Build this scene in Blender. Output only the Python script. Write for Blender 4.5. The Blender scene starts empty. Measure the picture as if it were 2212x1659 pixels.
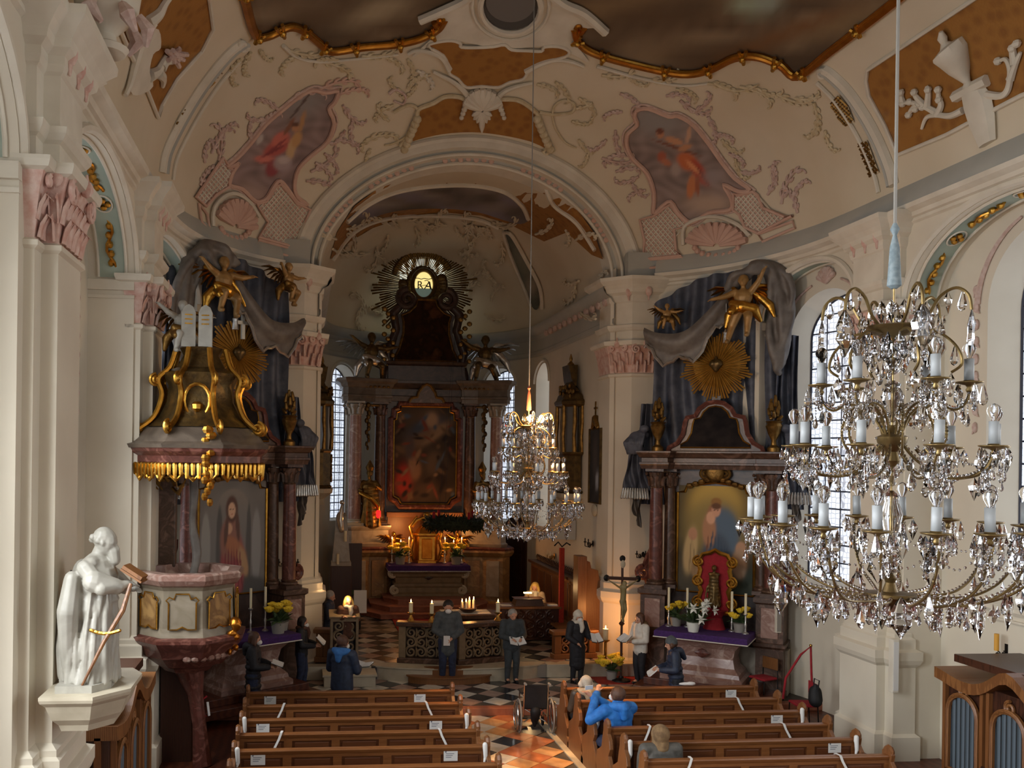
import bpy, bmesh, math, random
from mathutils import Vector, Matrix, Euler
from mathutils.geometry import tessellate_polygon, delaunay_2d_cdt
random.seed(7)
SC = bpy.context.scene
COL = SC.collection
PI = math.pi
# ------------------------------------------------------------------ camera
FPX, PPX, PPY, CAMH = 2000.0, 870.0, 988.0, 4.9
YAW, ROLL = math.radians(6.0), math.radians(0.75)
_F = Vector((math.sin(YAW), math.cos(YAW), 0)); _R = Vector((math.cos(YAW), -math.sin(YAW), 0)); _U = Vector((0, 0, 1))
cam = bpy.data.cameras.new('camera'); camo = bpy.data.objects.new('camera', cam); COL.objects.link(camo)
cam.sensor_width = 36; cam.sensor_fit = 'HORIZONTAL'; cam.lens = 36 * FPX / 2212
cam.shift_x = (1106 - PPX) / 2212; cam.shift_y = (PPY - 829.5) / 2212
cam.clip_start = 0.05; cam.clip_end = 200
_xc = _R * math.cos(ROLL) + _U * math.sin(ROLL); _yc = -_R * math.sin(ROLL) + _U * math.cos(ROLL)
_m = Matrix((_xc, _yc, -_F)).transposed().to_4x4(); _m.translation = (0, 0, CAMH)
camo.matrix_world = _m; SC.camera = camo
# ------------------------------------------------------------------ world, exposure
w = bpy.data.worlds.new('sky'); SC.world = w; w.use_nodes = True
w.node_tree.nodes['Background'].inputs[0].default_value = (0.80, 0.88, 1.0, 1); w.node_tree.nodes['Background'].inputs[1].default_value = 1.0
SC.view_settings.view_transform = 'Standard'; SC.view_settings.look = 'None'; SC.view_settings.gamma = 1.0
SC.view_settings.use_curve_mapping = False
SC.view_settings.exposure = EXPO = 0.12
SC.cycles.max_bounces = 8; SC.cycles.transmission_bounces = 7; SC.cycles.caustics_reflective = False; SC.cycles.caustics_refractive = False
DAYL = 420          # watts of daylight per nave window
WIN = 2.6            # brightness of the overcast sky seen through the glazing
# ------------------------------------------------------------------ pixel -> place
def ray(px, py):
    dx, dy = px - PPX, py - PPY
    du = dx * math.cos(ROLL) + dy * math.sin(ROLL); dv = -dx * math.sin(ROLL) + dy * math.cos(ROLL)
    return _F + _R * (du / FPX) + _U * (-dv / FPX)
C0 = Vector((0, 0, CAMH))
def aY(px, py, Y): d = ray(px, py); return C0 + d * (Y / d.y)
def aZ(px, py, Z): d = ray(px, py); return C0 + d * ((Z - CAMH) / d.z)
def aX(px, py, X): d = ray(px, py); return C0 + d * (X / d.x)
# ------------------------------------------------------------------ mesh builder
V = Vector
def frame(d):
    d = V(d).normalized(); a = V((0, 0, 1)) if abs(d.z) < .9 else V((1, 0, 0))
    x = a.cross(d).normalized(); return x, d.cross(x), d
class MB:
    def __init__(s): s.v = []; s.f = []; s.m = Matrix()
    def add(s, vs, fs):
        n = len(s.v); s.v += [s.m @ V(p) for p in vs]; s.f += [tuple(i + n for i in f) for f in fs]; return s
    def box(s, c, size, rz=0, rx=0, ry=0, taper=1.0):
        R = Euler((rx, ry, rz)).to_matrix(); hx, hy, hz = [k / 2 for k in size]; vs = []
        for z in (-1, 1):
            t = taper if z > 0 else 1
            for x, y in ((-1, -1), (1, -1), (1, 1), (-1, 1)): vs.append(V(c) + R @ V((x * hx * t, y * hy * t, z * hz)))
        return s.add(vs, [(3, 2, 1, 0), (4, 5, 6, 7), (0, 1, 5, 4), (1, 2, 6, 5), (2, 3, 7, 6), (3, 0, 4, 7)])
    def bb(s, x0, x1, y0, y1, z0, z1): return s.box(((x0 + x1) / 2, (y0 + y1) / 2, (z0 + z1) / 2), (x1 - x0, y1 - y0, z1 - z0))
    def rings(s, rings, closed=True, caps=True):
        n = len(rings[0]); vs = [p for r in rings for p in r]; fs = []
        for i in range(len(rings) - 1):
            for j in range(n if closed else n - 1):
                k = (j + 1) % n; fs.append((i * n + j, i * n + k, (i + 1) * n + k, (i + 1) * n + j))
        if caps and closed: fs += [tuple(range(n - 1, -1, -1)), tuple(range((len(rings) - 1) * n, len(rings) * n))]
        return s.add(vs, fs)
    def tube(s, pts, r, n=8, closed=False, flat=1.0):
        pts = [V(p) for p in pts]; rr = r if isinstance(r, (list, tuple)) else [r] * len(pts); out = []; px = None
        for i, p in enumerate(pts):
            d = (pts[min(i + 1, len(pts) - 1)] - pts[max(i - 1, 0)])
            if closed: d = pts[(i + 1) % len(pts)] - pts[i - 1]
            if d.length < 1e-9: d = V((0, 0, 1))
            d.normalize()
            if px is None: px = frame(d)[0]
            px = (px - d * px.dot(d)); px = px.normalized() if px.length > 1e-6 else frame(d)[0]
            py = d.cross(px)
            out.append([p + (px * math.cos(2 * PI * j / n) + py * math.sin(2 * PI * j / n) * flat) * rr[i] for j in range(n)])
        if closed: out.append(out[0]); return s.rings(out, caps=False)
        return s.rings(out)
    def cyl(s, p0, p1, r0, r1=None, n=12): return s.tube([p0, p1], [r0, r0 if r1 is None else r1], n)
    def lathe(s, c, prof, n=16, a0=0, rot=0):
        c = V(c); return s.rings([[c + V((r * math.cos(rot + 2 * PI * j / n), r * math.sin(rot + 2 * PI * j / n), z)) for j in range(n)] for r, z in prof])
    def ell(s, c, r, n=10, m=6, R=None):
        c = V(c); r = (r, r, r) if not isinstance(r, (tuple, list)) else r; rg = []
        for i in range(m + 1):
            t = -PI / 2 + PI * i / m; t = max(-1.5, min(1.5, t)); row = []
            for j in range(n):
                p = V((r[0] * math.cos(t) * math.cos(2 * PI * j / n), r[1] * math.cos(t) * math.sin(2 * PI * j / n), r[2] * math.sin(t)))
                row.append(c + (R @ p if R else p))
            rg.append(row)
        return s.rings(rg)
    def cap(s, p0, p1, r0, r1=None, n=10):
        r1 = r0 if r1 is None else r1; p0, p1 = V(p0), V(p1); d = (p1 - p0); L = d.length; d = d.normalized() if L > 1e-6 else V((0, 0, 1))
        pts = []; rr = []
        for k in range(4): t = -PI / 2 * (1 - k / 3.0) ; pts.append(p0 + d * r0 * math.sin(t)); rr.append(max(r0 * math.cos(t), r0 * .05))
        for k in range(4): t = PI / 2 * (k / 3.0); pts.append(p1 + d * r1 * math.sin(t)); rr.append(max(r1 * math.cos(t), r1 * .05))
        return s.tube(pts, rr, n)
    def chain(s, pts, rs, n=10):
        for i in range(len(pts) - 1): s.cap(pts[i], pts[i + 1], rs[i], rs[i + 1], n)
        return s
    def prism(s, poly, z0, z1, M=None):
        """poly in local xy, extruded along local z; concave outlines welcome"""
        M = M or Matrix(); n = len(poly)
        tri = tessellate_polygon([[V((p[0], p[1], 0)) for p in poly]])
        ar = sum(poly[i][0] * poly[(i + 1) % n][1] - poly[(i + 1) % n][0] * poly[i][1] for i in range(n))
        vs = [M @ V((p[0], p[1], z)) for z in (z0, z1) for p in poly]; fs = []
        for t in tri: t = tuple(t); fs += [t, tuple(n + i for i in t[::-1])]
        fs += [(i, (i + 1) % n, n + (i + 1) % n, n + i) for i in range(n)]
        return s.add(vs, fs)
    def stack(s, plan, levels, M=None, caps=True):
        """plan polygon (x,y) swept up; levels = (z, outward offset)"""
        n = len(plan); ar = sum(plan[i][0] * plan[(i + 1) % n][1] - plan[(i + 1) % n][0] * plan[i][1] for i in range(n))
        sg = 1 if ar > 0 else -1; off = []
        for i in range(n):
            a, b, c = V(plan[i - 1]), V(plan[i]), V(plan[(i + 1) % n]); e1 = (b - a).normalized(); e2 = (c - b).normalized()
            n1 = V((e1.y, -e1.x)) * sg; n2 = V((e2.y, -e2.x)) * sg; k = max(.35, 1 + n1.dot(n2)); off.append((n1 + n2) / k)
        M = M or Matrix(); rg = [[M @ V((plan[i][0] + off[i].x * o, plan[i][1] + off[i].y * o, z)) for i in range(n)] for z, o in levels]
        n0 = len(s.v); s.rings(rg, caps=False)
        if caps:
            for ring, fl in ((0, True), (len(levels) - 1, False)):
                tri = tessellate_polygon([[V((p[0], p[1], 0)) for p in plan]])
                s.f += [tuple(n0 + ring * n + i for i in (tuple(t)[::-1] if fl else tuple(t))) for t in tri]
        return s
    def sweep(s, prof, path, closed=False):
        """prof: (out, up) ; path: list of (point, outdir). grid surface"""
        return s.rings([[V(p) + V(o) * a + V((0, 0, b)) for a, b in prof] for p, o in path], closed=False, caps=False)
    def grid(s, rows): return s.rings(rows, closed=False, caps=False)
    def mesh(s, name):
        me = bpy.data.meshes.new(name); me.from_pydata([tuple(p) for p in s.v], [], s.f); me.update()
        bm = bmesh.new(); bm.from_mesh(me); bmesh.ops.recalc_face_normals(bm, faces=bm.faces); bm.to_mesh(me); bm.free(); return me
    def build(s, name, mat, parent=None, smooth=False, loc=None, rz=0, kind=None, label=None, bevel=0, ang=35, edges=True):
        me = s.mesh(name); o = bpy.data.objects.new(name, me); COL.objects.link(o)
        me.materials.append(M[mat] if isinstance(mat, str) else mat)
        if smooth:
            me.polygons.foreach_set('use_smooth', [True] * len(me.polygons))
            if smooth != 'all': me.set_sharp_from_angle(angle=math.radians(ang))
        if parent is not None: o.parent = parent
        if loc is not None: o.location = loc
        if rz: o.rotation_euler.z = rz
        if kind: o['kind'] = kind
        if label: o['label'] = label
        if bevel:
            b = o.modifiers.new('bevel', 'BEVEL'); b.width = bevel; b.segments = 2; b.limit_method = 'ANGLE'
        return o
    def fuse(s, name, mat, parent=None, voxel=.02, it=4, **k):
        o = s.build(name, mat, parent, smooth='all', **k)
        m = o.modifiers.new('remesh', 'REMESH'); m.mode = 'VOXEL'; m.voxel_size = voxel; m.use_smooth_shade = True
        if it: q = o.modifiers.new('smooth', 'SMOOTH'); q.iterations = it; q.factor = .5
        return o
def thing(name, label, cat, loc=(0, 0, 0), rz=0, group=None, scale=None):
    o = bpy.data.objects.new(name, None); COL.objects.link(o); o.location = loc; o.rotation_euler = (0, 0, rz); o.empty_display_size = .2
    if scale: o.scale = (scale,) * 3
    return tag(o, label, cat, group)
def tag(o, label, cat, group=None):
    o['label'] = label; o['category'] = cat
    if group: o['group'] = group
    return o
def struct(o): o['kind'] = 'structure'; return o
def semp(name):
    o = bpy.data.objects.new(name, None); COL.objects.link(o); o['kind'] = 'structure'; return o
def inst(src, parent=None, loc=None, rot=None, scale=None, name=None):
    o = src.copy(); COL.objects.link(o)
    if parent is not None: o.parent = parent
    if loc is not None: o.location = loc
    if rot is not None: o.rotation_euler = rot
    if scale is not None: o.scale = scale if isinstance(scale, (tuple, list)) else (scale,) * 3
    if name: o.name = name
    return o
def copy_tree(o, parent=None):
    c = inst(o)
    if parent is not None: c.parent = parent
    for ch in list(o.children): copy_tree(ch, c)
    return c
def lm(loc, rz=0, sc=1): return Matrix.Translation(loc) @ Matrix.Rotation(rz, 4, 'Z') @ Matrix.Scale(sc, 4)
# ------------------------------------------------------------------ materials
M = {}
def srgb(c):
    if isinstance(c, str): c = tuple(int(c[i:i + 2], 16) / 255 for i in (0, 2, 4))
    return tuple((k / 12.92 if k <= .04045 else ((k + .055) / 1.055) ** 2.4) for k in c) + (1,)
def mat(name, c1, c2=None, rough=.6, metal=0, scale=4, bump=0, bscale=None, detail=4, kind='noise', lo=.35, hi=.65, dist=0, spec=.5, sheen=0, stretch=(1, 1, 1), c3=None):
    m = bpy.data.materials.new(name); m.use_nodes = True; nt = m.node_tree; N = nt.nodes; L = nt.links; b = N['Principled BSDF']; M[name] = m
    b.inputs['Roughness'].default_value = rough; b.inputs['Metallic'].default_value = metal; b.inputs['Specular IOR Level'].default_value = spec
    b.inputs['Base Color'].default_value = srgb(c1)
    tc = N.new('ShaderNodeTexCoord'); mp = N.new('ShaderNodeMapping'); mp.inputs['Scale'].default_value = stretch; L.new(tc.outputs['Object'], mp.inputs[0])
    if c2:
        if kind == 'wave':
            t = N.new('ShaderNodeTexWave'); t.inputs['Distortion'].default_value = dist or 6; t.inputs['Detail'].default_value = detail; t.inputs['Detail Scale'].default_value = 1.5
        elif kind == 'voronoi': t = N.new('ShaderNodeTexVoronoi')
        else: t = N.new('ShaderNodeTexNoise'); t.inputs['Detail'].default_value = detail; t.inputs['Distortion'].default_value = dist
        t.inputs['Scale'].default_value = scale; L.new(mp.outputs[0], t.inputs['Vector'])
        r = N.new('ShaderNodeValToRGB'); r.color_ramp.elements[0].position = lo; r.color_ramp.elements[1].position = hi
        r.color_ramp.elements[0].color = srgb(c1); r.color_ramp.elements[1].color = srgb(c2)
        if c3: e = r.color_ramp.elements.new((lo + hi) / 2); e.color = srgb(c3)
        L.new(t.outputs[0] if kind != 'noise' else t.outputs['Fac'], r.inputs[0]); L.new(r.outputs[0], b.inputs['Base Color'])
    if bump:
        t2 = N.new('ShaderNodeTexNoise'); t2.inputs['Scale'].default_value = bscale or scale * 3; t2.inputs['Detail'].default_value = 3; L.new(mp.outputs[0], t2.inputs['Vector'])
        bp = N.new('ShaderNodeBump'); bp.inputs['Strength'].default_value = bump; bp.inputs['Distance'].default_value = .03; L.new(t2.outputs['Fac'], bp.inputs['Height']); L.new(bp.outputs[0], b.inputs['Normal'])
    return m
def emat(name, c, strength, base=None):
    m = mat(name, base or c); b = m.node_tree.nodes['Principled BSDF']; b.inputs['Emission Color'].default_value = srgb(c); b.inputs['Emission Strength'].default_value = strength; return m
mat('wall', 'cfc5b2', 'dbd2bf', .85, scale=.6, bump=.04, bscale=5)
mat('stucco', 'dcd4c3', 'cfc6b4', .8, scale=2, bump=.05, bscale=14)
mat('vault', 'd0c1a6', 'dacdb5', .85, scale=.5, bump=.03)
mat('greyband', 'a9a89f', 'b3b1a7', .85, scale=1)
mat('pink', 'c79a8b', 'd9bfb2', .8, scale=9, bump=.2, bscale=30)
mat('pinkflat', 'd2b09f', 'c9a493', .85, scale=3)
mat('pinkgrey', 'bd9f93', 'd0bab0', .8, scale=12, bump=.2, bscale=30)
mat('cream', 'd2c4a6', 'c4b28e', .8, scale=8, bump=.15, bscale=25)
mat('damask', '8a5a22', '9c6a2c', .7, kind='voronoi', scale=5, lo=.2, hi=.55, bump=.25, bscale=26)
mat('greensoffit', '9fae9f', 'abb6a8', .85, scale=2)
mat('gold', 'b58534', 'cc9c48', .32, 1.0, scale=8, bump=.15, bscale=25)
mat('goldframe', 'a8671f', 'c07d2c', .33, .9, scale=5, bump=.08, bscale=18)
mat('oldgold', '6b5028', '94713a', .42, .85, scale=9, bump=.25, bscale=22)
mat('silver', 'b9b6b0', 'd6d4cf', .3, .9, scale=9, bump=.2, bscale=25)
mat('bronze', '4f3f26', '6e5730', .4, .7, scale=8, bump=.2, bscale=24)
mat('brass', 'a07c3f', 'b68f4c', .3, 1.0, scale=8)
mat('iron', '1d1b1a', None, .5, .6)
mat('steel', 'c6c4be', None, .25, 1.0)
mat('marble_red', '6a3d34', '8a5a4e', .3, scale=3, dist=2.5, detail=8, c3='573028')
mat('marble_pink', '9b7d70', 'b59c8f', .32, scale=3, dist=2, detail=8, c3='8a675b')
mat('marble_brown', '5a4234', '75594a', .35, scale=2.5, dist=2.5, detail=8, c3='473225')
mat('marble_grey', '8d8273', 'a39888', .35, scale=2.5, dist=2, detail=8)
mat('marble_dark', '2f2320', '4a3730', .35, scale=2.5, dist=2.5, detail=8)
mat('marble_ochre', '96703f', 'b08a55', .4, scale=2.2, dist=1.6, detail=8, c3='82603a')
mat('marble_green', '857a66', '968a78', .35, scale=2.5, dist=2, detail=8)
mat('stone_light', 'b0a58f', 'bfb59f', .6, scale=4, bump=.05)
mat('stone_red', '8e5540', 'a0664e', .45, scale=3, dist=1.5, detail=6)
mat('tile_white', 'dcd6c9', 'c8c0b0', .16, scale=5, detail=6)
mat('tile_black', '2b2a2c', '3a383a', .18, scale=5, detail=6)
mat('tile_pink', 'a08375', 'b39688', .18, scale=5, detail=6)
mat('tile_orange', 'c0905f', 'd0a678', .25, scale=4, detail=6)
mat('tile_terracotta', 'a9663f', 'b87550', .25, scale=4, detail=6)
mat('grout', '4a423a', None, .8)
mat('oak', '724523', '82522d', .34, scale=3, dist=1.5, detail=6, stretch=(.6, 9, 9))
mat('oak_panel', '532c14', '5f361b', .4, scale=3, dist=1.5, detail=6, stretch=(.6, 9, 9))
mat('oak_v', '6e4424', '805330', .38, scale=3, dist=1.5, detail=6, stretch=(9, 9, .6))
mat('darkwood', '31190f', '452618', .4, kind='wave', scale=2.4, dist=5, stretch=(6, 6, 1))
mat('midwood', '6e4524', '855831', .42, kind='wave', scale=2.4, dist=5, stretch=(6, 6, 1))
mat('carved', '75634a', '857258', .55, scale=6, bump=.15)
mat('floorwood', '4a2415', '5e301c', .4, kind='wave', scale=2, dist=4, stretch=(1, 6, 6))
mat('drape', '3f434f', '565a66', .55, scale=5, bump=.25, bscale=12)
mat('drape_grey', '5d5650', '716a63', .5, scale=5, bump=.15, bscale=12)
mat('purple', '35174f', '431f63', .85, scale=20)
mat('white_cloth', 'd8d2c6', None, .8)
mat('red_cloth', '8c1620', '9c1c28', .85, scale=15)
mat('red_carpet', '8e2413', 'a02c18', .95, scale=20)
mat('skin', 'c08a6e', 'cf9d82', .55, scale=10)
mat('skin_flesh', 'b0855c', 'c69a6e', .5, scale=8)
mat('marble_white', '9b978c', 'aca89d', .45, scale=4, dist=1, bump=.06, bscale=10)
mat('wax', 'e4d9b8', None, .5)
mat('paper', 'dcdad6', None, .7)
mat('green', '2c3f1f', '40562c', .7, scale=20)
mat('fir', '141d10', '22301a', .8, scale=20)
mat('yellow', 'd8b118', 'e6c53a', .7, scale=30)
mat('petal', 'dfe0d6', None, .6)
mat('pot', '8f8a82', None, .6)
mat('screen', 'a9a7a3', None, .7)
mat('black', '0e0e10', '17171a', .7, scale=10)
mat('curtain', '3e4a52', '566069', .85, scale=1, kind='wave', dist=1, stretch=(9, 9, .2))
# ================================================================== the setting
AX = 3.75            # nave axis
HW, Y0, DY, PW = 6.45, 16.2, 5.8, 2.5
ZV, RV = 9.6, 3.95
emat('pane_sky', 'dfe6ef', WIN * .37)
_pn = M['pane_sky'].node_tree                      # roundel / honeycomb leading seen against the sky
_tc = _pn.nodes.new('ShaderNodeTexCoord'); _vo = _pn.nodes.new('ShaderNodeTexVoronoi'); _vo.feature = 'DISTANCE_TO_EDGE'; _vo.inputs['Scale'].default_value = 9; _vo.inputs['Randomness'].default_value = .25
_rp = _pn.nodes.new('ShaderNodeValToRGB'); _rp.color_ramp.elements[0].position = .03; _rp.color_ramp.elements[1].position = .08
_rp.color_ramp.elements[0].color = (.22, .25, .32, 1); _rp.color_ramp.elements[1].color = (.78, .86, 1, 1)
_pn.links.new(_tc.outputs['Object'], _vo.inputs['Vector']); _pn.links.new(_vo.outputs['Distance'], _rp.inputs[0]); _pn.links.new(_rp.outputs[0], _pn.nodes['Principled BSDF'].inputs['Emission Color'])
emat('pane_plain', 'dbe4f0', WIN * .8); emat('pane_bright', 'dbe4f0', WIN * 1.0); emat('pane_soft', 'dbe4f0', WIN * .5); emat('pane_dim', 'dbe4f0', WIN * .3)
mat('lead', '2b2c3a', None, .6)
def vz(x, y):
    s = (abs(x / HW) ** PW + (max(0, y - Y0) / DY) ** PW) ** (1 / PW)
    return ZV + RV * math.sqrt(max(0, 1 - min(1, s) ** 2))
def vault_hit(px, py):
    d = ray(px, py); t = 3.0; last = None
    while t < 40:
        p = C0 + d * t; x = p.x - AX; s = (abs(x / HW) ** PW + (max(0, p.y - Y0) / DY) ** PW) ** (1 / PW)
        if s >= 1 or p.z > vz(x, p.y):
            lo, hi = t - .1, t
            for _ in range(16):
                t = (lo + hi) / 2; p = C0 + d * t; x = p.x - AX; s = (abs(x / HW) ** PW + (max(0, p.y - Y0) / DY) ** PW) ** (1 / PW)
                if s >= 1 or p.z > vz(x, p.y): hi = t
                else: lo = t
            return C0 + d * lo
        t += .1
    return C0 + d * 20
def vnorm(p):
    e = .03; x, y = p.x - AX, p.y
    n = V((-(vz(x + e, y) - vz(x - e, y)) / (2 * e), -(vz(x, y + e) - vz(x, y - e)) / (2 * e), 1)); n.normalize(); return -n
# side wall path, u = Y along the straight, arc length beyond
_tab = []
for i in range(241):
    t = PI / 2 * i / 240; _tab.append((HW * max(0, math.cos(t)) ** (2 / PW), Y0 + DY * math.sin(t) ** (2 / PW)))
_cum = [0]
for i in range(1, 241): _cum.append(_cum[-1] + math.dist(_tab[i], _tab[i - 1]))
def side_xy(u):
    if u <= Y0: return HW, u
    s = u - Y0
    for i in range(1, 241):
        if _cum[i] >= s:
            k = (s - _cum[i - 1]) / (_cum[i] - _cum[i - 1] + 1e-9); return tuple(_tab[i - 1][j] * (1 - k) + _tab[i][j] * k for j in (0, 1))
    return _tab[-1]
UEND = Y0 + next(_cum[i] for i in range(241) if _tab[i][0] <= 4.4)
def side_path(sg):
    def f(u, off=0):
        a = side_xy(u - .02); b = side_xy(u + .02); p = side_xy(u); t = V((b[0] - a[0], b[1] - a[1])).normalized(); n = V((t.y, -t.x))
        return V((AX + sg * (p[0] + n.x * off), p[1] + n.y * off, 0))
    return f
CX, CY0, CY1, CD = 3.5, 21.25, 27.5, 3.7
_ct = [(CX, CY0 + (CY1 - CY0) * i / 20) for i in range(20)] + [(CX * math.cos(PI * i / 120), CY1 + CD * math.sin(PI * i / 120)) for i in range(121)] + [(-CX, CY1 - (CY1 - CY0) * i / 20) for i in range(1, 21)]
_cc = [0]
for i in range(1, len(_ct)): _cc.append(_cc[-1] + math.dist(_ct[i], _ct[i - 1]))
def ch_xy(u):
    for i in range(1, len(_ct)):
        if _cc[i] >= u - 1e-9:
            k = (u - _cc[i - 1]) / (_cc[i] - _cc[i - 1]); return tuple(_ct[i - 1][j] * (1 - k) + _ct[i][j] * k for j in (0, 1))
    return _ct[-1]
def ch_path(u, off=0):
    a = ch_xy(max(0, u - .03)); b = ch_xy(min(_cc[-1], u + .03)); p = ch_xy(u); t = V((b[0] - a[0], b[1] - a[1])).normalized(); n = V((t.y, -t.x))
    return V((AX + p[0] + n.x * off, p[1] + n.y * off, 0))
def ch_u(phi): return (CY1 - CY0) + (_cc[20 + int(phi / 180 * 120)] - _cc[20]) + .0
def head(h, u): return h['spring'] + h['rise'] * math.sqrt(max(0, 1 - ((u - h['uc']) / h['hw']) ** 2))
def wall_mesh(path, u0, u1, zb, zt, holes, off=0, step=.2):
    us = set([u0, u1]); n = max(1, int((u1 - u0) / step)); us |= {u0 + (u1 - u0) * i / n for i in range(n + 1)}
    for h in holes:
        us = {u for u in us if not (h['uc'] - h['hw'] - .03 < u < h['uc'] + h['hw'] + .03)}
        us |= {h['uc'] - h['hw'] * math.cos(PI * i / 24) for i in range(25)}
    us = sorted(u for u in us if u0 - 1e-6 <= u <= u1 + 1e-6); b = MB()
    for i in range(len(us) - 1):
        a, c = us[i], us[i + 1]; h = next((h for h in holes if h['uc'] - h['hw'] - 1e-6 <= a and c <= h['uc'] + h['hw'] + 1e-6), None)
        pa, pc = path(a, off), path(c, off); Z = lambda p, z: V((p.x, p.y, z))
        if h is None: b.add([Z(pa, zb), Z(pc, zb), Z(pc, zt), Z(pa, zt)], [(0, 1, 2, 3)])
        else:
            if h['sill'] > zb: b.add([Z(pa, zb), Z(pc, zb), Z(pc, h['sill']), Z(pa, h['sill'])], [(0, 1, 2, 3)])
            b.add([Z(pa, head(h, a)), Z(pc, head(h, c)), Z(pc, zt), Z(pa, zt)], [(0, 1, 2, 3)])
    return b
def outline(h, grow=0, bottom=True):
    hw, rs = h['hw'] + grow, h['rise'] + grow
    pts = [(h['uc'] - hw * math.cos(PI * i / 24), h['spring'] + rs * math.sin(PI * i / 24)) for i in range(25)]
    lo = h['sill'] - (grow if bottom else 0); return [(h['uc'] - hw, lo)] + pts + [(h['uc'] + hw, lo)]
def reveal_mesh(path, h, d0, d1, g=0, closed=True):
    o0, o1 = outline(h), outline(h, g); r0 = []; r1 = []
    for (u, z), (u2, z2) in zip(o0, o1):
        p = path(u, d0); r0.append(V((p.x, p.y, z))); q = path(u2, d1); r1.append(V((q.x, q.y, z2)))
    b = MB(); n = len(r0); b.add(r0 + r1, [(i, (i + 1) % n, n + (i + 1) % n, n + i) for i in range(n if closed else n - 1)]); return b
_nwin = [0]
def glazing(path, h, off, cols, rows, detail=True, honey=True, pm='pane_plain'):
    """window: frame bars, leads and panes; each pane a part"""
    _nwin[0] += 1; W = semp('window_%d' % _nwin[0]); hw = h['hw']; top = h['spring'] + h['rise']
    def pt(u, z, d=0): p = path(u, off + d); return V((p.x, p.y, z))
    if not detail:
        o = outline(h); b = MB(); b.add([pt(u, z) for u, z in o], [tuple(range(len(o)))]); b.build('pane', pm, W); return W
    us = [h['uc'] - hw + 2 * hw * i / cols for i in range(cols + 1)]; zs = [h['sill'] + (top - h['sill']) * j / rows for j in range(rows + 1)]
    for i in range(cols):
        for j in range(rows):
            a, c, z0, z1 = us[i] + .012, us[i + 1] - .012, zs[j] + .012, zs[j + 1] - .012
            tp = [(a + (c - a) * k / 4, min(z1, head(h, a + (c - a) * k / 4) - .01)) for k in range(5)]
            if max(t[1] for t in tp) < z0 + .03: continue
            tp = [(u, max(z, z0)) for u, z in tp]; poly = [(a, z0), (c, z0)] + tp[::-1]
            MB().add([pt(u, z) for u, z in poly], [tuple(range(len(poly)))]).build('pane', 'pane_sky' if honey else 'pane_plain', W)
    b = MB()
    for u in us[1:-1]: b.tube([pt(u, h['sill']), pt(u, head(h, u))], .014, 4)
    for z in zs[1:-1]:
        k = hw if z <= h['spring'] else hw * math.sqrt(max(0, 1 - ((z - h['spring']) / h['rise']) ** 2))
        b.tube([pt(h['uc'] - k, z), pt(h['uc'], z), pt(h['uc'] + k, z)], .016, 4)
    b.build('lead_bars', 'lead', W)
    MB().tube([pt(u, z) for u, z in outline(h, -.01)], .03, 4, closed=True).build('window_frame', 'lead', W); return W
# ---- nave side walls: piers with arched bays, windows in the recess behind
BAYS = [dict(uc=.95, hw=2.2, sill=-.2, spring=7.65, rise=1.3), dict(uc=6.8, hw=2.2, sill=-.2, spring=7.65, rise=1.3), dict(uc=12.65, hw=2.2, sill=-.2, spring=7.65, rise=1.3), dict(uc=17.75, hw=1.4, sill=-.2, spring=7.95, rise=1.0)]
WINS = [dict(uc=.95, hw=1.2, sill=2.7, spring=7.4, rise=1.2), dict(uc=6.8, hw=1.2, sill=2.7, spring=7.4, rise=1.2), dict(uc=12.65, hw=1.2, sill=2.7, spring=7.4, rise=1.2), dict(uc=17.8, hw=.95, sill=2.4, spring=7.5, rise=.95)]
REC = [.7, .7, .7, .45]
PIER_LV = [(-.15, .16), (.25, .16), (.3, .1), (1.42, .1), (1.48, .15), (1.56, .18), (1.7, .18), (1.74, .1), (1.9, .1), (1.93, .06), (1.99, .06), (2.05, 0), (6.85, 0), (6.88, .04), (6.93, .04), (6.95, 0), (6.97, -.02)]
CAP_LV = [(6.95, -.01), (7.1, .01), (7.4, .05), (7.58, .1)]
ABA_LV = [(7.58, .1), (7.6, .16), (7.66, .18), (7.7, .18), (7.72, .02)]
ENT_LV = [(7.7, 0), (7.93, 0), (7.96, .04), (8.02, .08), (8.08, .09), (8.1, 0), (8.6, 0), (8.63, .03), (8.7, .05), (8.78, .05), (8.84, .12), (8.92, .14), (9.0, .2), (9.1, .3), (9.18, .31), (9.2, 0)]
def spiral(c, ex, ez, r, turns=1.6, sg=1, n=22):
    return [V(c) + (V(ex) * (sg * math.cos(t)) + V(ez) * math.sin(t)) * (r * (1 - .8 * k / n)) for k in range(n + 1) for t in [PI / 2 - 2 * PI * turns * k / n]]
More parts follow.
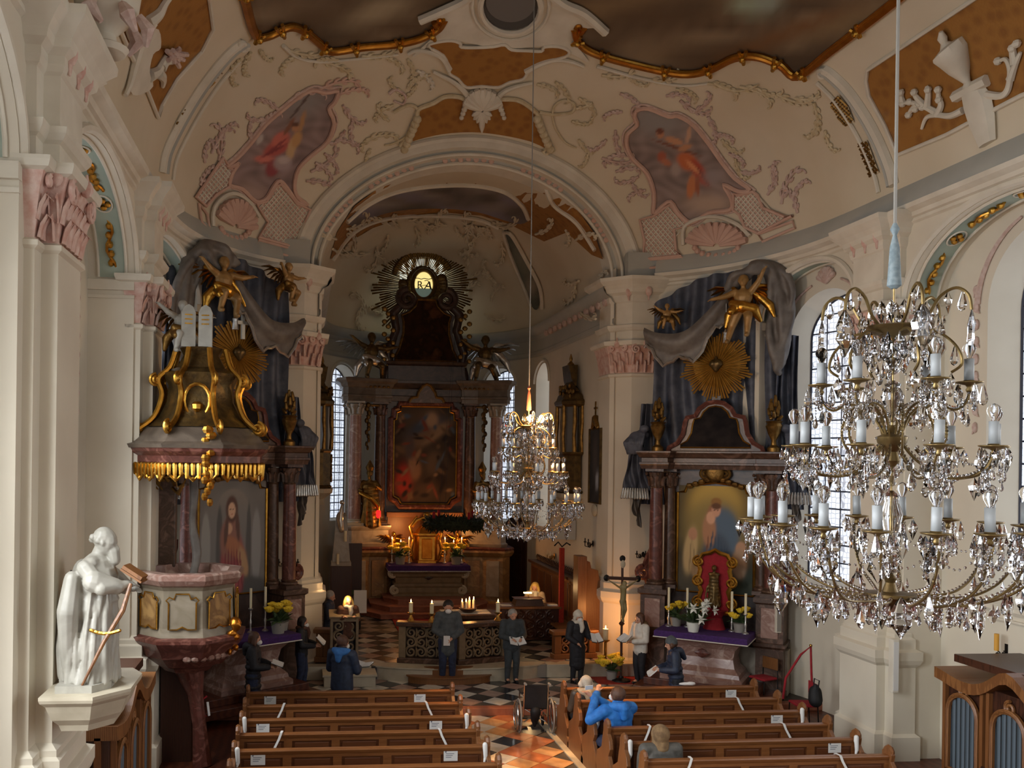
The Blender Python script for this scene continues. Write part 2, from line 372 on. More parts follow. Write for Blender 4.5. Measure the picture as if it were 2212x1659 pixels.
def capital_face(par, o, ex, ey, w, z0, z1, m='pink', big=1.0):
    """volutes, flower and leaf row on one capital face; o = face centre at z 0, ey points out"""
    o, ex, ey = V(o), V(ex), V(ey); ez = V((0, 0, 1)); hgt = z1 - z0; r = min(.13, w * .2) * big
    for sg in (-1, 1):
        c = o + ex * (sg * (w / 2 - r * .7)) + ey * .12 + ez * (z1 - r * .9)
        MB().tube(spiral(c, ex, ez, r, sg=sg), [.035 * big * (1 - .5 * k / 22) for k in range(23)], 6).build('volute', m, par, smooth=True)
    b = MB(); n = max(2, int(w / .17))
    for row, (zz, h2) in enumerate(((z0, hgt * .38), (z0 + hgt * .28, hgt * .42))):
        for i in range(n + row):
            x = (i - (n + row - 1) / 2) * w / n * .92; p = o + ex * x + ez * zz; pts = [p + ey * .02, p + ey * .05 + ez * h2 * .6, p + ey * .1 + ez * h2, p + ey * .14 + ez * h2 * .85]
            b.tube(pts, [w / n * .42, w / n * .4, w / n * .3, .015], 6, flat=.35)
    b.build('acanthus_leaf_row', m, par, smooth=True, kind='stuff')
    c = o + ey * .16 + ez * (z1 + .02); MB().ell(c, (.07, .05, .09), 8, 5).cap(c + ez * .06, c + ez * .14, .03, .015, 6).build('flower', m, par, smooth=True)
def pier(par, path, uc, w, sg, fancy=True):
    o = path(uc); t = (path(uc + .05) - path(uc - .05)).normalized(); n = V((-t.y, t.x, 0)) * (1 if sg > 0 else -1)
    if sg < 0: n = V((t.y, -t.x, 0))
    Mx = Matrix((t, n, V((0, 0, 1)))).transposed().to_4x4(); Mx.translation = o; k = w / 2
    plan = [(-k, -.1), (k, -.1), (k, .1), (k * .66, .1), (k * .66, .26), (-k * .66, .26), (-k * .66, .1), (-k, .1)]
    if sg > 0: pass
    MB().stack(plan, PIER_LV, Mx).build('pilaster', 'wall', par)
    c = MB().stack(plan, CAP_LV, Mx).build('capital', 'pink', par); MB().stack(plan, ABA_LV, Mx).build('abacus', 'stucco', c)
    MB().stack(plan, ENT_LV, Mx).build('entablature_block', 'stucco', par)
    if fancy:
        capital_face(c, o + n * .26, t, n, k * 1.32, 6.97, 7.6)
        for s in (-1, 1):
            capital_face(c, o + n * .18 + t * (s * k * .66), n, t * s, .18, 6.97, 7.6)
            capital_face(c, o + n * .1 + t * (s * k * .83), t, n, k * .34, 6.97, 7.55)
        b = MB()
        for z, sc in ((8.86, 1),):
            for x in (-k * .5, 0, k * .5):
                q = o + t * x + n * .32 + V((0, 0, z)); b.ell(q, (.08, .05, .12), 8, 5); b.cap(q - V((0, 0, .1)), q - V((0, 0, .2)), .03, .015, 6)
        b.build('rosette_row', 'pink', par, smooth=True, kind='stuff')
EX, EZ = V((1, 0, 0)), V((0, 0, 1))
def soffit_ornament(par, path, h):
    for k, a in enumerate((22, 48, 68, 90, 112, 132, 158)):
        t = math.radians(a); u = h['uc'] - h['hw'] * math.cos(t) * .985; z = h['spring'] + h['rise'] * math.sin(t) * .985; p = path(u, .33); p.z = z
        inn = V((0, (h['uc'] - u) / h['hw'] ** 2, (h['spring'] - z) / h['rise'] ** 2)).normalized(); tan = V((0, -inn.z, inn.y)); wd = V((1, 0, 0)); b = MB()
        if k % 2:
            for q in range(4): c = math.cos(q * PI / 2); s = math.sin(q * PI / 2); b.ell(p + inn * .02 + (tan * c + wd * s) * .07, (.05, .05, .05), 7, 4)
        else:
            for q in (-.3, -.15, 0, .15, .3): b.ell(p + inn * .03 + tan * q + wd * (.05 * math.sin(q * 20)), (.05, .07, .06), 7, 4)
            b.tube([p + inn * .03 + tan * (q * .1 - .4) + wd * (.06 * math.sin(q)) for q in range(9)], .025, 6)
        b.build('gilt_ornament', 'gold', par, smooth=True)
        if k % 2: MB().tube([p + inn * .01 + (tan * math.cos(q * PI / 8) * .17 + wd * math.sin(q * PI / 8) * .13) for q in range(16)], .015, 5, closed=True).build('cartouche_rim', 'stucco', par, smooth=True)
for sg, side in ((-1, 'left'), (1, 'right')):
    path = side_path(sg)
    W = struct(wall_mesh(path, -3, UEND, -.2, 9.7, BAYS).build('wall_' + side, 'wall', smooth=True))
    for i, (bay, wn) in enumerate(zip(BAYS, WINS)):
        d = REC[i]; r = bay['hw'] + .1
        reveal_mesh(path, bay, 0, d, closed=False).build('arch_reveal', 'wall', W, smooth=True)
        if i >= 1:
            bb = dict(bay); o = [p for p in outline(bay) if p[1] >= bay['spring']]; rows = []
            for dd in (.14, .52) if d > .5 else (.1, .34):
                row = []
                for u, z in o:
                    p = path(bay['uc'] + (u - bay['uc']) * .994, dd); row.append(V((p.x, p.y, bay['spring'] + (z - bay['spring']) * .99)))
                rows.append(row)
            MB().grid(rows).build('painted_soffit', 'greensoffit', W, smooth=True)
            for dd in (.12, .54) if d > .5 else (.08, .36):
                pts = []
                for u, z in o: p = path(bay['uc'] + (u - bay['uc']) * .99, dd); pts.append(V((p.x, p.y, bay['spring'] + (z - bay['spring']) * .985)))
                MB().tube(pts, .025, 6).build('soffit_moulding', 'stucco', W, smooth=True)
            if d > .5: soffit_ornament(W, path, bay)
            # archivolt moulding and imposts
            pts = []
            for u, z in o: p = path(bay['uc'] + (u - bay['uc']) * 1.03, -.02); pts.append(V((p.x, p.y, bay['spring'] + (z - bay['spring']) * 1.05)))
            MB().tube(pts, .06, 6).build('archivolt', 'stucco', W, smooth=True)
            for s in (-1, 1):
                p = path(bay['uc'] + s * (bay['hw'] + .0), d * .5); MB().box((p.x, p.y, bay['spring'] - .12), (d + .02, .12, .16)).box((p.x, p.y, bay['spring'] - .3), (d + .02, .06, .05)).build('impost', 'stucco', W)
        wall_mesh(path, bay['uc'] - r, bay['uc'] + r, -.2, 9.3, [wn], off=d).build('recess_wall', 'wall', W, smooth=True)
        reveal_mesh(path, wn, d, d + .6, -.06).build('window_reveal', 'wall', W, smooth=True)
        g = dict(wn); g['hw'] -= .05; g['rise'] -= .05; g['sill'] += .05
        det = (sg > 0 and i >= 2)
        struct(glazing(path, g, d + .56, 5 if i == 3 else 6, 16, detail=det, pm=('pane_bright' if i < 2 else 'pane_soft') if sg < 0 else 'pane_plain'))
        if i >= 2:
            sp = []
            for u in (wn['uc'] - wn['hw'] - .15, wn['uc'], wn['uc'] + wn['hw'] + .15): p = path(u, d - .04); sp.append(V((p.x, p.y, wn['sill'] - .06)))
            MB().tube(sp, .06, 6).tube([q - V((0, 0, .16)) for q in sp], .03, 6).build('window_sill', 'stucco', W, smooth=True)
            # stucco garland hanging beside the window arch, shell at its crown
            for s in (-1, 1):
                b = MB(); u = wn['uc'] + s * (wn['hw'] + .22)
                for k in range(9):
                    p = path(u, d - .03); q = V((p.x, p.y, wn['spring'] + .35 - k * .28)); b.ell(q, (.05, .07 - .004 * k, .09), 7, 4); b.cap(q, q + V((0, .06 * (-1) ** k, -.1)), .03, .012, 5)
                b.build('stucco_garland', 'pinkgrey', W, smooth=True, kind='stuff')
                pts = []
                for a in range(5, 75, 5): t = math.radians(a); p = path(wn['uc'] + s * (wn['hw'] + .2) * math.cos(t), d - .03); pts.append(V((p.x, p.y, wn['spring'] + (wn['rise'] + .2) * math.sin(t))))
                MB().tube(pts, [.05 - .002 * k for k in range(len(pts))], 6).build('scroll_band', 'pinkgrey', W, smooth=True)
            b = MB()
            for k in range(7):
                t = math.radians(30 + 20 * k); p = path(wn['uc'] + math.cos(t) * .22, d - .05); q0 = path(wn['uc'], d - .05); z0 = wn['spring'] + wn['rise'] + .12
                b.cap(V((q0.x, q0.y, z0)), V((p.x, p.y, z0 + math.sin(t) * .28)), .03, .06, 6)
            b.build('shell', 'pinkgrey', W, smooth=True)
    for uc, fz in ((3.87, 0), (9.85, 1), (15.57, 1)): pier(W, path, uc, 1.36, sg, fz)
    # main cornice and cove band along the wall
    us = [-3 + (UEND + 3) * i / 90 for i in range(91)]
    pth = []
    for u in us:
        p = path(u); q = path(u, 1.0); pth.append((p, p - q))
    T = struct(MB().sweep([(0, 8.97), (.05, 9.0), (.05, 9.05), (.1, 9.07), (.13, 9.13), (.24, 9.18), (.27, 9.25), (.2, 9.26)], pth).build('trim_%d' % (1 if sg < 0 else 2), 'stucco', smooth=True))
    MB().sweep([(.2, 9.255), (.17, 9.4), (.06, 9.6), (.03, 9.66), (-.05, 9.68)], pth).build('cove_band', 'greyband', T, smooth=True)
struct(MB().bb(AX - 8, AX + 8, -3.2, -3, -.3, 14).build('wall_back', 'wall'))
def back_path(u, off=0): return V((AX + u, -2.96 - off, 0))
for uc in (-3.4, 0, 3.4): struct(glazing(back_path, dict(uc=uc, hw=1.1, sill=4.6, spring=8.2 if uc else 9.4, rise=1.1), 0, 4, 8, detail=False, pm='pane_soft'))      # unseen glowing panes added to brighten surfaces facing the camera
# overcast daylight falling in through the nave windows: the sky is above, so it slants downwards
def daylight(x, y, z, sg, W_, n=3):
    for k in range(n):
        L = bpy.data.lights.new('window_daylight', 'AREA'); L.shape = 'RECTANGLE'; L.size = 1.9; L.size_y = 1.1; L.energy = W_ / n; L.color = (.93, .97, 1.0); L.spread = math.radians(125)
        o = bpy.data.objects.new('window_daylight', L); COL.objects.link(o); o.location = (x, y, z + (k - (n - 1) / 2) * 1.55); d = V((-sg, 0, -.55)); o.rotation_euler = d.to_track_quat('-Z', 'Y').to_euler()
for i, h in enumerate(WINS[:3]):
    for sg in (-1, 1):
        if sg > 0 and i == 2: continue
        daylight(AX + sg * (HW + 1.0), h['uc'], 5.4, sg, DAYL * (.9 if i < 2 else .4) if sg < 0 else DAYL * .22)
# ---- vault with the opening of the chancel arch
ZA, AA, AB = 9.25, 4.0, 2.85          # chancel arch: outer half width and rise
def arch_pt(phi, a, b, zc=ZA):
    x = a * math.cos(phi); z = zc + b * math.sin(phi)
    if z > ZV:
        s = math.sqrt(max(0, 1 - ((z - ZV) / RV) ** 2)); e = max(0, s ** PW - abs(x / HW) ** PW) ** (1 / PW)
    else: e = max(0, 1 - abs(x / HW) ** PW) ** (1 / PW)
    return V((AX + x, Y0 + DY * e, z))
b = MB(); NA, NR = 90, 64
rows = [[V((AX + HW * math.sin(-PI / 2 + PI * i / 60), y, ZV + RV * math.cos(-PI / 2 + PI * i / 60))) for i in range(61)] for y in (-3, 0, 4, 8, 12, Y0)]
b.grid(rows)
def endpt(i, j):
    s = math.sin(PI / 2 * j / NR); t = PI * i / NA; c, d = math.cos(t), math.sin(t); e = 2 / PW
    return V((AX + HW * s * math.copysign(abs(c) ** e, c), Y0 + DY * s * abs(d) ** e, ZV + RV * math.sqrt(max(0, 1 - s * s))))
P = [[endpt(i, j) for j in range(NR + 1)] for i in range(NA + 1)]; vs = [p for r in P for p in r]; fs = []
for i in range(NA):
    for j in range(NR):
        q = (P[i][j] + P[i + 1][j + 1]) / 2
        if ((q.x - AX) / (AA - .12)) ** 2 + ((q.z - ZA) / (AB - .12)) ** 2 < 1 and q.y > Y0 + 1: continue
        fs.append((i * (NR + 1) + j, (i + 1) * (NR + 1) + j, (i + 1) * (NR + 1) + j + 1, i * (NR + 1) + j + 1))
b.add(vs, fs)
CEIL = struct(b.build('ceiling', 'vault', smooth='all'))
# chancel arch ring: mouldings stepping inwards, then the intrados
phis = [math.radians(a) for a in range(0, 181, 4)]
def band(a0, b0, a1, b1, y0, y1, name, m, par):
    r0 = [arch_pt(t, a0, b0) + V((0, y0, 0)) for t in phis]; r1 = []
    for t in phis:
        p = arch_pt(t, AA, AB); r1.append(V((AX + a1 * math.cos(t), p.y + y1, ZA + b1 * math.sin(t))))
    return MB().grid([r0, r1]).build(name, m, par, smooth='all')
def ringpath(a, b, dy): return [V((AX + a * math.cos(t), arch_pt(t, AA, AB).y + dy, ZA + b * math.sin(t))) for t in phis]
ARCH = struct(MB().tube(ringpath(AA + .02, AB + .02, -.06), .09, 8).build('trim_3', 'stucco', smooth=True))
def ribbon(a0, b0, d0, a1, b1, d1, m, nm): return MB().grid([ringpath(a0, b0, d0), ringpath(a1, b1, d1)]).build(nm, m, ARCH, smooth='all')
ribbon(4.0, 2.85, -.12, 3.78, 2.66, -.1, 'stucco', 'archivolt_band'); ribbon(3.78, 2.66, -.1, 3.76, 2.64, .06, 'stucco', 'archivolt_step')
ribbon(3.76, 2.64, .06, 3.66, 2.55, .08, 'greyband', 'archivolt_band'); ribbon(3.66, 2.55, .02, 3.62, 2.52, .25, 'stucco', 'archivolt_step')
MB().tube(ringpath(3.65, 2.54, .03), .04, 6).build('archivolt_bead', 'stucco', ARCH, smooth=True)
ribbon(3.62, 2.52, .25, 3.5, 2.42, .34, 'greyband', 'archivolt_band'); ribbon(3.5, 2.42, .3, 3.45, 2.38, .8, 'stucco', 'archivolt_step')
MB().tube(ringpath(3.5, 2.42, .3), .045, 6).build('archivolt_bead', 'stucco', ARCH, smooth=True)
for k, a in enumerate((30, 62, 92, 122, 150)):
    t = math.radians(a); b = MB()
    for q in range(-3, 4): tt = t + q * .05; p = V((AX + 3.58 * math.cos(tt), arch_pt(tt, AA, AB).y + .26, ZA + 2.5 * math.sin(tt))); b.ell(p, (.07, .03, .05 + .02 * (q % 2)), 7, 4)
    b.build('stucco_spray', 'pinkflat', ARCH, smooth=True)
# chancel pillars
for sg in (-1, 1):
    plan = [(AX + sg * x, y) for x, y in ((4.42, 21.9), (4.42, 21.0), (3.82, 21.0), (3.74, 21.08), (3.42, 21.38), (3.42, 22.2), (4.42, 22.2))]
    P_ = semp('trim_%d' % (4 if sg < 0 else 5))
    lv = [(z + (.1 if z > 1.3 and z < 2.1 else 0), o) for z, o in PIER_LV]
    MB().stack(plan, lv).build('pilaster', 'wall', P_); c = MB().stack(plan, CAP_LV).build('capital', 'pink', P_); MB().stack(plan, ABA_LV).build('abacus', 'stucco', c)
    MB().stack(plan, ENT_LV).build('entablature_block', 'stucco', P_)
    capital_face(c, (AX + sg * 4.1, 20.98, 0), EX, (0, -1, 0), .62, 6.97, 7.6, big=.9); dn = V((-sg * .7, -.7, 0)).normalized()
    capital_face(c, (AX + sg * 3.6, 21.2, 0), (.7, -sg * .7, 0), dn, .42, 6.97, 7.6, big=.9); capital_face(c, (AX + sg * 4.45, 21.2, 0), (0, 1, 0), (sg, 0, 0), .3, 6.97, 7.6, big=.9)
    b = MB()
    for q in ((AX + sg * 4.15, 20.84), (AX + sg * 3.72, 20.98), (AX + sg * 4.58, 21.05)): b.ell(V((q[0], q[1], 8.84)), (.08, .06, .12), 8, 5).cap(V((q[0], q[1], 8.74)), V((q[0], q[1], 8.64)), .03, .015, 6)
    b.build('rosette_row', 'pink', P_, smooth=True, kind='stuff')
    w_ = MB().bb(min(AX + sg * 4.35, AX + sg * 5.6), max(AX + sg * 4.35, AX + sg * 5.6), 21.55, 21.8, -.2, 9.6)   # closes the gap beside the pillar
    w_.build('pier_core', 'wall', P_)
# ---- chancel walls, vault and apse
CW = [dict(uc=ch_u(42), hw=.62, sill=2.85, spring=7.25, rise=.62), dict(uc=ch_u(138), hw=.62, sill=2.85, spring=7.25, rise=.62), dict(uc=ch_u(4.6), hw=.6, sill=2.85, spring=7.25, rise=.6), dict(uc=ch_u(175.4), hw=.6, sill=2.85, spring=7.25, rise=.6)]
WC = struct(wall_mesh(ch_path, 0, _cc[-1], 0, 9.45, CW, step=.25).build('wall_chancel', 'wall', smooth='all'))
for k, h in enumerate(CW):
    reveal_mesh(ch_path, h, 0, .55, -.05).build('window_reveal', 'wall', WC, smooth=True); g = dict(h); g['hw'] -= .04; g['rise'] -= .04; g['sill'] += .04
    struct(glazing(ch_path, g, .45, 6, 20, detail=k < 2, pm='pane_dim'))
    pts = []
    for u, z in outline(h, .09, False)[1:-1]: p = ch_path(u, -.02); pts.append(V((p.x, p.y, z)))
    MB().tube(pts, .05, 6).build('window_moulding', 'stucco', WC, smooth=True)
us = [i * _cc[-1] / 80 for i in range(81)]; pth = [(ch_path(u), ch_path(u) - ch_path(u, 1)) for u in us]
T = struct(MB().sweep([(.01, 8.1), (.05, 8.15), (.05, 8.25), (.02, 8.27), (.02, 8.62), (.06, 8.66), (.1, 8.74), (.22, 8.8), (.3, 8.92), (.3, 9.0), (.1, 9.02), (-.02, 9.1)], pth).build('trim_6', 'greyband', smooth=True))
for k in range(12):
    u = .4 + k * .5; p = ch_path(u, -.12); MB().ell(V((p.x, p.y, 8.7)), (.08, .14, .11), 8, 5).build('modillion', 'pinkgrey', T, smooth=True)
rows = []
front = [V((p.x, p.y, p.z)) for p in ringpath(3.45, 2.38, .8)]; NB = len(phis)
for k in range(9):
    f = k / 8; row = []
    for i, t in enumerate(phis): q = V((AX + CX * math.cos(t), CY1, 9.05 + 3.0 * math.sin(t))); s = f ** .8; row.append(front[i].lerp(q, f) if k else front[i])
    rows.append(row)
rows.append([p + V((0, .15, 0)) for p in rows[-1]])
CH = struct(MB().grid(rows).build('ceiling_chancel', 'vault', smooth='all'))
def dome(th, ph): return V((AX + CX * math.cos(ph) * math.cos(th), CY1 + CD * math.cos(th) * math.sin(ph), 9.05 + 3.0 * math.sin(th)))
MB().grid([[dome(math.radians(6 * j), math.radians(6 * i)) for i in range(31)] for j in range(16)]).build('apse_dome', 'vault', CH, smooth='all')
# ---- floors
def floor_poly(z, pts, name, m, par=None): return MB().prism([(p[0], p[1]) for p in pts], z - .14, z).build(name, m, par)
FL = struct(MB().bb(AX - 8.2, AX + 8.2, -3.2, 17.9, -.35, -.15).build('floor', 'floorwood'))
F2 = floor_poly(-.012, [(AX - 7.6, 17.9), (AX + 7.6, 17.9), (AX + 7.6, 22.5), (AX - 7.6, 22.5)], 'crossing_floor', 'grout', FL)
_cm = mat('floor_checker', '5c5450', None, .4); _cn = _cm.node_tree; _t = _cn.nodes.new('ShaderNodeTexCoord'); _mp = _cn.nodes.new('ShaderNodeMapping'); _mp.inputs['Rotation'].default_value = (0, 0, PI / 4); _ck = _cn.nodes.new('ShaderNodeTexChecker'); _ck.inputs['Scale'].default_value = 1 / .42; _ck.inputs['Color1'].default_value = srgb('8c8379'); _ck.inputs['Color2'].default_value = srgb('2e2c2d')
_cn.links.new(_t.outputs['Object'], _mp.inputs[0]); _cn.links.new(_mp.outputs[0], _ck.inputs[0]); _cn.links.new(_ck.outputs[0], _cn.nodes['Principled BSDF'].inputs['Base Color'])
F3 = MB().bb(AX - 3.45, AX + 3.45, 20.35, 31.5, -.1, .288).build('chancel_floor', 'floor_checker', FL)
MB().bb(AX - 7.6, AX + 7.6, 17.86, 18.08, -.15, .004).build('step_edge', 'stone_red', FL, bevel=.01)
dm = {}
for nm in ('tile_white', 'tile_black', 'tile_pink', 'tile_orange', 'tile_terracotta'):
    q = .292; t = MB().prism([(-q, 0), (0, -q), (q, 0), (0, q)], -.02, 0); me = t.mesh('tile'); me.materials.append(M[nm]); dm[nm] = me
def tile(nm, x, y, z):
    o = bpy.data.objects.new('tile', dm[nm]); COL.objects.link(o); o.parent = FL; o.location = (x, y, z + random.uniform(-.0015, .0015)); o.rotation_euler = (random.uniform(-.002, .002), random.uniform(-.002, .002), 0)
D = .595
for i in range(-24, 24):
    for j in range(-10, 20):
        for odd in (0, 1):
            x = 4.52 + (i + odd * .5) * D; y = 19.0 + (j + odd * .5) * D
            nm = 'tile_black' if odd else ('tile_white' if (i + j) % 2 == 0 else 'tile_pink')
            if 18.2 < y < 20.35 and -1.6 < x < 8.6: tile(nm, x, y, 0)
            elif 20.5 < y < 24.3 and .5 < x < 3.9: tile(nm, x, y, .3)
            elif 5.2 < x < 6.9 and 20.5 < y < 22: tile(nm, x, y, .3)
for i in range(-4, 6):
    for j in range(-14, 2):
        for odd in (0, 1):
            x = 3.64 + (i + odd * .5) * D; y = 17.4 + (j + odd * .5) * D
            if 2.8 < x < 4.5 and 11.8 < y < 17.75: tile(['tile_orange', 'tile_white', 'tile_pink', 'tile_terracotta', 'tile_orange'][(i * 7 + j * 5 + odd * 3) % 5] if odd else ['tile_orange', 'tile_terracotta', 'tile_black', 'tile_orange'][(i * 3 + j * 5) % 4], x, y, -.135)
MB().bb(2.66, 2.8, 11.5, 17.85, -.15, -.125).bb(4.5, 4.64, 11.5, 17.85, -.15, -.125).build('aisle_border', 'stone_light', FL)
MB().bb(2.8, 4.5, 11.5, 17.85, -.16, -.148).build('aisle_bed', 'grout', FL)
# chancel steps: front edge of the raised floor
MB().bb(AX - 4.6, AX - 2.25, 20.3, 20.62, 0, .3).build('chancel_step', 'stone_light', FL, bevel=.015)
MB().bb(AX + 1.7, AX + 4.7, 20.3, 20.62, 0, .3).build('chancel_step', 'stone_light', FL, bevel=.015)
MB().stack([(AX - 2.25, 20.62)] + [(AX - .3 + 2.0 * math.cos(PI + PI * i / 16), 20.62 + .62 * math.sin(PI + PI * i / 16)) for i in range(17)] + [(AX + 1.7, 20.62)], [(0, 0), (.26, 0), (.27, .03), (.3, .03)]).build('chancel_step', 'stone_light', FL)
# ================================================================== vault decoration (stucco relief and frescoes lying on the vault)
_fix = MB()
for sg in (-1, 1): _fix.bb(min(AX + sg * 3.7, AX + sg * 5.0), max(AX + sg * 3.7, AX + sg * 5.0), 21.0, 22.2, 9.19, 9.78)
_fix.build('arch_springer', 'greyband', CEIL, kind='stuff')
def vp(px, py, off=0):
    p = vault_hit(px, py); return p + vnorm(p) * off
def cr(pts, n=8, closed=False):
    P = [V((*p, 0)) if len(p) == 2 else V(p) for p in pts]; m = len(P); out = []
    for i in range(m if closed else m - 1):
        p0, p1, p2, p3 = (P[(i - 1) % m], P[i], P[(i + 1) % m], P[(i + 2) % m]) if closed else (P[max(i - 1, 0)], P[i], P[i + 1], P[min(i + 2, m - 1)])
        for k in range(n):
            t = k / n; out.append(.5 * ((2 * p1) + (p2 - p0) * t + (2 * p0 - 5 * p1 + 4 * p2 - p3) * t * t + (3 * p1 - p0 - 3 * p2 + p3) * t ** 3))
    if not closed: out.append(P[-1])
    return out
def inside(poly, x, y):
    c = False; n = len(poly)
    for i in range(n):
        (x1, y1), (x2, y2) = poly[i], poly[i - 1]
        if (y1 > y) != (y2 > y) and x < (x2 - x1) * (y - y1) / (y2 - y1) + x1: c = not c
    return c
def lin(c): return srgb(c)[:3] if isinstance(c, str) else srgb(tuple(k / 255 for k in c))[:3]
def colfn(base, blobs, k=4.0, top=None, hs=1.0):
    """painted picture: base tone(s) and soft patches (cx,cy,rx,ry,angle,colour,hardness)"""
    B = lin(base); T = lin(top) if top else B; bl = [(cx, cy, rx, ry, math.radians(a), lin(c), h) for cx, cy, rx, ry, a, c, h in blobs]
    ys = [b[1] for b in bl] or [0]; y0, y1 = min(ys), max(ys) + 1e-6
    def f(x, y):
        t = min(1, max(0, (y - y0) / (y1 - y0))); c = [T[i] * (1 - t) + B[i] * t for i in range(3)]
        n = .88 + .24 * math.sin(x * .09 + 3 * math.sin(y * .07)) * math.sin(y * .11 + 2 * math.sin(x * .05)); c = [q * n for q in c]
        for cx, cy, rx, ry, a, col, h in bl:
            dx, dy = x - cx, y - cy; u = (dx * math.cos(a) + dy * math.sin(a)) / rx; v = (-dx * math.sin(a) + dy * math.cos(a)) / ry; d = u * u + v * v
            w_ = 1 / (1 + d ** (h * 2 * hs)) if d < 9 else 0
            if w_ > .01: c = [q * (1 - w_) + z * w_ for q, z in zip(c, col)]
        return tuple(min(.9, q * k) for q in c) + (1,)
    return f
def paint_material(name, rough=.75, spec=.3):
    m = bpy.data.materials.new(name); m.use_nodes = True; b = m.node_tree.nodes['Principled BSDF']; a = m.node_tree.nodes.new('ShaderNodeVertexColor'); a.layer_name = 'Col'
    m.node_tree.links.new(a.outputs[0], b.inputs['Base Color']); b.inputs['Roughness'].default_value = rough; b.inputs['Specular IOR Level'].default_value = spec; M[name] = m; return m
paint_material('fresco'); paint_material('oilpaint', .6, .15)
def setcol(o, cols):
    a = o.data.color_attributes.new('Col', 'FLOAT_COLOR', 'POINT')
    for i, c in enumerate(cols): a.data[i].color = c
def patch(name, poly, m, off, par=None, step=14, fn=None, surf=None):
    surf = surf or vp; x0, x1 = min(p[0] for p in poly), max(p[0] for p in poly); y0, y1 = min(p[1] for p in poly), max(p[1] for p in poly)
    pts = [V((p[0], p[1])) for p in poly]; nb = len(pts); x = x0 + step / 2
    while x < x1:
        y = y0 + step / 2
        while y < y1:
            if inside(poly, x, y) and min((V((x, y)) - q).length for q in pts[:nb]) > step * .4: pts.append(V((x, y)))
            y += step
        x += step
    vs, es, fs, *_ = delaunay_2d_cdt(pts, [(i, (i + 1) % nb) for i in range(nb)], [list(range(nb))], 1, 1e-4)
    b = MB(); b.v = [surf(p.x, p.y, off) for p in vs]; b.f = [tuple(f) for f in fs]
    o = b.build(name, m, par or CEIL, smooth='all')
    if fn: setcol(o, [fn(p.x, p.y) for p in vs])
    return o
def P2(pts, n=4, closed=True): return [(p.x, p.y) for p in cr(pts, n, closed)]
def vtube(name, pts, r, m, off=.03, n=4, closed=False, par=None, seg=7, sharp=False):
    q = cr(pts, n, closed) if not sharp else [V((*p, 0)) for p in pts]; k = len(q); rr = r if not isinstance(r, tuple) else [r[0] + (r[1] - r[0]) * i / (k - 1) for i in range(k)]
    return MB().tube([vp(p.x, p.y, off) for p in q], rr, seg, closed=closed).build(name, m, par or CEIL, smooth=True)
def spray(px, py, ang, L, m='cream', r=.035, leaves=5, curl=1.0, name='stucco_spray', par=None, surf=None):
    """rocaille stroke: a stem that curls into a volute, with leaflets on its outer side"""
    surf = surf or vp; b = MB(); a = math.radians(ang); pts = []; x, y = px, py; n = 22; r *= .8
    for k in range(n + 1):
        t_ = k / n; pts.append(surf(x, y, .03)); st = L * 1.5 / n * (1 - .6 * t_); x += math.cos(a) * st; y += math.sin(a) * st; a += curl * (.03 + .55 * t_ ** 3)
        if k < 15 and k % 3 == 1:
            for s in ((-1, 1) if k % 2 else (-1,)):
                s = s * (1 if curl > 0 else -1); l = L * .2 * (1 - .5 * t_); q = [(x + math.cos(a + s * .9 - s * .5 * t) * l * t, y + math.sin(a + s * .9 - s * .5 * t) * l * t) for t in (0, .35, .7, 1)]
                b.tube([surf(u, v, .03) for u, v in q], [r * .5, r * 1.1, r * .9, r * .25], 5)
    b.tube(pts, [r * (1 - .5 * k / n) for k in range(n + 1)], 6); return b.build(name, m, par or CEIL, smooth=True)
# ---- great ceiling fresco in its gilt frame
fr_l = [(505, -90), (527, 0), (548, 68), (575, 72), (622, 52), (655, 62), (690, 90), (715, 106), (780, 97), (850, 91), (905, 79), (945, 58), (958, 40)]
fr_r = [(1243, 60), (1252, 88), (1290, 112), (1380, 137), (1475, 155), (1535, 146), (1590, 120), (1640, 117), (1690, 136), (1728, 160), (1800, 105), (1900, 28), (2010, -60)]
big = [(470, -330)] + fr_l + [(1000, 20), (1100, 50), (1200, 20)] + fr_r + [(2150, -330)]
rnd = random.Random(3); bl = [(rnd.uniform(520, 1950), rnd.uniform(-60, 140), rnd.uniform(40, 160), rnd.uniform(8, 26), rnd.uniform(-28, 12), rnd.choice([(82, 70, 55), (44, 35, 26), (74, 60, 42), (52, 40, 28)]), 1.0) for _ in range(60)]
bl += [(1620, 8, 40, 22, 10, (86, 92, 78), 1.5), (1660, -10, 30, 30, 0, (84, 88, 80), 1.5), (1700, 70, 150, 14, -22, (66, 46, 28), 1), (820, 20, 70, 22, -20, (90, 80, 64), 1)]
patch('ceiling_fresco', big, 'fresco', .02, step=22, fn=colfn((60, 48, 36), bl, 3.6))
def gilt(pts, nm):
    vtube(nm, pts, .085, 'goldframe', .05, 5); p = cr(pts, 5); q = [V((a.x, a.y - 5, 0)) for a in p]
    MB().tube([vp(a.x, a.y - 6, .08) for a in p], .035, 6).build('gilt_bead', 'gold', CEIL, smooth=True)
    L = len(p)
    for i in range(4, L - 3, 7):
        d = (p[i + 1] - p[i - 1]).normalized(); nn = V((-d.y, d.x, 0)); b = MB()
        for s in (-1, 1): b.tube([vp(*(p[i] + d * (s * t * 8) + nn * (14 - 28 * t)).xy, .1) for t in (0, .25, .5, .75, 1)], .035, 6)
        b.ell(vp(p[i].x, p[i].y, .13), .07, 8, 5); b.build('ribbon_tie', 'gold', CEIL, smooth=True)
gilt(fr_l, 'gilt_frame'); gilt(fr_r, 'gilt_frame')
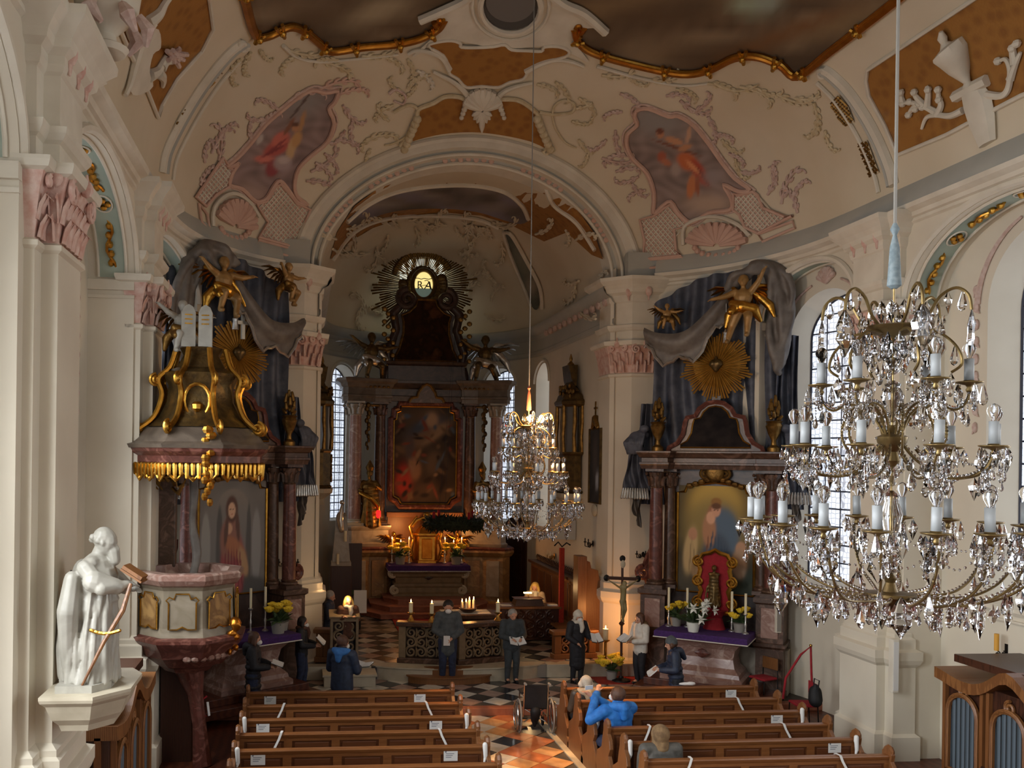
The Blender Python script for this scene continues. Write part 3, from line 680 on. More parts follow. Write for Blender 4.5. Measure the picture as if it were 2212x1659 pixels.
for c, s in (((948, 42), -1), ((1252, 55), 1)): vtube('frame_scroll', [(c[0] + s * 10 * (1 - k / 9) * math.cos(k * .9), c[1] + 12 * (1 - k / 9) * math.sin(k * .9)) for k in range(9)], (.07, .03), 'goldframe', .06)
# ---- cartouche with the round ceiling opening
cart = P2([(905, 36), (955, 12), (1000, -8), (1050, -45), (1105, -60), (1160, -45), (1215, -2), (1260, 20), (1308, 58), (1280, 56), (1248, 62), (1246, 90), (1272, 130), (1235, 112), (1180, 96), (1110, 100), (1040, 94), (985, 84), (930, 92), (905, 112), (890, 118), (925, 85), (955, 60), (950, 40)], 4)
patch('stucco_cartouche', cart, 'stucco', .05, step=16)
vtube('cartouche_hood', [(905, 34), (960, 10), (1005, -12), (1050, -48), (1105, -62), (1160, -48), (1215, -4), (1262, 18), (1310, 60)], .09, 'stucco', .1, 5)
elp = lambda cx, cy, rx, ry, n=28: [(cx + rx * math.cos(2 * PI * i / n), cy + ry * math.sin(2 * PI * i / n)) for i in range(n)]
patch('opening_shade_disc', elp(1103, 6, 62, 52), mat('opening_shade', '4c4945', None, .9), .07, step=14)  # no hole is cut: dark disc paints the shade inside the opening
vtube('opening_rim', elp(1103, 6, 66, 57), .06, 'stucco', .09, 1, True, sharp=True); vtube('opening_rim', elp(1103, 6, 84, 74), .035, 'stucco', .07, 1, True, sharp=True)
patch('opening_inner_disc', elp(1103, -6, 54, 44), mat('inner_shade_grey', '6d6863', None, .8), .1, step=12)  # grey disc, also painted shade for the recess, not a real cover
# ---- damask panels
pan_a = P2([(924, 94), (945, 85), (975, 82), (994, 88), (996, 96), (1030, 97), (1065, 95), (1090, 91), (1105, 102), (1140, 104), (1170, 105), (1176, 96), (1206, 95), (1229, 104), (1222, 117), (1174, 130), (1143, 148), (1130, 166), (1101, 173), (1076, 184), (1040, 182), (1007, 184), (989, 166), (971, 155), (969, 141), (957, 115)], 3)
patch('damask_panel', pan_a, 'damask', .055, step=14); vtube('panel_moulding', pan_a, .035, 'stucco', .06, 1, True, sharp=True)
pan_b = P2([(863, 313), (880, 290), (899, 250), (905, 232), (935, 220), (960, 206), (990, 206), (1030, 214), (1060, 210), (1098, 211), (1123, 215), (1148, 231), (1165, 250), (1178, 290), (1195, 325), (1145, 304), (1080, 290), (1020, 284), (957, 288), (903, 300)], 3)
patch('damask_panel', pan_b, 'damask', .03, step=14); vtube('panel_moulding', [(863, 313), (880, 290), (899, 250), (905, 232), (935, 220), (960, 206), (990, 206), (1010, 215)], .05, 'cream', .05); vtube('panel_moulding', [(1050, 213), (1098, 211), (1123, 215), (1148, 231), (1165, 250), (1178, 290), (1195, 325)], .05, 'cream', .05)
for s, x0 in ((-1, 870), (1, 1190)):          # frilled shells along the lower panel ends
    b = MB()
    for k in range(7): b.ell(vp(x0 - s * 2 + s * -4 * k * .9 * 1.3, 318 - k * 11, .09), .1, 8, 5)
    b.build('rocaille_frill', 'cream', CEIL, smooth=True)
    vtube('rocaille_scroll', [(x0 - s * 10 - s * 8 * math.cos(k * .8) * (1 - k / 10), 322 + 10 * math.sin(k * .8) * (1 - k / 10)) for k in range(9)], .045, 'cream', .06)
# central shell cartouche
b = MB()
for k in range(9):
    a = math.radians(200 + k * 17.5); b.tube([vp(1042 + math.cos(a) * t, 228 + math.sin(a) * t, .1 + .06 * (1 - t / 48)) for t in (2, 16, 32, 44)], [.04, .08, .1, .06], 6)
for k in range(7):
    a = math.radians(30 + k * 20); L = 52 if k == 3 else 34 - abs(k - 3) * 3; b.tube([vp(1040 + math.cos(a) * t, 232 + math.sin(a) * t * .95, .1) for t in (2, L * .4, L * .75, L)], [.05, .08, .06, .015], 6)
for s in (-1, 1):
    for k in range(5): b.ell(vp(1042 + s * (34 + k * 3), 212 + k * 9, .1), .08 - .006 * k, 7, 4)
b.build('shell_cartouche', 'stucco', CEIL, smooth=True)
for pts in ([(1012, 205), (995, 185), (975, 170), (955, 160), (935, 150)], [(1075, 205), (1095, 190), (1125, 180), (1150, 175)], [(970, 145), (955, 120), (930, 108), (900, 104), (880, 112)], [(1135, 150), (1170, 132), (1205, 124), (1240, 130), (1262, 140)]): vtube('stucco_scroll', pts, (.07, .03), 'stucco', .06)
# side damask panels and their frames
dl = [(205, -60), (440, -60), (452, 20), (457, 58), (432, 108), (378, 168), (345, 225), (337, 252), (312, 190), (272, 105), (225, -5)]
dr = [(1878, 148), (2100, 0), (2260, -108), (2330, 160), (2212, 205), (2110, 258), (2050, 290), (1943, 334), (1915, 270), (1880, 205), (1874, 172)]
for q in (dl, dr): patch('damask_panel', q, 'damask', .02, step=22); vtube('panel_moulding', q, .035, 'stucco', .04, 1, True, sharp=True)
# transverse ribs with scroll ends and gilt lattice
for pts, lat in (([(345, 372), (352, 330), (372, 285), (405, 225), (445, 165), (490, 112), (520, 88)], [[(362, 300), (378, 262), (400, 225), (412, 236), (392, 275), (375, 310)], [(428, 188), (455, 148), (470, 140), (480, 152), (455, 180), (440, 200)]]),
                 ([(1935, 400), (1925, 360), (1900, 300), (1870, 245), (1835, 195), (1800, 160), (1782, 148)], [[(1855, 308), (1876, 302), (1892, 345), (1902, 372), (1882, 384), (1868, 345)], [(1795, 222), (1815, 203), (1835, 228), (1848, 262), (1828, 272), (1808, 245)]])):
    vtube('vault_rib', pts, .1, 'stucco', .02, 5); vtube('rib_bead', [(x + (6 if x < 1000 else -6), y + 2) for x, y in pts], .045, 'greyband', .08, 5)
    vtube('rib_edge', [(x + (26 if x < 1000 else -34), y + 16) for x, y in pts[:-1]], .04, 'stucco', .03, 5)
    vtube('rib_volute', [(pts[-1][0] + (1 if x_ else -1) * 0 + 12 * (1 - k / 10) * math.cos(k * .9), pts[-1][1] + 4 + 12 * (1 - k / 10) * math.sin(k * .9)) for k in range(10) for x_ in (1,)], .05, 'stucco', .06)
    for q in lat:
        patch('gilt_lattice', q, 'cream', .03, step=8); b = MB(); x0, x1 = min(p[0] for p in q), max(p[0] for p in q); y0, y1 = min(p[1] for p in q), max(p[1] for p in q)
        for k in range(-8, 30):
            for s in (-1, 1):
                seg = [(x0 + t, (y0 if s > 0 else y1) + (s * t) + k * 9 * s - 60 * s) for t in range(0, int(x1 - x0) + 1, 3)]; seg = [p for p in seg if inside(q, *p)]
                if len(seg) > 1: b.tube([vp(*p, .04) for p in seg], .02, 4)
        if b.v: b.build('lattice_bars', 'oldgold', CEIL, kind='stuff')
# ---- the two painted cartouches over the side altars
cl = [(728, 193), (701, 196), (672, 191), (640, 208), (610, 232), (571, 266), (540, 305), (510, 338), (486, 357), (500, 356), (512, 350), (498, 372), (492, 398), (520, 407), (549, 434), (572, 428), (588, 402), (602, 389), (620, 408), (640, 436), (662, 441), (640, 424), (634, 398), (643, 362), (672, 332), (705, 304), (720, 262), (709, 232), (722, 216)]
cr_ = [(1377, 235), (1402, 231), (1446, 248), (1467, 247), (1500, 267), (1533, 307), (1561, 347), (1590, 383), (1623, 408), (1598, 412), (1566, 397), (1582, 427), (1580, 452), (1533, 459), (1496, 481), (1467, 459), (1450, 434), (1431, 445), (1413, 459), (1414, 416), (1399, 372), (1370, 343), (1355, 314), (1357, 286), (1377, 267), (1372, 249)]
fl = colfn((92, 78, 76), [(640, 210, 60, 40, 0, (88, 84, 82), 1), (545, 420, 40, 22, 20, (104, 88, 82), 1), (598, 318, 34, 16, -30, (112, 56, 52), 3), (605, 300, 22, 14, -40, (126, 70, 62), 3), (575, 345, 26, 9, 8, (130, 76, 68), 3), (588, 362, 14, 20, 25, (92, 44, 46), 3), (590, 325, 30, 3, -28, (84, 40, 42), 2), (600, 312, 26, 2.5, -36, (90, 44, 44), 2), (578, 352, 20, 2, 12, (96, 52, 50), 2), (628, 322, 9, 26, 12, (124, 102, 76), 3), (640, 300, 10, 18, 20, (120, 92, 62), 3), (652, 262, 5, 24, 14, (112, 84, 58), 3), (624, 272, 4.5, 22, 32, (84, 56, 44), 3), (637, 275, 8, 9, 0, (116, 84, 62), 4), (637, 268, 8, 5, 0, (66, 46, 38), 3), (610, 352, 20, 17, 0, (104, 92, 92), 3), (612, 345, 12, 8, 0, (120, 110, 108), 2), (652, 222, 52, 2.4, -52, (58, 48, 46), 3), (560, 300, 6, 12, 30, (120, 112, 108), 2)], 3.0)
fr = colfn((92, 80, 76), [(1420, 260, 60, 30, 0, (90, 86, 84), 1), (1530, 440, 50, 20, 0, (112, 96, 84), 1), (1485, 348, 24, 18, 35, (122, 66, 40), 3), (1512, 372, 32, 13, 58, (112, 46, 32), 3), (1498, 360, 20, 5, 45, (140, 92, 62), 2), (1520, 380, 24, 3, 58, (84, 34, 26), 2), (1494, 402, 9, 26, 8, (124, 76, 48), 3), (1508, 400, 5, 22, 0, (100, 56, 38), 3), (1462, 318, 54, 3, 19, (78, 50, 40), 3), (1456, 303, 20, 7, 16, (122, 88, 66), 3), (1480, 318, 16, 6, -20, (118, 84, 62), 3), (1427, 288, 8.5, 9.5, 0, (118, 82, 62), 4), (1426, 282, 9, 6, 0, (72, 44, 34), 3), (1430, 338, 10, 12, 0, (104, 58, 44), 3), (1440, 350, 12, 7, 30, (112, 70, 52), 3), (1488, 290, 5, 20, 12, (122, 96, 80), 3), (1460, 365, 10, 14, 0, (104, 92, 86), 2), (1540, 380, 20, 16, 0, (96, 86, 84), 1)], 3.0)
for q, f, dx in ((cl, fl, 0), (cr_, fr, 0)):
    qq = P2(q, 3); patch('fresco_picture', qq, 'fresco', .02, step=4.5, fn=f); vtube('cartouche_frame', qq, .05, 'pinkflat', .05, 1, True, sharp=True)
    cx, cy = sum(p[0] for p in q) / len(q), sum(p[1] for p in q) / len(q)
    vtube('cartouche_frame_edge', [(cx + (x - cx) * 1.07, cy + (y - cy) * 1.05) for x, y in qq], .025, 'pinkgrey', .03, 1, True, sharp=True)
# lattice aprons and shells under the cartouches
ap = [[(592, 402), (604, 396), (622, 416), (640, 440), (668, 452), (650, 500), (640, 536), (555, 512), (576, 480), (558, 452), (550, 440), (572, 434)], [(478, 338), (492, 360), (500, 366), (490, 402), (462, 420), (440, 445), (418, 425), (440, 392)],
      [(1383, 474), (1412, 466), (1434, 450), (1450, 440), (1466, 464), (1492, 486), (1458, 495), (1462, 540), (1474, 552), (1390, 560), (1393, 520)], [(1588, 416), (1600, 420), (1630, 412), (1640, 420), (1652, 448), (1700, 468), (1716, 466), (1640, 505), (1612, 490), (1600, 462), (1586, 452)]]
for q in ap:
    patch('lattice_apron', q, 'pinkflat', .03, step=14); vtube('apron_moulding', q, .035, 'pinkflat', .06, 1, True, sharp=True); b = MB(); x0, x1 = min(p[0] for p in q), max(p[0] for p in q); y0, y1 = min(p[1] for p in q), max(p[1] for p in q)
    for k in range(-16, 40):
        for s in (-1, 1):
            seg = [(x0 + t, (y0 if s > 0 else y1) + s * t * 1.15 + (k * 12 - 100) * s) for t in range(0, int(x1 - x0) + 1, 4)]; seg = [p for p in seg if inside(q, *p)]
            if len(seg) > 1: b.tube([vp(*p, .045) for p in seg], .018, 4)
    b.build('lattice_bars', 'stucco', CEIL, kind='stuff')
    x, y = q[3] if q[0][0] < 1000 else q[2]
for (cx, cy, rx, ry, t0) in ((505, 468, 46, 50, 15), (1550, 510, 68, 42, 0)):
    b = MB()
    for k in range(11):
        a = math.radians(195 + k * 15 + t0); b.tube([vp(cx + math.cos(a) * rx * t, cy + 22 + math.sin(a) * ry * 1.25 * t, .05 + .06 * t * (1.2 - t)) for t in (.1, .4, .75, 1)], [.03, .06, .1, .07], 6)
    for k in range(9): a = math.radians(10 + k * 20); b.ell(vp(cx + math.cos(a) * rx * .7, cy + 22 + math.sin(a) * ry * .5, .06), .07, 7, 4)
    b.build('shell', 'pinkflat', CEIL, smooth=True)
    vtube('shell_scroll', [(cx - rx - 4, cy + 20), (cx - rx - 2, cy - 20), (cx - rx * .5, cy - ry * .95), (cx + 5, cy - ry), (cx + rx * .7, cy - ry * .6), (cx + rx + 5, cy)], .045, 'stucco', .07)
for q in ([(555, 518), (636, 540), (634, 556), (550, 536)], [(1394, 562), (1476, 556), (1478, 572), (1396, 580)], [(1640, 506), (1716, 478), (1720, 492), (1650, 522)], [(425, 440), (444, 462), (450, 500), (432, 480)]): vtube('plinth_moulding', q, .03, 'pinkflat', .05, 1, True, sharp=True)
# sprays and garlands scattered over the stucco field
for a in [(470, 345, -75, 90, 'pinkgrey'), (455, 330, -70, 80, 'pinkgrey'), (625, 215, -30, 90, 'pinkgrey'), (560, 270, -50, 60, 'pinkgrey'), (690, 190, -25, 100, 'pinkflat'), (740, 225, 60, 70, 'pinkgrey'), (760, 260, 100, 60, 'pinkgrey'), (745, 280, 120, 50, 'pinkgrey'), (670, 370, -25, 90, 'pinkgrey'), (680, 350, 30, 60, 'pinkgrey'), (790, 300, -20, 80, 'cream'), (850, 225, 160, 60, 'cream'), (870, 200, -150, 50, 'cream'), (880, 190, -60, 40, 'cream'), (900, 150, 30, 60, 'stucco'), (620, 105, 20, 90, 'cream'), (690, 130, 10, 90, 'cream'), (780, 118, 5, 90, 'cream'),
          (1340, 200, 20, 60, 'pinkgrey'), (1330, 280, 90, 70, 'pinkgrey'), (1310, 300, 130, 50, 'pinkgrey'), (1300, 340, 20, 80, 'pinkgrey'), (1330, 370, -20, 60, 'pinkgrey'), (1365, 395, 60, 50, 'pinkgrey'), (1470, 215, 40, 80, 'pinkgrey'), (1530, 250, 60, 70, 'pinkgrey'), (1560, 300, 50, 60, 'cream'), (1590, 340, 80, 60, 'cream'), (1250, 210, 30, 60, 'cream'), (1280, 220, 150, 50, 'cream'), (1530, 178, 5, 80, 'cream'), (1600, 185, 10, 90, 'cream'), (1680, 200, 30, 90, 'cream'), (1760, 220, 70, 80, 'cream'), (1690, 440, -80, 100, 'pinkgrey'), (1680, 400, -110, 60, 'pinkgrey'), (1715, 430, -70, 60, 'pinkgrey'), (1300, 160, 10, 80, 'cream'), (1400, 170, 8, 80, 'cream'), (540, 110, 120, 60, 'cream'), (500, 140, 100, 50, 'cream')]:
    spray(a[0], a[1], a[2], a[3] * 1.0, a[4], r=.042, curl=random.choice((-1, 1)))
for a in [(600, 235, -140, 60, 'pinkgrey'), (575, 255, 170, 50, 'pinkgrey'), (540, 300, -100, 50, 'pinkgrey'), (735, 200, -20, 70, 'pinkflat'), (730, 300, 10, 60, 'pinkgrey'), (700, 330, 40, 60, 'pinkgrey'), (660, 390, 0, 70, 'pinkgrey'), (820, 290, 160, 60, 'cream'), (840, 260, -140, 50, 'cream'), (800, 320, 120, 40, 'cream'), (930, 160, 170, 60, 'cream'), (900, 180, 120, 50, 'cream'), (640, 118, 150, 60, 'cream'), (730, 128, -170, 60, 'cream'), (830, 120, 20, 60, 'cream'), (880, 125, 60, 50, 'cream'), (1160, 180, 10, 60, 'cream'), (1200, 175, 40, 60, 'cream'), (1235, 260, 20, 50, 'cream'), (1250, 300, 60, 50, 'cream'), (1270, 330, 100, 40, 'cream'), (1345, 240, 180, 50, 'pinkgrey'), (1350, 330, 170, 60, 'pinkgrey'), (1380, 380, 150, 60, 'pinkgrey'), (1395, 410, 170, 50, 'pinkgrey'), (1500, 240, -30, 60, 'pinkgrey'), (1545, 290, 0, 50, 'pinkgrey'), (1575, 330, 20, 50, 'pinkgrey'), (1600, 370, 10, 50, 'pinkgrey'), (1440, 205, -10, 60, 'pinkgrey'), (1640, 190, 30, 60, 'cream'), (1720, 210, 10, 60, 'cream'), (1770, 250, 100, 60, 'cream'), (1785, 280, 80, 60, 'cream'), (1660, 420, -60, 70, 'pinkgrey'), (1725, 460, -100, 70, 'pinkgrey'), (470, 300, -60, 60, 'pinkgrey'), (440, 350, -90, 60, 'pinkgrey'), (430, 400, -70, 60, 'pinkgrey'), (560, 105, 60, 40, 'cream'), (520, 125, 140, 40, 'cream'), (1360, 165, 40, 50, 'cream'), (1460, 190, 10, 60, 'cream')]: spray(a[0], a[1], a[2], a[3], a[4], r=.04, curl=random.choice((-1, 1)))
for pts, m_ in (([(850, 240), (880, 225), (900, 232), (897, 262), (880, 290), (850, 308), (830, 312)], 'cream'), ([(1165, 240), (1200, 245), (1235, 240), (1240, 222), (1215, 215), (1195, 232), (1198, 270), (1220, 305), (1245, 318)], 'cream'), ([(840, 200), (855, 190), (875, 205), (870, 222), (850, 215)], 'pinkgrey'), ([(610, 95), (640, 120), (690, 130), (760, 125), (860, 115)], 'stucco'), ([(1290, 140), (1380, 165), (1470, 182), (1530, 178)], 'stucco'), ([(1545, 175), (1575, 190), (1610, 192), (1640, 180)], 'cream')): vtube('stucco_scroll', pts, (.04, .02), m_, .04, 6)
# reliefs on the damask panels: urn with branches, vine with flowers
def relief(pts, r, m='stucco', nm='relief_branch', off=.06): return vtube(nm, pts, r, m, off, 5)
b = MB(); prof = [(2043, 60, .03), (2046, 74, .07), (2050, 84, .05), (2054, 92, .1), (2060, 96, .26), (2066, 106, .27), (2074, 122, .22), (2084, 142, .16), (2094, 160, .09), (2101, 172, .05), (2104, 182, .09)]
b.tube([vp(x, y, .1) for x, y, r in prof], [r for x, y, r in prof], 10).build('relief_urn', 'stucco', CEIL, smooth=True)
MB().tube([vp(2070, 207, .06), vp(2105, 188, .08), vp(2140, 170, .06)], .09, 6).tube([vp(2105, 190, .05), vp(2120, 220, .06), vp(2130, 260, .06), vp(2140, 310, .05)], [.2, .26, .24, .16], 8, flat=.5).build('relief_pedestal', 'stucco', CEIL, smooth=True)
for pts in ([(2088, 236), (2060, 248), (2030, 246), (2008, 252), (1998, 276)], [(2030, 246), (2040, 225), (2034, 205), (2036, 185)], [(2030, 240), (2000, 225), (1975, 218), (1957, 220)], [(1990, 222), (1975, 235), (1970, 245)], [(2005, 226), (1985, 205), (1982, 195)], [(1957, 220), (1953, 205), (1955, 190)], [(2010, 225), (2012, 195), (2008, 182)], [(2139, 202), (2170, 205), (2186, 189), (2190, 150), (2180, 125), (2164, 130)], [(2190, 170), (2200, 140), (2212, 110)], [(2200, 135), (2195, 100), (2205, 85)]): relief(pts, (.06, .025))
b = MB()
for x, y in ((1957, 220), (1953, 196), (1982, 195), (1970, 245), (1972, 216), (2012, 190), (2034, 190), (2036, 212), (1985, 232), (2205, 90), (2195, 100), (2164, 128), (2000, 228)): b.ell(vp(x, y, .07), .06, 7, 4)
b.build('relief_buds', 'stucco', CEIL, smooth=True, kind='stuff')
for pts in ([(270, -10), (268, 40), (275, 78), (290, 84)], [(320, 40), (300, 80), (285, 130), (272, 180), (262, 204)], [(310, 45), (335, 25), (350, 0), (372, -25)], [(314, 160), (332, 150), (345, 128), (352, 115)], [(333, 152), (345, 165), (344, 184)], [(340, 140), (352, 128), (368, 130)]): relief(pts, (.1, .03))
b = MB()
for k in range(14): a = k * 2.4; t = 5 + k * 1.6; b.tube([vp(366 + math.cos(a) * t * .3, 112 + math.sin(a) * t * .3, .08), vp(366 + math.cos(a) * t, 112 + math.sin(a) * t, .13)], [.05, .04], 6)
b.build('relief_flower', 'pinkgrey', CEIL, smooth=True)
patch('relief_drape', P2([(300, 60), (330, 55), (335, 95), (318, 110), (310, 150), (318, 180), (290, 200), (268, 195), (285, 140), (292, 100)], 3), 'stucco', .1, step=10)
# stucco vase standing on the near pier's entablature
q = aX(222, 120, AX - 6.0); T_ = thing('stucco_vase', 'white stucco vase tipped with pink leaves above the nearest pier', 'vase', (AX - 5.95, 10.3, 9.22))
MB().lathe((0, 0, 0), [(.2, 0), (.24, .06), (.12, .12), (.1, .2), (.22, .32), (.34, .5), (.37, .7), (.3, .86), (.2, .95), (.27, 1.04), (.27, 1.1), (.1, 1.12)], 18).build('body', 'stucco', T_, smooth=True)
b = MB()
for k in range(7): a = k * .9; b.tube([(math.cos(a) * .34, math.sin(a) * .34, .42), (math.cos(a) * .44, math.sin(a) * .44, .3), (math.cos(a + .3) * .42, math.sin(a + .3) * .42, .16)], [.05, .09, .03], 6)
b.build('leaf_wreath', 'pinkgrey', T_, smooth=True)
# ---- chancel vault paintings and stucco (lying on the barrel and dome)
def chan_hit(px, py, off=0):
    d = ray(px, py); t = 18.0
    while t < 40:
        p = C0 + d * t; x = p.x - AX
        if p.y < CY1: f = min(1, max(0, (p.y - 20.8) / (CY1 - 20.8))); ok = (x / (3.45 + .05 * f)) ** 2 + ((p.z - (9.25 - .2 * f)) / (2.38 + .62 * f)) ** 2 < 1
        else: ok = (x / CX) ** 2 + ((p.y - CY1) / CD) ** 2 + ((p.z - 9.05) / 3.0) ** 2 < 1
        if not ok and p.y > 21.6: break
        t += .04
    t -= .08; p = C0 + d * t; n = (V((AX, min(p.y, CY1), 9.3)) - p).normalized(); return p + n * (.02 + off)
rnd = random.Random(5)
pc = [(706, 560), (720, 500), (760, 440), (820, 395), (880, 368), (950, 352), (1030, 348), (1110, 360), (1180, 388), (1240, 430), (1290, 500), (1310, 560), (1285, 550), (1230, 500), (1180, 520), (1150, 505), (1100, 480), (1040, 462), (960, 455), (880, 462), (800, 490), (750, 520)]
pc = [(1010 + (x - 1010) * .98, 560 + (y - 560) * .975) for x, y in pc]
patch('chancel_damask', pc, 'damask', 0, CH, 14, None, chan_hit)
pf = P2([(745, 478), (790, 440), (850, 412), (930, 398), (1020, 396), (1090, 410), (1130, 440), (1145, 470), (1125, 482), (1080, 470), (1030, 455), (960, 448), (880, 450), (820, 462), (770, 485)], 3)
patch('chancel_fresco', pf, 'fresco', .02, CH, 10, colfn((62, 56, 54), [(940, 412, 34, 6, 0, (28, 24, 24), 2)] + [(rnd.uniform(760, 1130), rnd.uniform(400, 480), rnd.uniform(20, 60), rnd.uniform(5, 12), rnd.uniform(-25, 25), rnd.choice([(84, 78, 74), (50, 44, 40), (74, 70, 78), (66, 56, 44)]), 1) for _ in range(30)], 4), chan_hit)
ph_ = P2([(1090, 500), (1108, 505), (1140, 560), (1170, 620), (1165, 665), (1150, 660), (1125, 590)], 3)
patch('chancel_fresco', ph_, 'fresco', .02, CH, 10, colfn((52, 52, 46), [(1130, 560, 14, 40, -20, (66, 66, 58), 1), (1150, 620, 10, 20, 0, (84, 76, 66), 1)], 4), chan_hit)
ctube = lambda pts, r, m_, n=5, cl=False: MB().tube([chan_hit(p.x, p.y, .04) for p in cr(pts, n, cl)], r, 6).build('chancel_moulding', m_, CH, smooth=True)
for pts in ([(1090, 500), (1108, 505), (1140, 560), (1170, 620), (1175, 668)], [(1090, 500), (1110, 560), (1135, 620), (1150, 662)], [(745, 478), (790, 440), (850, 412), (930, 398), (1020, 396), (1090, 410), (1130, 440), (1145, 470)], [(715, 560), (760, 500), (830, 470), (930, 462), (1030, 470), (1080, 490)], [(1180, 395), (1200, 440), (1250, 480), (1290, 540)]): ctube(pts, .06, 'stucco')
for k in range(46):
    a = random.uniform(0, 1); x = random.choice([random.uniform(715, 860), random.uniform(1000, 1090), random.uniform(1150, 1300), random.uniform(740, 1120)]); y = 480 + random.uniform(-20, 200) if not (860 < x < 1000) else 475 + random.uniform(-8, 20)
    if 715 < x < 760 and y > 660: continue
    spray(x, y, random.uniform(0, 360), random.uniform(40, 75), 'vault', r=.045, leaves=4, curl=random.choice((-1.6, 1.6)), par=CH, surf=chan_hit)
# ================================================================== sculpture helpers
mat('gilt_flesh', '93703f', 'a98450', .45, .25, scale=8); mat('sungold', 'b98a3a', 'd0a24e', .42, .45, scale=6); mat('marble_taupe', '51463c', '6a5d50', .4, scale=2.5, dist=2, detail=8)
def column(par, x, y, z0, z1, r, m, cap='marble_grey', base='marble_grey', n=20):
    h = z1 - z0; c = MB().lathe((x, y, 0), [(r, z0 + .18), (r, z0 + .5), (r * .97, z0 + h * .5), (r * .86, z1 - .42)], n).build('column', m, par, smooth=True)
    MB().box((x, y, z0 + .04), (r * 2.7, r * 2.7, .08)).lathe((x, y, 0), [(r * 1.3, z0 + .08), (r * 1.38, z0 + .11), (r * 1.3, z0 + .14), (r * 1.05, z0 + .15), (r * 1.15, z0 + .18), (r, z0 + .2)], n).build('column_base', base, c, smooth=True)
    b = MB().lathe((x, y, 0), [(r * .86, z1 - .43), (r * .95, z1 - .41), (r * .88, z1 - .39), (r * .9, z1 - .3), (r * 1.15, z1 - .08)], n).box((x, y, z1 - .03), (r * 2.7, r * 2.7, .06))
    for k in range(8):
        a = k * PI / 4 + .39; ca, sa = math.cos(a), math.sin(a)
        b.tube([(x + ca * r * .9, y + sa * r * .9, z1 - .38), (x + ca * r * 1.05, y + sa * r * 1.05, z1 - .22), (x + ca * r * 1.4, y + sa * r * 1.4, z1 - .17)], [r * .3, r * .28, r * .1], 5)
        if k % 2 == 0: b.ell((x + ca * r * 1.45, y + sa * r * 1.45, z1 - .11), r * .28, 7, 4)
    b.build('column_capital', cap, c, smooth=True); return c
def picture(par, x0, x1, z0, z1, y, fn, name='painting', nx=64, nz=92, shape=None, m='oilpaint'):
    """painted panel: fn(u,v) colour with u to the right, v up (0..100)"""
    b = MB(); cols = []
    for j in range(nz + 1):
        v = j / nz
        for i in range(nx + 1):
            u = i / nx; w_ = shape(v) if shape else 1; b.v.append(V(((x0 + x1) / 2 + (u - .5) * (x1 - x0) * w_, y, z0 + v * (z1 - z0)))); cols.append(fn(u * 100, 100 - v * 100))
    n = nx + 1; b.f = [(j * n + i, j * n + i + 1, (j + 1) * n + i + 1, (j + 1) * n + i) for j in range(nz) for i in range(nx)]
    o = b.build(name, m, par); setcol(o, cols); return o
def bar_frame(par, pts, r, m, name='frame', closed=True, n=6, lift=None): return MB().tube(pts, r, n, closed=closed).build(name, m, par, smooth=True)
def sunburst(par, c, r, nrm=(0, -1, 0), n=72, m='gold', core=None, r0=.12, ex=(1, 0, 0), ez=(0, 0, 1), sd=1):
    rn = random.Random(sd); c, nrm, ex, ez = V(c), V(nrm), V(ex), V(ez)
    for k in range(n):
        a = 2 * PI * k / n; L = r * (1 - .16 * abs(((k % 6) - 3) / 3)) * rn.uniform(.9, 1.06); d = ex * math.cos(a) + ez * math.sin(a); t = -ex * math.sin(a) + ez * math.cos(a); w_ = PI * r / n * .62
        lift = nrm * (.03 + .03 * (k % 2)); p0, p1 = c + d * r0 * .6 + lift, c + d * L + lift * .5
        MB().add([p0 - t * w_ * .35, p0 + t * w_ * .35, p1 + t * w_, p1 - t * w_, p0 + nrm * .03, p1 + nrm * .035], [(0, 3, 5, 4), (4, 5, 2, 1), (0, 1, 2, 3), (3, 2, 5), (0, 4, 1)]).build('ray', m, par)
    if core: MB().cap(c + nrm * .1 + ez * .05 - ex * .05, c + nrm * .1 - ez * .1, .1 * core, .04 * core).cap(c + nrm * .1 + ez * .05 + ex * .05, c + nrm * .1 - ez * .1, .1 * core, .04 * core).cap(c + nrm * .1 + ez * .1, c + nrm * .1 + ez * .2 * core, .05 * core, .03 * core).fuse('heart', 'bronze', par, .02)
def robed(b, h, w=.5, lean=(0, 0), folds=9, d=.34, sway=0):
    """standing draped figure; base at origin, faces -y"""
    lx, ly = lean; H = h; J = lambda t, x=0, y=0: V((x + lx * t, y + ly * t, H * t))
    for k in range(9):
        t = .02 + k * .085; rw = w * .56 * (1.0 - .28 * t); b.ell(J(t, sway * math.sin(t * 5)), (rw, d * .57 * (1 - .2 * t), H * .1), 12, 6)
    for k in range(folds):
        a = 2 * PI * k / folds + .2; ca, sa = math.cos(a), math.sin(a); q = .06 * math.sin(k * 2.3)
        b.chain([J(.0, ca * w * .56, sa * d * .58), J(.22, ca * w * .5 + q, sa * d * .52), J(.45, ca * w * .4 + q, sa * d * .46), J(.62, ca * w * .3, sa * d * .36)], [.05 * H / 1.8, .045 * H / 1.8, .04 * H / 1.8, .02 * H / 1.8], 7)
    b.ell(J(.70), (w * .42, d * .42, H * .1), 12, 7); b.cap(J(.79, -w * .33), J(.79, w * .33), H * .05, H * .05); b.cap(J(.8), J(.87), H * .035, H * .033)
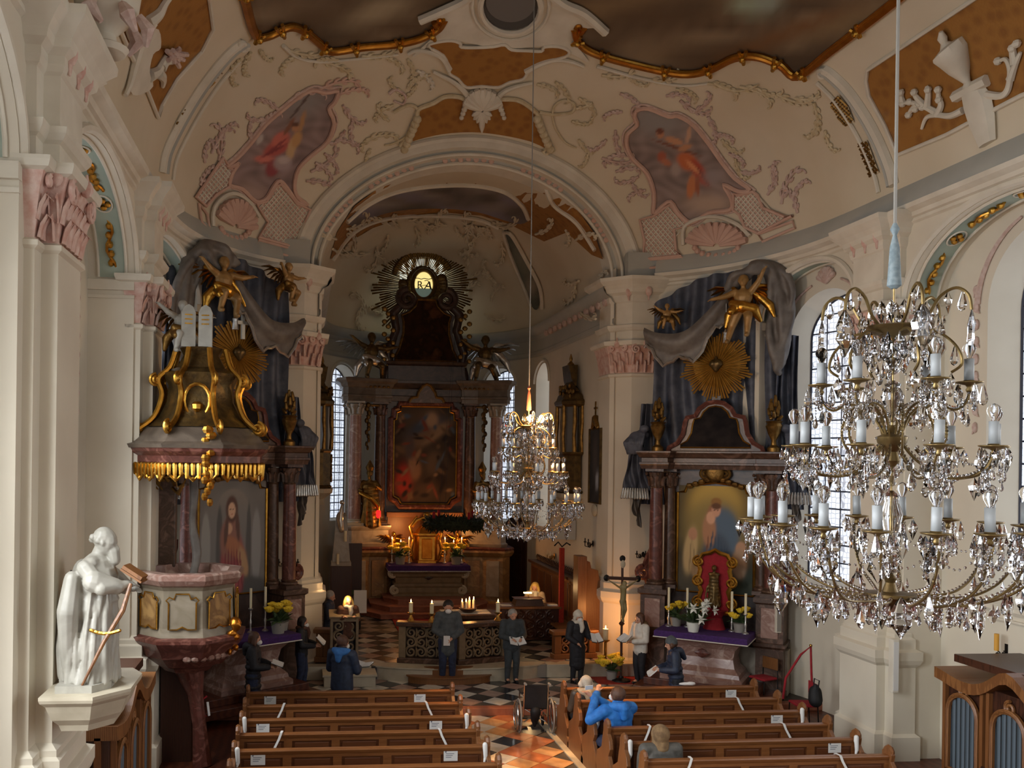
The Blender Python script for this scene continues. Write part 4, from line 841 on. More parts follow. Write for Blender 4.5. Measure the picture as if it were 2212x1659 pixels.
def headp(b, c, s=.11, face=(0, -1, 0), beard=0, hair=True):
    c = V(c); f = V(face).normalized(); r = f.cross(V((0, 0, 1))).normalized()
    b.ell(c, (s * .78, s * .86, s * 1.0), 12, 8); b.ell(c + f * s * .25 - V((0, 0, s * .5)), (s * .5, s * .5, s * .5), 10, 6)
    b.cap(c + f * s * .82 + V((0, 0, s * .1)), c + f * s * .98 - V((0, 0, s * .18)), s * .1, s * .14, 6)
    for q in (-1, 1): b.ell(c + r * (q * s * .8), (s * .14, s * .2, s * .26), 6, 4); b.cap(c + f * s * .8 + r * (q * s * .16) + V((0, 0, s * .2)), c + f * s * .68 + r * (q * s * .5) + V((0, 0, s * .18)), s * .08, s * .06, 6)
    if beard: b.chain([c + f * s * .6 - V((0, 0, s * .5)), c + f * s * .75 - V((0, 0, s * 1.1)), c + f * s * .6 - V((0, 0, s * (1.1 + beard)))], [s * .5, s * .42, s * .12], 8)
    if hair: b.ell(c - f * s * .2 + V((0, 0, s * .22)), (s * .86, s * .86, s * .86), 12, 7)
def arm(b, sh, el, ha, r=.055, k=1):
    b.chain([sh, el, ha], [r * 1.15, r * .95, r * .62], 9); handp(b, ha, V(ha) - V(el), k)
def handp(b, ha, d, k=1.0):
    """palm, four fingers and a thumb"""
    d = V(d).normalized(); x, y, _ = frame(d); ha = V(ha); b.cap(ha - d * .02 * k, ha + d * .045 * k, .03 * k, .034 * k, 8)
    for i in range(4):
        o = ha + d * .06 * k + x * ((i - 1.5) * .019 * k); L = (.062, .074, .07, .055)[i] * k; b.chain([o, o + d * L * .55 - y * .008 * k, o + d * L * .95 - y * .028 * k], [.0105 * k, .0098 * k, .0085 * k], 6)
    t = ha + x * -.03 * k; b.chain([t, t - x * .03 * k + d * .03 * k, t - x * .032 * k + d * .062 * k - y * .012 * k], [.012 * k, .011 * k, .009 * k], 6)
def wing(par, root, d, up, L=.6, m='oldgold', n=7, name='wing'):
    b = MB(); root, d, up = V(root), V(d).normalized(), V(up).normalized()
    for k in range(n):
        a = k / (n - 1); dd = (d * (1 - .55 * a) + up * (-.2 - .9 * a)).normalized(); s = root + d * (L * .42 * (1 - a)) + up * (.16 * L * (1 - a)); l = L * (.62 - .25 * a)
        b.tube([s, s + dd * l * .5 + up * .05 * L, s + dd * l], [.05 * L, .12 * L, .04 * L], 6, flat=.4)
    b.tube([root, root + d * L * .25 + up * .17 * L, root + d * L * .5 + up * .14 * L], [.07 * L, .09 * L, .04 * L], 7); return b.build(name, m, par, smooth=True)
def putto(par_name, label, loc, rz, s=1.0, pose=0, wings=True, gm='gold', fm='gilt_flesh', cat='angel figure', group=None, tilt=0):
    T = thing(par_name, label, cat, loc, rz, group); T.rotation_euler.x = tilt
    b = MB(); z = V((0, 0, 1)); sh = V((0, 0, .52)) * s
    b.ell(V((0, 0, .2)) * s, (.15 * s, .12 * s, .14 * s)); b.ell(V((0, 0, .38)) * s, (.19 * s, .15 * s, .19 * s)); b.cap(V((0, 0, .5)) * s, V((0, -.02, .62)) * s, .05 * s, .05 * s); headp(b, V((0, -.03, .73)) * s, .125 * s)
    A = {0: [((-.16, 0, .5), (-.34, -.08, .56), (-.5, -.12, .68)), ((.16, 0, .5), (.36, -.1, .46), (.54, -.14, .5))], 1: [((-.16, 0, .5), (-.36, -.1, .4), (-.56, -.16, .36)), ((.16, 0, .5), (.3, -.06, .66), (.4, -.1, .86))]}[pose]
    for sh_, el, ha in A: arm(b, V(sh_) * s, V(el) * s, V(ha) * s, .065 * s, s * 1.2)
    Lg = {0: [((-.08, 0, .14), (-.14, -.28, .1), (-.2, -.22, -.24)), ((.08, 0, .14), (.2, -.22, .02), (.3, .02, -.28))], 1: [((-.08, 0, .14), (-.22, .02, -.2), (-.34, .16, -.52)), ((.08, 0, .14), (.14, -.2, -.08), (.1, -.1, -.42))]}[pose]
    for a, k, f in Lg: b.chain([V(a) * s, V(k) * s, V(f) * s, (V(f) + V((0, -.1, -.02))) * s], [.12 * s, .085 * s, .055 * s, .045 * s], 9)
    b.fuse('body', fm, T, .018 * s, 3)
    b = MB(); b.chain([V((-.2, -.1, .24)) * s, V((0, -.14, .16)) * s, V((.22, -.06, .1)) * s, V((.34, .06, -.12)) * s], [.09 * s, .13 * s, .12 * s, .05 * s]); b.chain([V((-.15, .05, .2)) * s, V((-.3, .12, .02)) * s, V((-.36, .1, -.22)) * s], [.1 * s, .11 * s, .05 * s]); b.chain([V((.1, .1, .5)) * s, V((.3, .2, .4)) * s, V((.5, .2, .2)) * s, V((.6, .15, -.05)) * s], [.05 * s, .09 * s, .1 * s, .03 * s]); b.cap(V((-.14, -.06, .14)) * s, V((-.2, -.24, .06)) * s, .12 * s, .09 * s); b.fuse('drapery', gm, T, .02 * s, 3)
    if wings:
        for q in (-1, 1): wing(T, V((q * .08, .1, .46)) * s, (q, .35, .2), (0, 0, 1), .75 * s, gm)
    return T
def swag(par, pts, r, m, folds=5, name='drapery', vox=.03, spread=.12):
    """bundled cloth running along a path"""
    b = MB(); p = cr(pts, 6)
    for f in range(folds):
        o = (f - (folds - 1) / 2) / folds; q = [v + V((o * spread * 2 * (.6 + .6 * math.sin(i * .35 + f)), -abs(math.sin(f * 1.7 + i * .2)) * spread * .5, o * spread)) for i, v in enumerate(p)]
        b.chain(q, [r * (.75 + .3 * math.sin(f * 2 + i * .3)) for i in range(len(q))], 7)
    return b.fuse(name, m, par, vox, 3)
def curtain(par, x0, x1, ztop, zbot, y, m, name='curtain', amp=.06, waves=6, top=None, nz=14, nx=60, flare=0):
    """hanging cloth wall with folds; ztop may be a function of u"""
    rows = []
    for j in range(nz + 1):
        v = j / nz; row = []
        for i in range(nx + 1):
            u = i / nx; zt = ztop(u) if callable(ztop) else ztop; zb = zbot(u) if callable(zbot) else zbot
            x = x0 + (x1 - x0) * u; x += (u - .5) * flare * v; row.append(V((x + .03 * math.sin(v * 5 + u * 9), y - amp * (1 + math.sin(u * waves * 2 * PI + 1.3 * math.sin(v * 4))) - .02 * math.sin(v * 9 + u * 5), zt + (zb - zt) * v)))
        rows.append(row)
    back = [[p + V((0, .05, 0)) for p in r] for r in rows]; b = MB().grid(rows); b.grid(back)
    return b.build(name, m, par, smooth='all')
def candle(par, x, y, z, h, r=.022, flame=False, m='wax', hold=True, hh=.35):
    if hold: MB().lathe((x, y, z), [(.07, 0), (.07, .02), (.025, .05), (.018, .12), (.03, hh * .45), (.016, hh * .55), (.02, hh * .9), (.05, hh * .96), (.05, hh), (.01, hh)], 10).build('candlestick', 'silver', par, smooth=True)
    else: hh = 0
    MB().cyl((x, y, z + hh), (x, y, z + hh + h), r, r, 10).build('candle', m, par, smooth=True)
    if flame: MB().lathe((x, y, z + hh + h), [(.003, .005), (.013, .025), (.009, .05), (.001, .08)], 8).build('flame', 'flame', par, smooth='all')
emat('flame', 'ffc070', 30)
def flowerpot(label, loc, s=1.0, n=6, group=None, m='yellow', sp=.16):
    T = thing('flower_pot', label, 'flowers', loc, random.uniform(0, 6), group); MB().lathe((0, 0, 0), [(.08 * s, 0), (.1 * s, .14 * s), (.11 * s, .15 * s), (.09 * s, .15 * s)], 14).build('pot', 'pot', T, smooth=True)
    b = MB(); rn = random.Random(n + int(loc[0] * 10))
    for k in range(26):
        a = rn.uniform(0, 6.28); e = rn.uniform(.1, 1.2); d = V((math.cos(a) * math.cos(e), math.sin(a) * math.cos(e), math.sin(e))); o = V((0, 0, .15 * s)); L = rn.uniform(.1, .24) * s
        b.tube([o, o + d * L * .6, o + d * L + V((0, 0, -.05 * s * (1 - math.sin(e))))], [.012 * s, .035 * s, .006 * s], 4, flat=.4)
    b.build('foliage', 'green', T, kind='stuff')
    for k in range(n):
        a = 6.28 * k / n + rn.uniform(-.2, .2); q = V((math.cos(a) * sp * s * rn.uniform(.5, 1), math.sin(a) * sp * s * rn.uniform(.5, 1), (.3 + rn.uniform(-.04, .1)) * s)); b = MB().ell(q, (.058 * s, .058 * s, .046 * s), 10, 6)
        for j in range(10): t = j * .628; b.cap(q, q + V((math.cos(t), math.sin(t), .25)) * .055 * s, .02 * s, .016 * s, 5)
        b.build('blossom', m, T, smooth=True)
    return T
# ================================================================== side altars
def side_altar(sg, pic, label):
    """local frame: x along the altar, -y towards the nave"""
    T = thing('side_altar', label, 'altar', (AX + sg * 5.03, 19.25, 0), -sg * math.radians(36))
    S = sg   # outer side (towards the nave wall) is +S
    MB().bb(-1.55, 1.55, .1, 1.2, 0, .95).build('plinth', 'marble_grey', T, bevel=.01)
    for s in (-1, 1):
        b = MB().stack([(s * 1.22 - .27, -.18), (s * 1.22 + .27, -.18), (s * 1.22 + .27, .6), (s * 1.22 - .27, .6)], [(.0, .04), (.12, .04), (.14, 0), (1.0, 0), (1.05, .05), (1.12, .05), (1.13, 0), (1.92, 0), (1.96, .05), (2.06, .05)]).build('pedestal', 'marble_brown', T)
        MB().bb(s * 1.22 - .17, s * 1.22 + .17, -.2, -.17, 1.22, 1.85).build('pedestal_panel', 'marble_pink', b, bevel=.01)
        column(T, s * 1.22, 0.05, 2.06, 4.72, .15, 'marble_red', 'marble_brown', 'marble_brown'); column(T, s * .98, .32, 2.06, 4.72, .13, 'marble_brown', 'marble_brown', 'marble_brown')
        b = MB(); pts = [(s * (1.42 + .1 * math.sin(k * .7)), .3, 2.1 + k * .16) for k in range(8)]; b.tube(pts, [.09 - .007 * k for k in range(8)], 6); b.tube(spiral((s * 1.55, .25, 2.35), (1, 0, 0), (0, 0, 1), .17, sg=s), .05, 6); b.build('side_scroll', 'marble_red', T, smooth=True)
    MB().bb(-1.0, 1.0, .38, .9, .9, 4.75).build('back_panel', 'marble_dark', T)
    plan = [(-1.5, -.2), (-.92, -.2), (-.86, .1), (.86, .1), (.92, -.2), (1.5, -.2), (1.5, .8), (-1.5, .8)]
    MB().stack(plan, [(4.72, 0), (4.8, .02), (4.82, .04), (4.86, .04), (4.87, 0), (4.96, 0), (4.98, .04), (5.04, .07), (5.08, .1), (5.11, .1), (5.12, 0)]).build('entablature', 'marble_brown', T)
    picture(T, -.8, .8, 2.02, 4.36, .34, pic)
    fr = [(-.82, .33, 2.0), (-.82, .33, 4.2), (-.66, .33, 4.22), (-.6, .33, 4.38), (-.3, .33, 4.4), (0, .33, 4.44), (.3, .33, 4.4), (.6, .33, 4.38), (.66, .33, 4.22), (.82, .33, 4.2), (.82, .33, 2.0)]
    bar_frame(T, fr, .035, 'gold', 'picture_frame')
    b = MB()
    for s in (-1, 1):
        for k in range(4): b.ell((s * (.16 + .13 * k), .26, 4.5 - .05 * k), (.08, .05, .06), 7, 4)
        b.tube(spiral((s * .2, .25, 4.62), (1, 0, 0), (0, 0, 1), .13, sg=s), .03, 6)
    b.ell((0, .22, 4.66), (.2, .06, .22), 12, 7).cap((0, .24, 4.86), (0, .24, 4.95), .06, .03); b.build('cartouche', 'oldgold', T, smooth=True)
    # attic with bell-shaped picture
    bell = [(-1.0, 5.12), (-.98, 5.2), (-.8, 5.3), (-.68, 5.5), (-.64, 5.75), (-.6, 5.86), (-.42, 5.9), (-.34, 6.05), (-.18, 6.17), (0, 6.2), (.18, 6.17), (.34, 6.05), (.42, 5.9), (.6, 5.86), (.64, 5.75), (.68, 5.5), (.8, 5.3), (.98, 5.2), (1.0, 5.12)]
    RX = Matrix.Rotation(PI / 2, 4, 'X')
    MB().prism(bell, -.5, -.2, RX).build('attic', 'marble_brown', T, bevel=.01)
    MB().tube([(x, .17, z) for x, z in bell], .055, 6).build('attic_moulding', 'marble_red', T, smooth=True)
    inn = [(x * .74, 5.2 + (z - 5.12) * .84) for x, z in bell]; o = MB().prism(inn, -.195, -.17, RX).build('attic_painting', mat('attic_picture_%s' % ('r' if sg > 0 else 'l'), '1a1718', '2c2624', .8, scale=4, detail=6, spec=.1), T)
    MB().tube([(x, .165, z) for x, z in inn], .016, 5, closed=True).build('attic_frame', 'gold', o, smooth=True)
    # blue-grey stucco curtain behind
    top = lambda u: 8.5 + .45 * math.sin(u * PI) + .25 * (u if sg > 0 else 1 - u)
    curtain(T, -1.45 if S > 0 else -1.5, 1.5 if S > 0 else 1.45, top, 4.9, .62, 'drape', 'curtain', .09, 7)
    for s in (-1, 1):
        xs = s * (1.42 if s == S else 1.5); curtain(T, xs - .2, xs + .2, 6.2 if s != S else 7.6, 3.9, .52, 'drape', 'curtain_fall', .08, 3, flare=.25)
        ko = s * (1.64 if s == S else 1.74); b = MB()
        for k, (dx, dz, rr_) in enumerate(((-.12, 5.5, .16), (.0, 5.42, .2), (.06, 5.2, .17), (-.05, 5.15, .15), (.1, 5.35, .13), (-.2, 5.62, .12))): b.ell((ko + s * dx, .3 - .03 * k, dz), (rr_, rr_ * .7, rr_ * .75), 10, 7)
        for k in range(5): b.chain([V((ko - s * .2 + s * .09 * k, .2, 5.55 - .03 * k)), V((ko - s * .16 + s * .1 * k, .12, 5.3)), V((ko - s * .1 + s * .07 * k, .18, 5.05))], [.03, .045, .03], 7)
        b.fuse('drapery_knot', 'drape', T, .025, 3)
        curtain(T, ko - .17, ko + .17, 5.1, 4.22, .3, 'drape', 'drapery_fall', .06, 3, flare=.26); curtain(T, ko - .12, ko + .14, 4.2, lambda u: 3.35 + .35 * u if s > 0 else 3.7 - .35 * u, .34, 'drape_grey', 'drapery_tail', .05, 3, flare=-.12)
        b = MB()
        for k in range(11): b.cap((ko + (k - 5) * .055, .18, 4.26), (ko + (k - 5) * .062, .16, 4.04), .02, .028, 6)
        b.build('fringe', 'silver', T, smooth=True, kind='stuff')
    # canopy cloth drawn up by an angel, scalloped hem on the inner side
    hx = .35 * S; pts = [V((hx + .2 * S, .1, 8.95)), V((hx - .1 * S, .0, 8.6)), V((hx - .5 * S, -.02, 8.15)), V((hx - 1.0 * S, .0, 7.75)), V((hx - 1.55 * S, .05, 7.75)), V((hx - 1.9 * S, .12, 7.9))]
    p = cr(pts, 5); rows = []
    for j in range(7): rows.append([q + V((0, -.08 * math.sin(j * .9) - .05, -j * .1 * (1 - .2 * math.sin(i * .9) * (j > 4)) * (.6 + .5 * math.sin(PI * i / (len(p) - 1))))) for i, q in enumerate(p)])
    MB().grid(rows).grid([[q + V((0, .06, 0)) for q in r] for r in rows]).build('canopy_cloth', 'drape_grey', T, smooth='all')
    MB().tube([q + V((0, -.03, -.05 * abs(math.sin(i * 1.57)))) for i, q in enumerate(rows[-1])], .035, 6).build('scalloped_hem', 'silver', T, smooth=True)
    swag(T, [(hx + .1 * S, .05, 8.7), (hx + .35 * S, -.02, 9.0), (hx + .75 * S, .05, 8.95), (hx + .95 * S, .15, 8.4), (hx + 1.0 * S, .2, 7.6), (hx + .95 * S, .25, 6.9)], .085, 'drape_grey', 9, 'gathered_cloth', .03, .24)
    MB().cyl((hx - .1 * S, -.05, 8.5), (hx - .1 * S, -.05, 7.75), .012).lathe((hx - .1 * S, -.05, 7.45), [(.07, 0), (.05, .18), (.06, .22), (.02, .3)], 8).build('tassel', 'silver', T, smooth=True)
    for s in (-1, 1):
        u = MB().lathe((s * 1.22, .1, 0), [(.13, 5.12), (.13, 5.2), (.06, 5.26), (.05, 5.36), (.12, 5.5), (.17, 5.66), (.14, 5.72), (.18, 5.76), (.05, 5.78)], 14).build('urn', 'oldgold', T, smooth=True)
        b = MB()
        for k in range(12): a = k * 2.4; b.cap((s * 1.22 + math.cos(a) * .09, .1 + math.sin(a) * .09, 5.8 + .03 * k), (s * 1.22 + math.cos(a) * .15 * (1 - k / 16), .1 + math.sin(a) * .15 * (1 - k / 16), 5.86 + .04 * k), .045, .03, 6)
        b.build('gilt_flowers', 'oldgold', u, smooth=True)
    return T
def strokes(n, sd, pal, s=1.0):
    r = random.Random(sd); return [(r.uniform(4, 96), r.uniform(4, 96), r.uniform(2, 9) * s, r.uniform(.8, 3) * s, r.uniform(-60, 60), r.choice(pal), 1.5) for _ in range(n)]
pic_r = colfn((40, 36, 28), [(50, 18, 36, 26, 0, (118, 96, 46), 1.2), (50, 40, 44, 30, 0, (84, 72, 42), 1), (20, 90, 30, 22, 0, (44, 40, 32), 1), (85, 92, 26, 20, 0, (36, 40, 34), 1), (50, 30, 11, 14, 0, (96, 60, 42), 2), (60, 46, 22, 26, 0, (52, 62, 72), 2.2), (52, 70, 20, 26, 0, (44, 50, 58), 2), (42, 42, 9, 16, 0, (104, 74, 54), 2), (44, 30, 6, 6, 0, (128, 96, 76), 3), (51, 22, 6, 7, 0, (124, 92, 74), 3), (51, 15, 7, 4, 0, (88, 62, 34), 3), (17, 62, 9, 22, 10, (116, 98, 68), 1.8), (20, 46, 6, 6, 0, (112, 82, 62), 3), (28, 78, 10, 12, 0, (96, 76, 54), 2), (84, 58, 7, 7, 0, (110, 84, 66), 2.5), (82, 72, 10, 14, 0, (104, 86, 70), 2)] + [(44 + 5 * k, 58 + 3 * k, 1.2, 16, 12 - 5 * k, (36, 44, 54), 2) for k in range(6)] + [(40, 56, 1, 10, 8, (70, 46, 36), 2), (17, 66, 1, 16, 5, (90, 74, 50), 2), (22, 70, 1, 14, -5, (86, 70, 48), 2), (49, 23, 1, .7, 0, (60, 40, 30), 3), (53, 23, 1, .7, 0, (60, 40, 30), 3), (51, 19, 6.5, 3, 0, (60, 40, 28), 2)], 3.6, hs=1.7)
pic_l = colfn((70, 68, 66), [(50, 26, 24, 19, 0, (96, 86, 74), 6), (50, 52, 60, 50, 0, (74, 73, 72), .8), (10, 60, 7, 32, 0, (92, 92, 90), 4), (30, 62, 5, 40, 0, (54, 54, 54), 4), (86, 60, 7, 34, 0, (88, 88, 88), 4), (74, 60, 4, 40, 0, (54, 54, 54), 4), (50, 96, 60, 12, 0, (50, 50, 50), 2), (50, 76, 18, 34, 0, (92, 48, 50), 3), (46, 52, 15, 20, 0, (86, 62, 56), 3), (54, 60, 18, 8, 30, (100, 68, 52), 2), (66, 72, 6, 14, -25, (104, 84, 64), 2), (48, 25, 9, 12, 0, (56, 42, 38), 3), (48, 26, 5.5, 7, 0, (126, 104, 88), 4), (44, 42, 5, 5, 0, (120, 96, 80), 3)] + [(38 + 5 * k, 80, 1.1, 20, 6 - 3 * k, (72, 36, 40), 2) for k in range(6)] + [(40, 44, 3, 14, 8, (60, 46, 42), 2), (57, 40, 3, 14, -8, (60, 46, 42), 2), (46, 25, .9, .6, 0, (60, 44, 38), 3), (50, 25, .9, .6, 0, (60, 44, 38), 3), (48, 29, 1.2, .6, 0, (110, 62, 56), 3)], 3.6, hs=1.7)
AR = side_altar(1, pic_r, 'brown marble side altar with Madonna painting, behind the flower-decked purple cloth'); AL = side_altar(-1, pic_l, 'brown marble side altar with painting of a haloed saint, behind the pulpit')
def al(A, x, y, z): return A.matrix_basis @ V((x, y, z))
def alrz(A): return A.rotation_euler.z
for A, S in ((AR, 1), (AL, -1)):
    nm = 'beside the window' if S > 0 else 'above the pulpit'
    c = thing('sunburst', 'gilded sunburst with heart at centre ' + ('over the Madonna altar' if S > 0 else 'behind the pulpit canopy figure'), 'sunburst', al(A, .0, .28, 6.98), alrz(A)); sunburst(c, (0, 0, 0), .78, core=1.0, sd=S + 3, m='sungold'); MB().lathe((0, .05, 0), [(.001, -.01), (.5, -.01), (.5, .01), (.001, .01)], 24).build('disc', 'oldgold', c).rotation_euler.x = PI / 2
    MB().stack([(-.09, 0), (.09, 0), (.09, .1), (-.09, .1)], [(-.85, 0), (-.6, .0), (-.55, .03), (-.5, -.02)]).build('foot', 'marble_dark', c)
    putto('angel_statue', 'gilded flying angel gathering the grey drapery over the ' + ('Madonna altar' if S > 0 else 'pulpit side altar'), al(A, .62 * S, -.2, 8.0), alrz(A), 1.0, 1 if S > 0 else 0, gm='gold')
    putto('cherub', 'small winged cherub at the ' + ('inner end of the drapery of the Madonna altar' if S > 0 else 'top of the drapery by the chancel pillar'), al(A, -1.0 * S, -.1, 7.95 if S > 0 else 8.35), alrz(A) + .4, .5 if S > 0 else .75, 0, gm='oldgold')
if True:
    c = al(AL, 0.1, -.0, 7.6); X_ = thing('white_cross', 'small ivory white cross in front of the gilded sunburst', 'cross', al(AL, .04, .12, 7.3), alrz(AL)); MB().bb(-.035, .035, -.03, .03, 0, .52).bb(-.16, .16, -.03, .03, .3, .37).build('cross_body', 'petal', X_)
# altar tables
def altar_table(A, label, sgn):
    T = thing('altar_table', label, 'altar table', al(A, 0 if sgn > 0 else -.2, -.75, .0), alrz(A))
    MB().bb(-1.3 if sgn > 0 else -1.5, 1.5 if sgn > 0 else 1.3, -.6, .8, 0, .16).bb(-1.15, 1.15, -.35, .8, .16, .3).build('predella', 'floorwood', T, bevel=.01)
    MB().stack([(-.61, -.02), (.61, -.02), (.61, .6), (-.61, .6)], [(.3, .22), (.4, .22), (.44, .16), (.52, .14), (.62, .04), (.8, 0), (1.0, .04), (1.12, .14), (1.18, .22), (1.22, .3), (1.3, .3)]).build('mensa', 'marble_pink', T)
    MB().ell((0, -.1, .9), (.1, .03, .1), 4, 4).ell((0, -.1, .9), (.16, .02, .05), 6, 4).build('cross_mark', 'marble_red', T)
    return T
altar_table(AR, 'flared pink stone altar table beneath the Madonna painting', 1); altar_table(AL, 'flared pink stone altar table half hidden behind the pulpit', -1)
for A, w_ in ((AR, 'under the lilies'), (AL, 'showing behind the pulpit')):
    T = thing('altar_cloth', 'purple altar cloth with white edging ' + w_, 'altar cloth', al(A, 0 if A is AR else -.2, -.75, 0), alrz(A))
    MB().stack([(-.93, -.34), (.93, -.34), (.93, .72), (-.93, .72)], [(1.2, .015), (1.3, .012), (1.325, 0)], ).build('cloth', 'purple', T, bevel=.012)
    MB().tube([(-.95, .7, 1.2), (-.95, -.36, 1.19), (.95, -.36, 1.19), (.95, .7, 1.2)], .012, 5).build('white_edging', 'white_cloth', T)
# ---- things on the right side altar
for k, (x, y) in enumerate(((-.78, -.5), (-.42, -.35), (.5, -.35), (.8, -.5))):
    T = thing('altar_candle', 'tall white candle in silver stick, %s on the Madonna altar' % ('leftmost', 'second from left', 'third from left', 'rightmost')[k], 'candle', al(A := AR, x, y, 1.325), 0, 'candles on the Madonna altar'); candle(T, 0, 0, 0, .42, .026, hh=.42)
T = thing('reliquary_shrine', 'scrolled gold and red shrine holding a bronze statuette, on the Madonna altar', 'shrine', al(AR, .12, -.22, 1.325), alrz(AR))
MB().lathe((0, 0, 0), [(.24, 0), (.2, .1), (.16, .25), (.26, .4)], 12).build('foot', 'red_cloth', T, smooth=True)
bp = [(-.3, .35), (-.34, .6), (-.28, .8), (-.36, 1.0), (-.3, 1.25), (-.36, 1.4), (-.25, 1.58), (-.1, 1.62), (0, 1.68), (.1, 1.62), (.25, 1.58), (.36, 1.4), (.3, 1.25), (.36, 1.0), (.28, .8), (.34, .6), (.3, .35)]
MB().prism(bp, -.12, 0, Matrix.Rotation(PI / 2, 4, 'X')).build('back', 'red_cloth', T); MB().tube([(x, -.02, z) for x, z in bp], .05, 6, closed=True).build('gold_frame', 'gold', T, smooth=True)
b = MB()
for s in (-1, 1):
    for zc in (.55, 1.0, 1.42): b.tube(spiral((s * .34, -.04, zc), (1, 0, 0), (0, 0, 1), .12, sg=s), .03, 6)
b.build('gold_scrolls', 'gold', T, smooth=True, kind='stuff')
b = MB(); robed(b, .85, .24, d=.2); headp(b, (0, 0, .8), .065); b.v = [v + V((0, -.1, .5)) for v in b.v]; b.fuse('statuette', 'bronze', T, .015)
T = thing('lily_pot', 'white pot of white lilies in the middle of the purple cloth', 'flowers', al(AR, -.18, -.85, 1.325)); MB().lathe((0, 0, 0), [(.1, 0), (.13, .15), (.14, .2), (.12, .2)], 14).build('pot', 'petal', T, smooth=True)
b = MB(); rn = random.Random(4)
for k in range(46):
    a = rn.uniform(0, 6.28); e = rn.uniform(.2, 1.4); d = V((math.cos(a) * math.cos(e), math.sin(a) * math.cos(e), math.sin(e))); L = rn.uniform(.3, .6); o = V((0, 0, .18)); b.tube([o, o + d * L * .6, o + d * L], [.012, .03, .005], 4, flat=.4)
b.build('foliage', 'green', T, kind='stuff')
for k in range(9):
    a = rn.uniform(3.4, 6.0); e = rn.uniform(.25, 1.1); q = V((math.cos(a) * math.cos(e), math.sin(a) * math.cos(e), math.sin(e))) * rn.uniform(.36, .5) + V((0, 0, .2)); d = V((math.cos(a) * .5, -.8, .1)).normalized(); x, y, _ = frame(d); b = MB()
    for j in range(6): t = j * PI / 3; u = x * math.cos(t) + y * math.sin(t); b.tube([q, q + d * .05 + u * .05, q + d * .05 + u * .12], [.014, .034, .006], 5, flat=.4)
    b.build('lily', 'petal', T, smooth=True)
flowerpot('pot of yellow chrysanthemums beside the leftmost candle of the Madonna altar', al(AR, -.66, -.35, 1.325), 1.3, 6); flowerpot('pot of yellow chrysanthemums at the window end of the Madonna altar', al(AR, .66, -.35, 1.325), 1.3, 5)
# ---- things on the left side altar
for k, x in enumerate((-.05, .3)): T = thing('altar_candle', 'white candle in silver stick %s behind the pulpit' % ('nearer the pulpit' if k == 0 else 'nearer the column'), 'candle', al(AL, x, -.45, 1.325), 0, 'candles on the left side altar'); candle(T, 0, 0, 0, .4, .026, hh=.5)
flowerpot('pot of yellow chrysanthemums on the purple cloth behind the pulpit', al(AL, .38, -.8, 1.325), 1.5, 6); flowerpot('pot of yellow flowers next to the candles behind the pulpit', al(AL, .62, -.6, 1.325), 1.3, 4)
